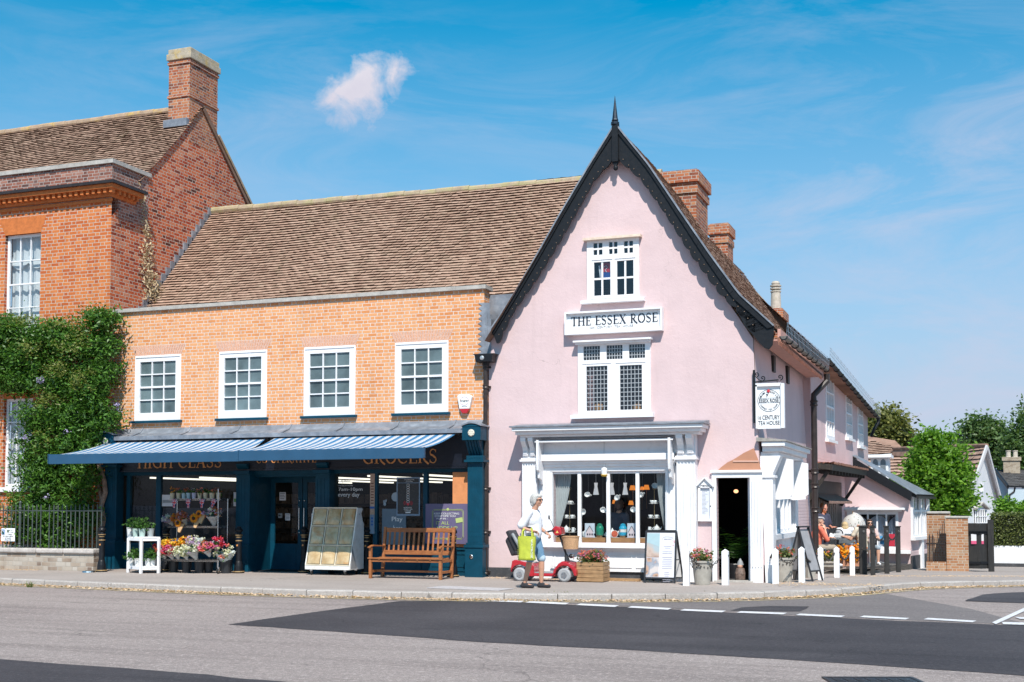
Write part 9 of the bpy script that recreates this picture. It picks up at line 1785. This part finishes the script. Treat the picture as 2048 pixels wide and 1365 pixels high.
rg = np.random.default_rng(5); n = 15000; zh0, zh1 = zt-.02, at(2010,1028,yh).z; fx_ = rg.random(n); P3 = np.stack([x0-.02+rg.random(n)*7, np.where(fx_ < .7, yh-.03+rg.random(n)*.12, yh+rg.random(n)*1.2), zh0+rg.random(n)*(zh1-zh0)], 1); tp_m = fx_ > .8; P3[tp_m, 2] = zh1+rg.normal(0, .03, tp_m.sum()); m3 = (fx_ > .7) & (fx_ < .8); P3[m3, 0] = x0+rg.normal(0, .04, m3.sum())
r = thing('hedge', 'clipped green brown hedge standing on the low white wall at the right edge', 'hedge', (x0+1, yh+.5, zh0)); leafmesh('foliage', P3, rg.uniform(.02, .045, n), M_hedge, r, .6, .4, 6); b = MB(); b.box(x0+.08, yh+.1, zh0, x0+7, yh+1.1, zh1-.06); obj('twigs', b, mat('hedge_core', (.02, .025, .012), .9, var=.3), r)
def tree(lab, px, pyb, dist, blobs, n, m_, sz, seed, nm='tree', clump=.3, tr_=.12, per=24, limbs=5):
 g0 = atd(px, pyb, dist); zg_ = gz(g0.x, g0.y); base = Vector((g0.x, g0.y, zg_)); r = thing(nm, lab, 'tree', base); BB = []
 for (x, y, rx, rz, dy) in blobs: c = atd(x, y, dist+dy); k = dist/F; BB.append((tuple(c), (rx*k, rx*k*.8, rz*k)))
 P4 = cloud(BB, n, seed, clump, per, .45); leafmesh('crown', P4, np.random.default_rng(seed).uniform(sz*.6, sz*1.25, len(P4)), m_, r, .5, .4, seed, .1)
 b = MB(); top = Vector(BB[0][0]); b.tube([base-Vector((0, 0, .1)), base.lerp(top, .4)+Vector((.05, 0, 0)), top], [tr_, tr_*.7, tr_*.25], 8)
 for i in range(limbs): q = Vector(BB[i % len(BB)][0]); s_ = base.lerp(top, .3+.08*i); b.tube([s_, s_.lerp(q, .5)+Vector((0, 0, .2)), q], [tr_*.45, tr_*.3, tr_*.1], 6)
 obj('trunk', b, M_bark, r); return r
tree('bright green bushy tree rising behind the brick garden wall', 1868, 1100, 41, [(1872,960,52,55,0),(1838,975,36,40,0),(1905,985,36,42,0),(1868,905,36,38,0),(1895,930,34,34,0),(1845,925,28,30,0),(1820,1005,26,26,0),(1922,945,20,22,0),(1870,1010,55,24,0),(1863,878,12,16,0),(1893,880,10,14,0),(1935,1000,14,20,0),(1812,968,18,10,0),(1930,900,10,8,0),(1846,888,12,9,0),(1917,1015,20,14,0)], 23000, M_tree, .085, 31, clump=.17, per=38)
tree('olive brown tree behind the far end of the pink wing', 1775, 950, 95, [(1770,855,42,32,0),(1745,870,30,30,0),(1795,880,26,24,0),(1780,830,12,14,0),(1750,838,10,12,0),(1815,885,12,10,0)], 7000, M_olive, .2, 32, clump=.5, tr_=.2)
tree('open branching tree behind the cottage chimney', 1965, 950, 110, [(1960,868,34,24,0),(1935,862,16,14,0),(1990,880,24,22,0),(1955,845,20,9,0),(1985,855,22,14,0),(2000,915,24,30,0),(1915,880,8,8,0)], 5200, M_dark, .21, 33, clump=.55, tr_=.25, limbs=7)
tree('tall dark evergreen at the right edge behind the slate roof', 2048, 960, 105, [(2045,870,30,44,0),(2030,900,26,36,0),(2062,840,24,40,0),(2040,935,30,24,0),(2080,900,40,50,0)], 9000, M_dark, .2, 34, clump=.4, tr_=.25)
tree('leafy shrub growing above the hedge at the right edge', 2020, 1040, 46, [(2015,1018,22,14,0),(2042,1020,20,12,0),(2005,1008,10,8,0),(2065,1020,20,12,0)], 3600, M_tree, .07, 35, 'shrub', .14, .04)
tree('pale green bush between the black gate and the white wall', 1982, 1110, 42, [(1982,1090,7,18,0),(1984,1070,5,12,0)], 900, M_wisY, .05, 36, 'shrub', .08, .02)
tree('low green trees behind the cottage roofs', 1830, 900, 120, [(1825,893,20,8,0),(1850,890,16,10,0),(1920,892,14,10,0)], 1500, M_dark, .25, 37, clump=.6, tr_=.2)
Q = lambda x, y, d_: atd(x, y, d_)
M_wr = mat('white_render', (.66, .66, .68), .8, var=.05, scale=2, bump=.1)
r = thing('cottage', 'white cottage with steep gable and orange brown pantile roof behind the bright tree', 'cottage', (Q(1950,1050,74).x, Q(1950,1050,74).y, -.7))
N, N2, Fr, E1, E2, ER = Q(1974,893,72), Q(1974,893,72), Q(1786,899,84), Q(1935,1003,70), Q(1760,1008,82), Q(2004,1006,75)
up_ = N-E1; al = (E2-E1)
tiles('roof', r, E1, al, up_, al.length, up_.length, M_pant, .42, .36, .10, seed=21, sag=0)
b = MB(); b.quad(N, E1, E2, Fr); b.quad(N+(ER-E1)*0, ER, ER+al, Fr); b.quad(N, Fr, ER+al, ER)
for i in range(16): b.tube([N.lerp(Fr, i/16)+Vector((0,0,.05)), N.lerp(Fr, (i+.97)/16)+Vector((0,0,.05))], .12, 6)
obj('ridge', b, M_pant, r)
b = MB(); Z = -1.; gin = (E1-ER).normalized()*-.25; bk = al.normalized()*.35
A0, A1, A2 = E1+bk+gin*.5, ER+bk-gin*.5, N+bk; b.add([A0, A1, A2, Vector((A0.x, A0.y, Z)), Vector((A1.x, A1.y, Z))], [(0, 3, 4, 1), (0, 1, 2)]); B0 = E2+gin; b.quad(A0, Vector((A0.x, A0.y, Z)), Vector((B0.x, B0.y, Z)), B0)
obj('wall', b, M_wr, r)
b = MB(); b.beam(N, E1, .10, .22); b.beam(N, ER+Vector((0,0,-.05)), .10, .22); b.quad(N-Vector((0,0,.25)), N+bk*1.2-Vector((0,0,.25)), ER+bk*1.2, ER); obj('bargeboard', b, mat('pale_barge', (.55, .53, .54), .7), r)
fd = (A1-A0).normalized(); nrm = Vector((fd.y, -fd.x, 0)).normalized()
def gwin(px0, py0, px1, py1, nc, nr, parent, nm='window', arch=False):
 c0 = (px0-1935)/(2004-1935); c1 = (px1-1935)/(2004-1935); a = A0.lerp(A1, c0); c = A0.lerp(A1, c1); dd = 73.; z0 = CAM.z+(1012-py1)/F*dd; z1 = CAM.z+(1012-py0)/F*dd; pa, pc = Vector((a.x, a.y, 0))+nrm*.06, Vector((c.x, c.y, 0))+nrm*.06
 b = MB(); b.quad(pa+Vector((0,0,z0)), pc+Vector((0,0,z0)), pc+Vector((0,0,z1)), pa+Vector((0,0,z1))); w = obj(nm, b, mat('far_glass', (.16, .18, .2), .2), parent); b = MB()
 for i in range(nc+1): q = pa.lerp(pc, i/nc)+nrm*.02; b.beam(q+Vector((0,0,z0)), q+Vector((0,0,z1)), .05, .05)
 for j in range(nr+1): z = z0+(z1-z0)*j/nr; b.beam(pa+nrm*.02+Vector((0,0,z)), pc+nrm*.02+Vector((0,0,z)), .05, .05)
 obj('frame', b, M_white, w); return pa, pc, z0, z1
gwin(1962,952,1968,984,2, 3, r); pa, pc, z0, z1 = gwin(1952,1020,1975,1046,5, 2, r)
b = MB(); mid = (pa+pc)/2; b.beam(pa-fd*.2+Vector((0,0,z1+.05)), mid+Vector((0,0,z1+.42)), .35, .08); b.beam(mid+Vector((0,0,z1+.42)), pc+fd*.2+Vector((0,0,z1+.05)), .35, .08); obj('hood', b, M_stone, r)
b = MB(); D = lambda x, y, d_=66: atd(x, y, d_)
dq = D(1758, 930); r2 = thing('dormer_cottage', 'tiled cottage roof with a flat white dormer window at the end of the pink wing', 'cottage', (dq.x, dq.y, -.7))
a1, a2, a3, a4 = D(1725,868,88), D(1790,878,86), D(1818,905,84), D(1720,912,84); tiles('upper_roof', r2, a4, a3-a4, a1-a4, (a3-a4).length, (a1-a4).length, M_pant, .42, .36, .09, seed=22, sag=0, trim=lambda s, t_: s < (a3-a4).length-t_*.9)
b = MB(); b.quad(a4-Vector((0,0,.12)), a3-Vector((0,0,.12)), a2-Vector((0,0,.12)), a1-Vector((0,0,.12))); obj('roof_underlay', b, M_pant, r2); b = MB(); a5, a6 = Vector((a4.x, a4.y, -1)), Vector((a3.x, a3.y, -1)); b.quad(a5, a6, a3, a4); obj('wall', b, M_wr, r2)
c1, c2 = D(1722,915,64), D(1784,915,64); lo1, lo2 = D(1720,1000,60), D(1830,1000,60); tiles('lower_roof', r2, lo1, lo2-lo1, c1-lo1, (lo2-lo1).length, (c1-lo1).length, M_pant, .42, .36, .09, seed=23, sag=0)
b = MB(); w0, w1 = D(1742,950,60), D(1778,950,60); zt = D(1760,916,60).z; zb2 = D(1760,968,60).z; b.box(w0.x, w0.y-.1, zb2, w1.x, w0.y+1.5, zt); dm_ = obj('dormer', b, M_wr, r2); b = MB(); b.box(w0.x-.8, w0.y-.4, zt, w1.x+.15, w0.y+1.6, zt+.14); obj('dormer_roof', b, M_white, dm_)
for k in (0, 1): b = MB(); u0 = w0.x+(w1.x-w0.x)*(.12+.44*k); u1_ = u0+(w1.x-w0.x)*.3; b.box(u0, w0.y-.13, zb2+.2, u1_, w0.y-.10, zt-.25); b.ell(((u0+u1_)/2, w0.y-.115, zt-.25), (u1_-u0)/2, .015, .18, 10, 6); obj('arched_light', b, MATS['far_glass'], dm_)
r3 = thing('slate_house', 'pale blue white house with slate roof and a brick chimney at the right edge', 'house', (D(2030,1000,80).x, D(2030,1000,80).y, -.7))
s1, s2, s3, s4 = D(1990,941,84), D(2140,941,84), D(2140,974,78), D(2016,974,78); tiles('roof', r3, s4, s3-s4, s1-s4+(s4-s4), (s3-s4).length, (s1-s4).length, M_slate, .5, .3, .04, seed=24, sag=0)
b = MB(); b.add([s1, s2, s3, s4], [(0,1,2,3)]); b.add([s1-Vector((0,0,.05)), s4-Vector((0,0,.05)), Vector((s4.x, s4.y, -1)), Vector((s1.x, s1.y, -1))], [(0,1,2,3)]); b.quad(s4-Vector((0,0,.1)), s3-Vector((0,0,.1)), Vector((s3.x, s3.y+.3, -1)), Vector((s4.x, s4.y+.3, -1))); gl_ = D(1990,1000,80); b.quad(s1-Vector((0,0,.1)), Vector((gl_.x, gl_.y, gl_.z)), Vector((gl_.x, gl_.y, -1)), Vector((s4.x, s4.y+.3, -1))); obj('wall', b, mat('pale_blue_render', (.46, .54, .60), .8, var=.04), r3)
b = MB(); b.beam(s1, s4, .1, .25); b.beam(s4, s3, .15, .12); g0_ = D(2024,985,78); b.tube([D(2030,976,78), D(2028,984,78), D(2019,990,78), D(2019,1030,78)], .06, 6); obj('gutter', b, M_black, r3)
c1 = D(2007,943,83); c2 = D(2040,943,83); zt = D(2020,916,83).z; b = MB(); b.box(c1.x, c1.y, c1.z-1, c2.x, c1.y+.7, zt-.2); b.box(c1.x-.08, c1.y-.08, zt-.2, c2.x+.08, c1.y+.78, zt+.05); ck = obj('chimney', b, brick('buff_brick', [(.30,.22,.15),(.42,.34,.25),(.46,.38,.3)], (.42,.38,.33)), r3); b = MB()
for px in (2017, 2031): q = D(px, 916, 83); b = MB(); b.lathe([(.20, 0), (.15, .1), (.15, .42), (.18, .45), (.18, .5), (.1, .5)], (q.x, q.y+.3, zt), 12); obj('chimney_pot', b, MATS['stone_pot'], ck)
b = MB(); p0, p1 = D(1800,860,90), D(1900,885,90); b.tube([p0, p0.lerp(p1, .5)-Vector((0,0,.15)), p1], .02, 4); single('overhead_wire', b, M_black, 'thin overhead wire crossing the sky behind the bright green tree', 'wire', p0)
P5 = cloud([((CAM.x+210*math.cos(rad(a)), CAM.y+210*math.sin(rad(a)), 2.2), (7, 3, 4.5+1.2*math.sin(a*1.7))) for a in range(40, 100, 3)], 9000, 51, 1.0, 30, .5); ds_ = leafmesh('distant_trees', P5, np.random.default_rng(3).uniform(.3, .6, len(P5)), M_dark, None, .6, .4, 52); ds_['kind'] = 'stuff'; ds_['label'] = 'distant line of trees beyond the houses'
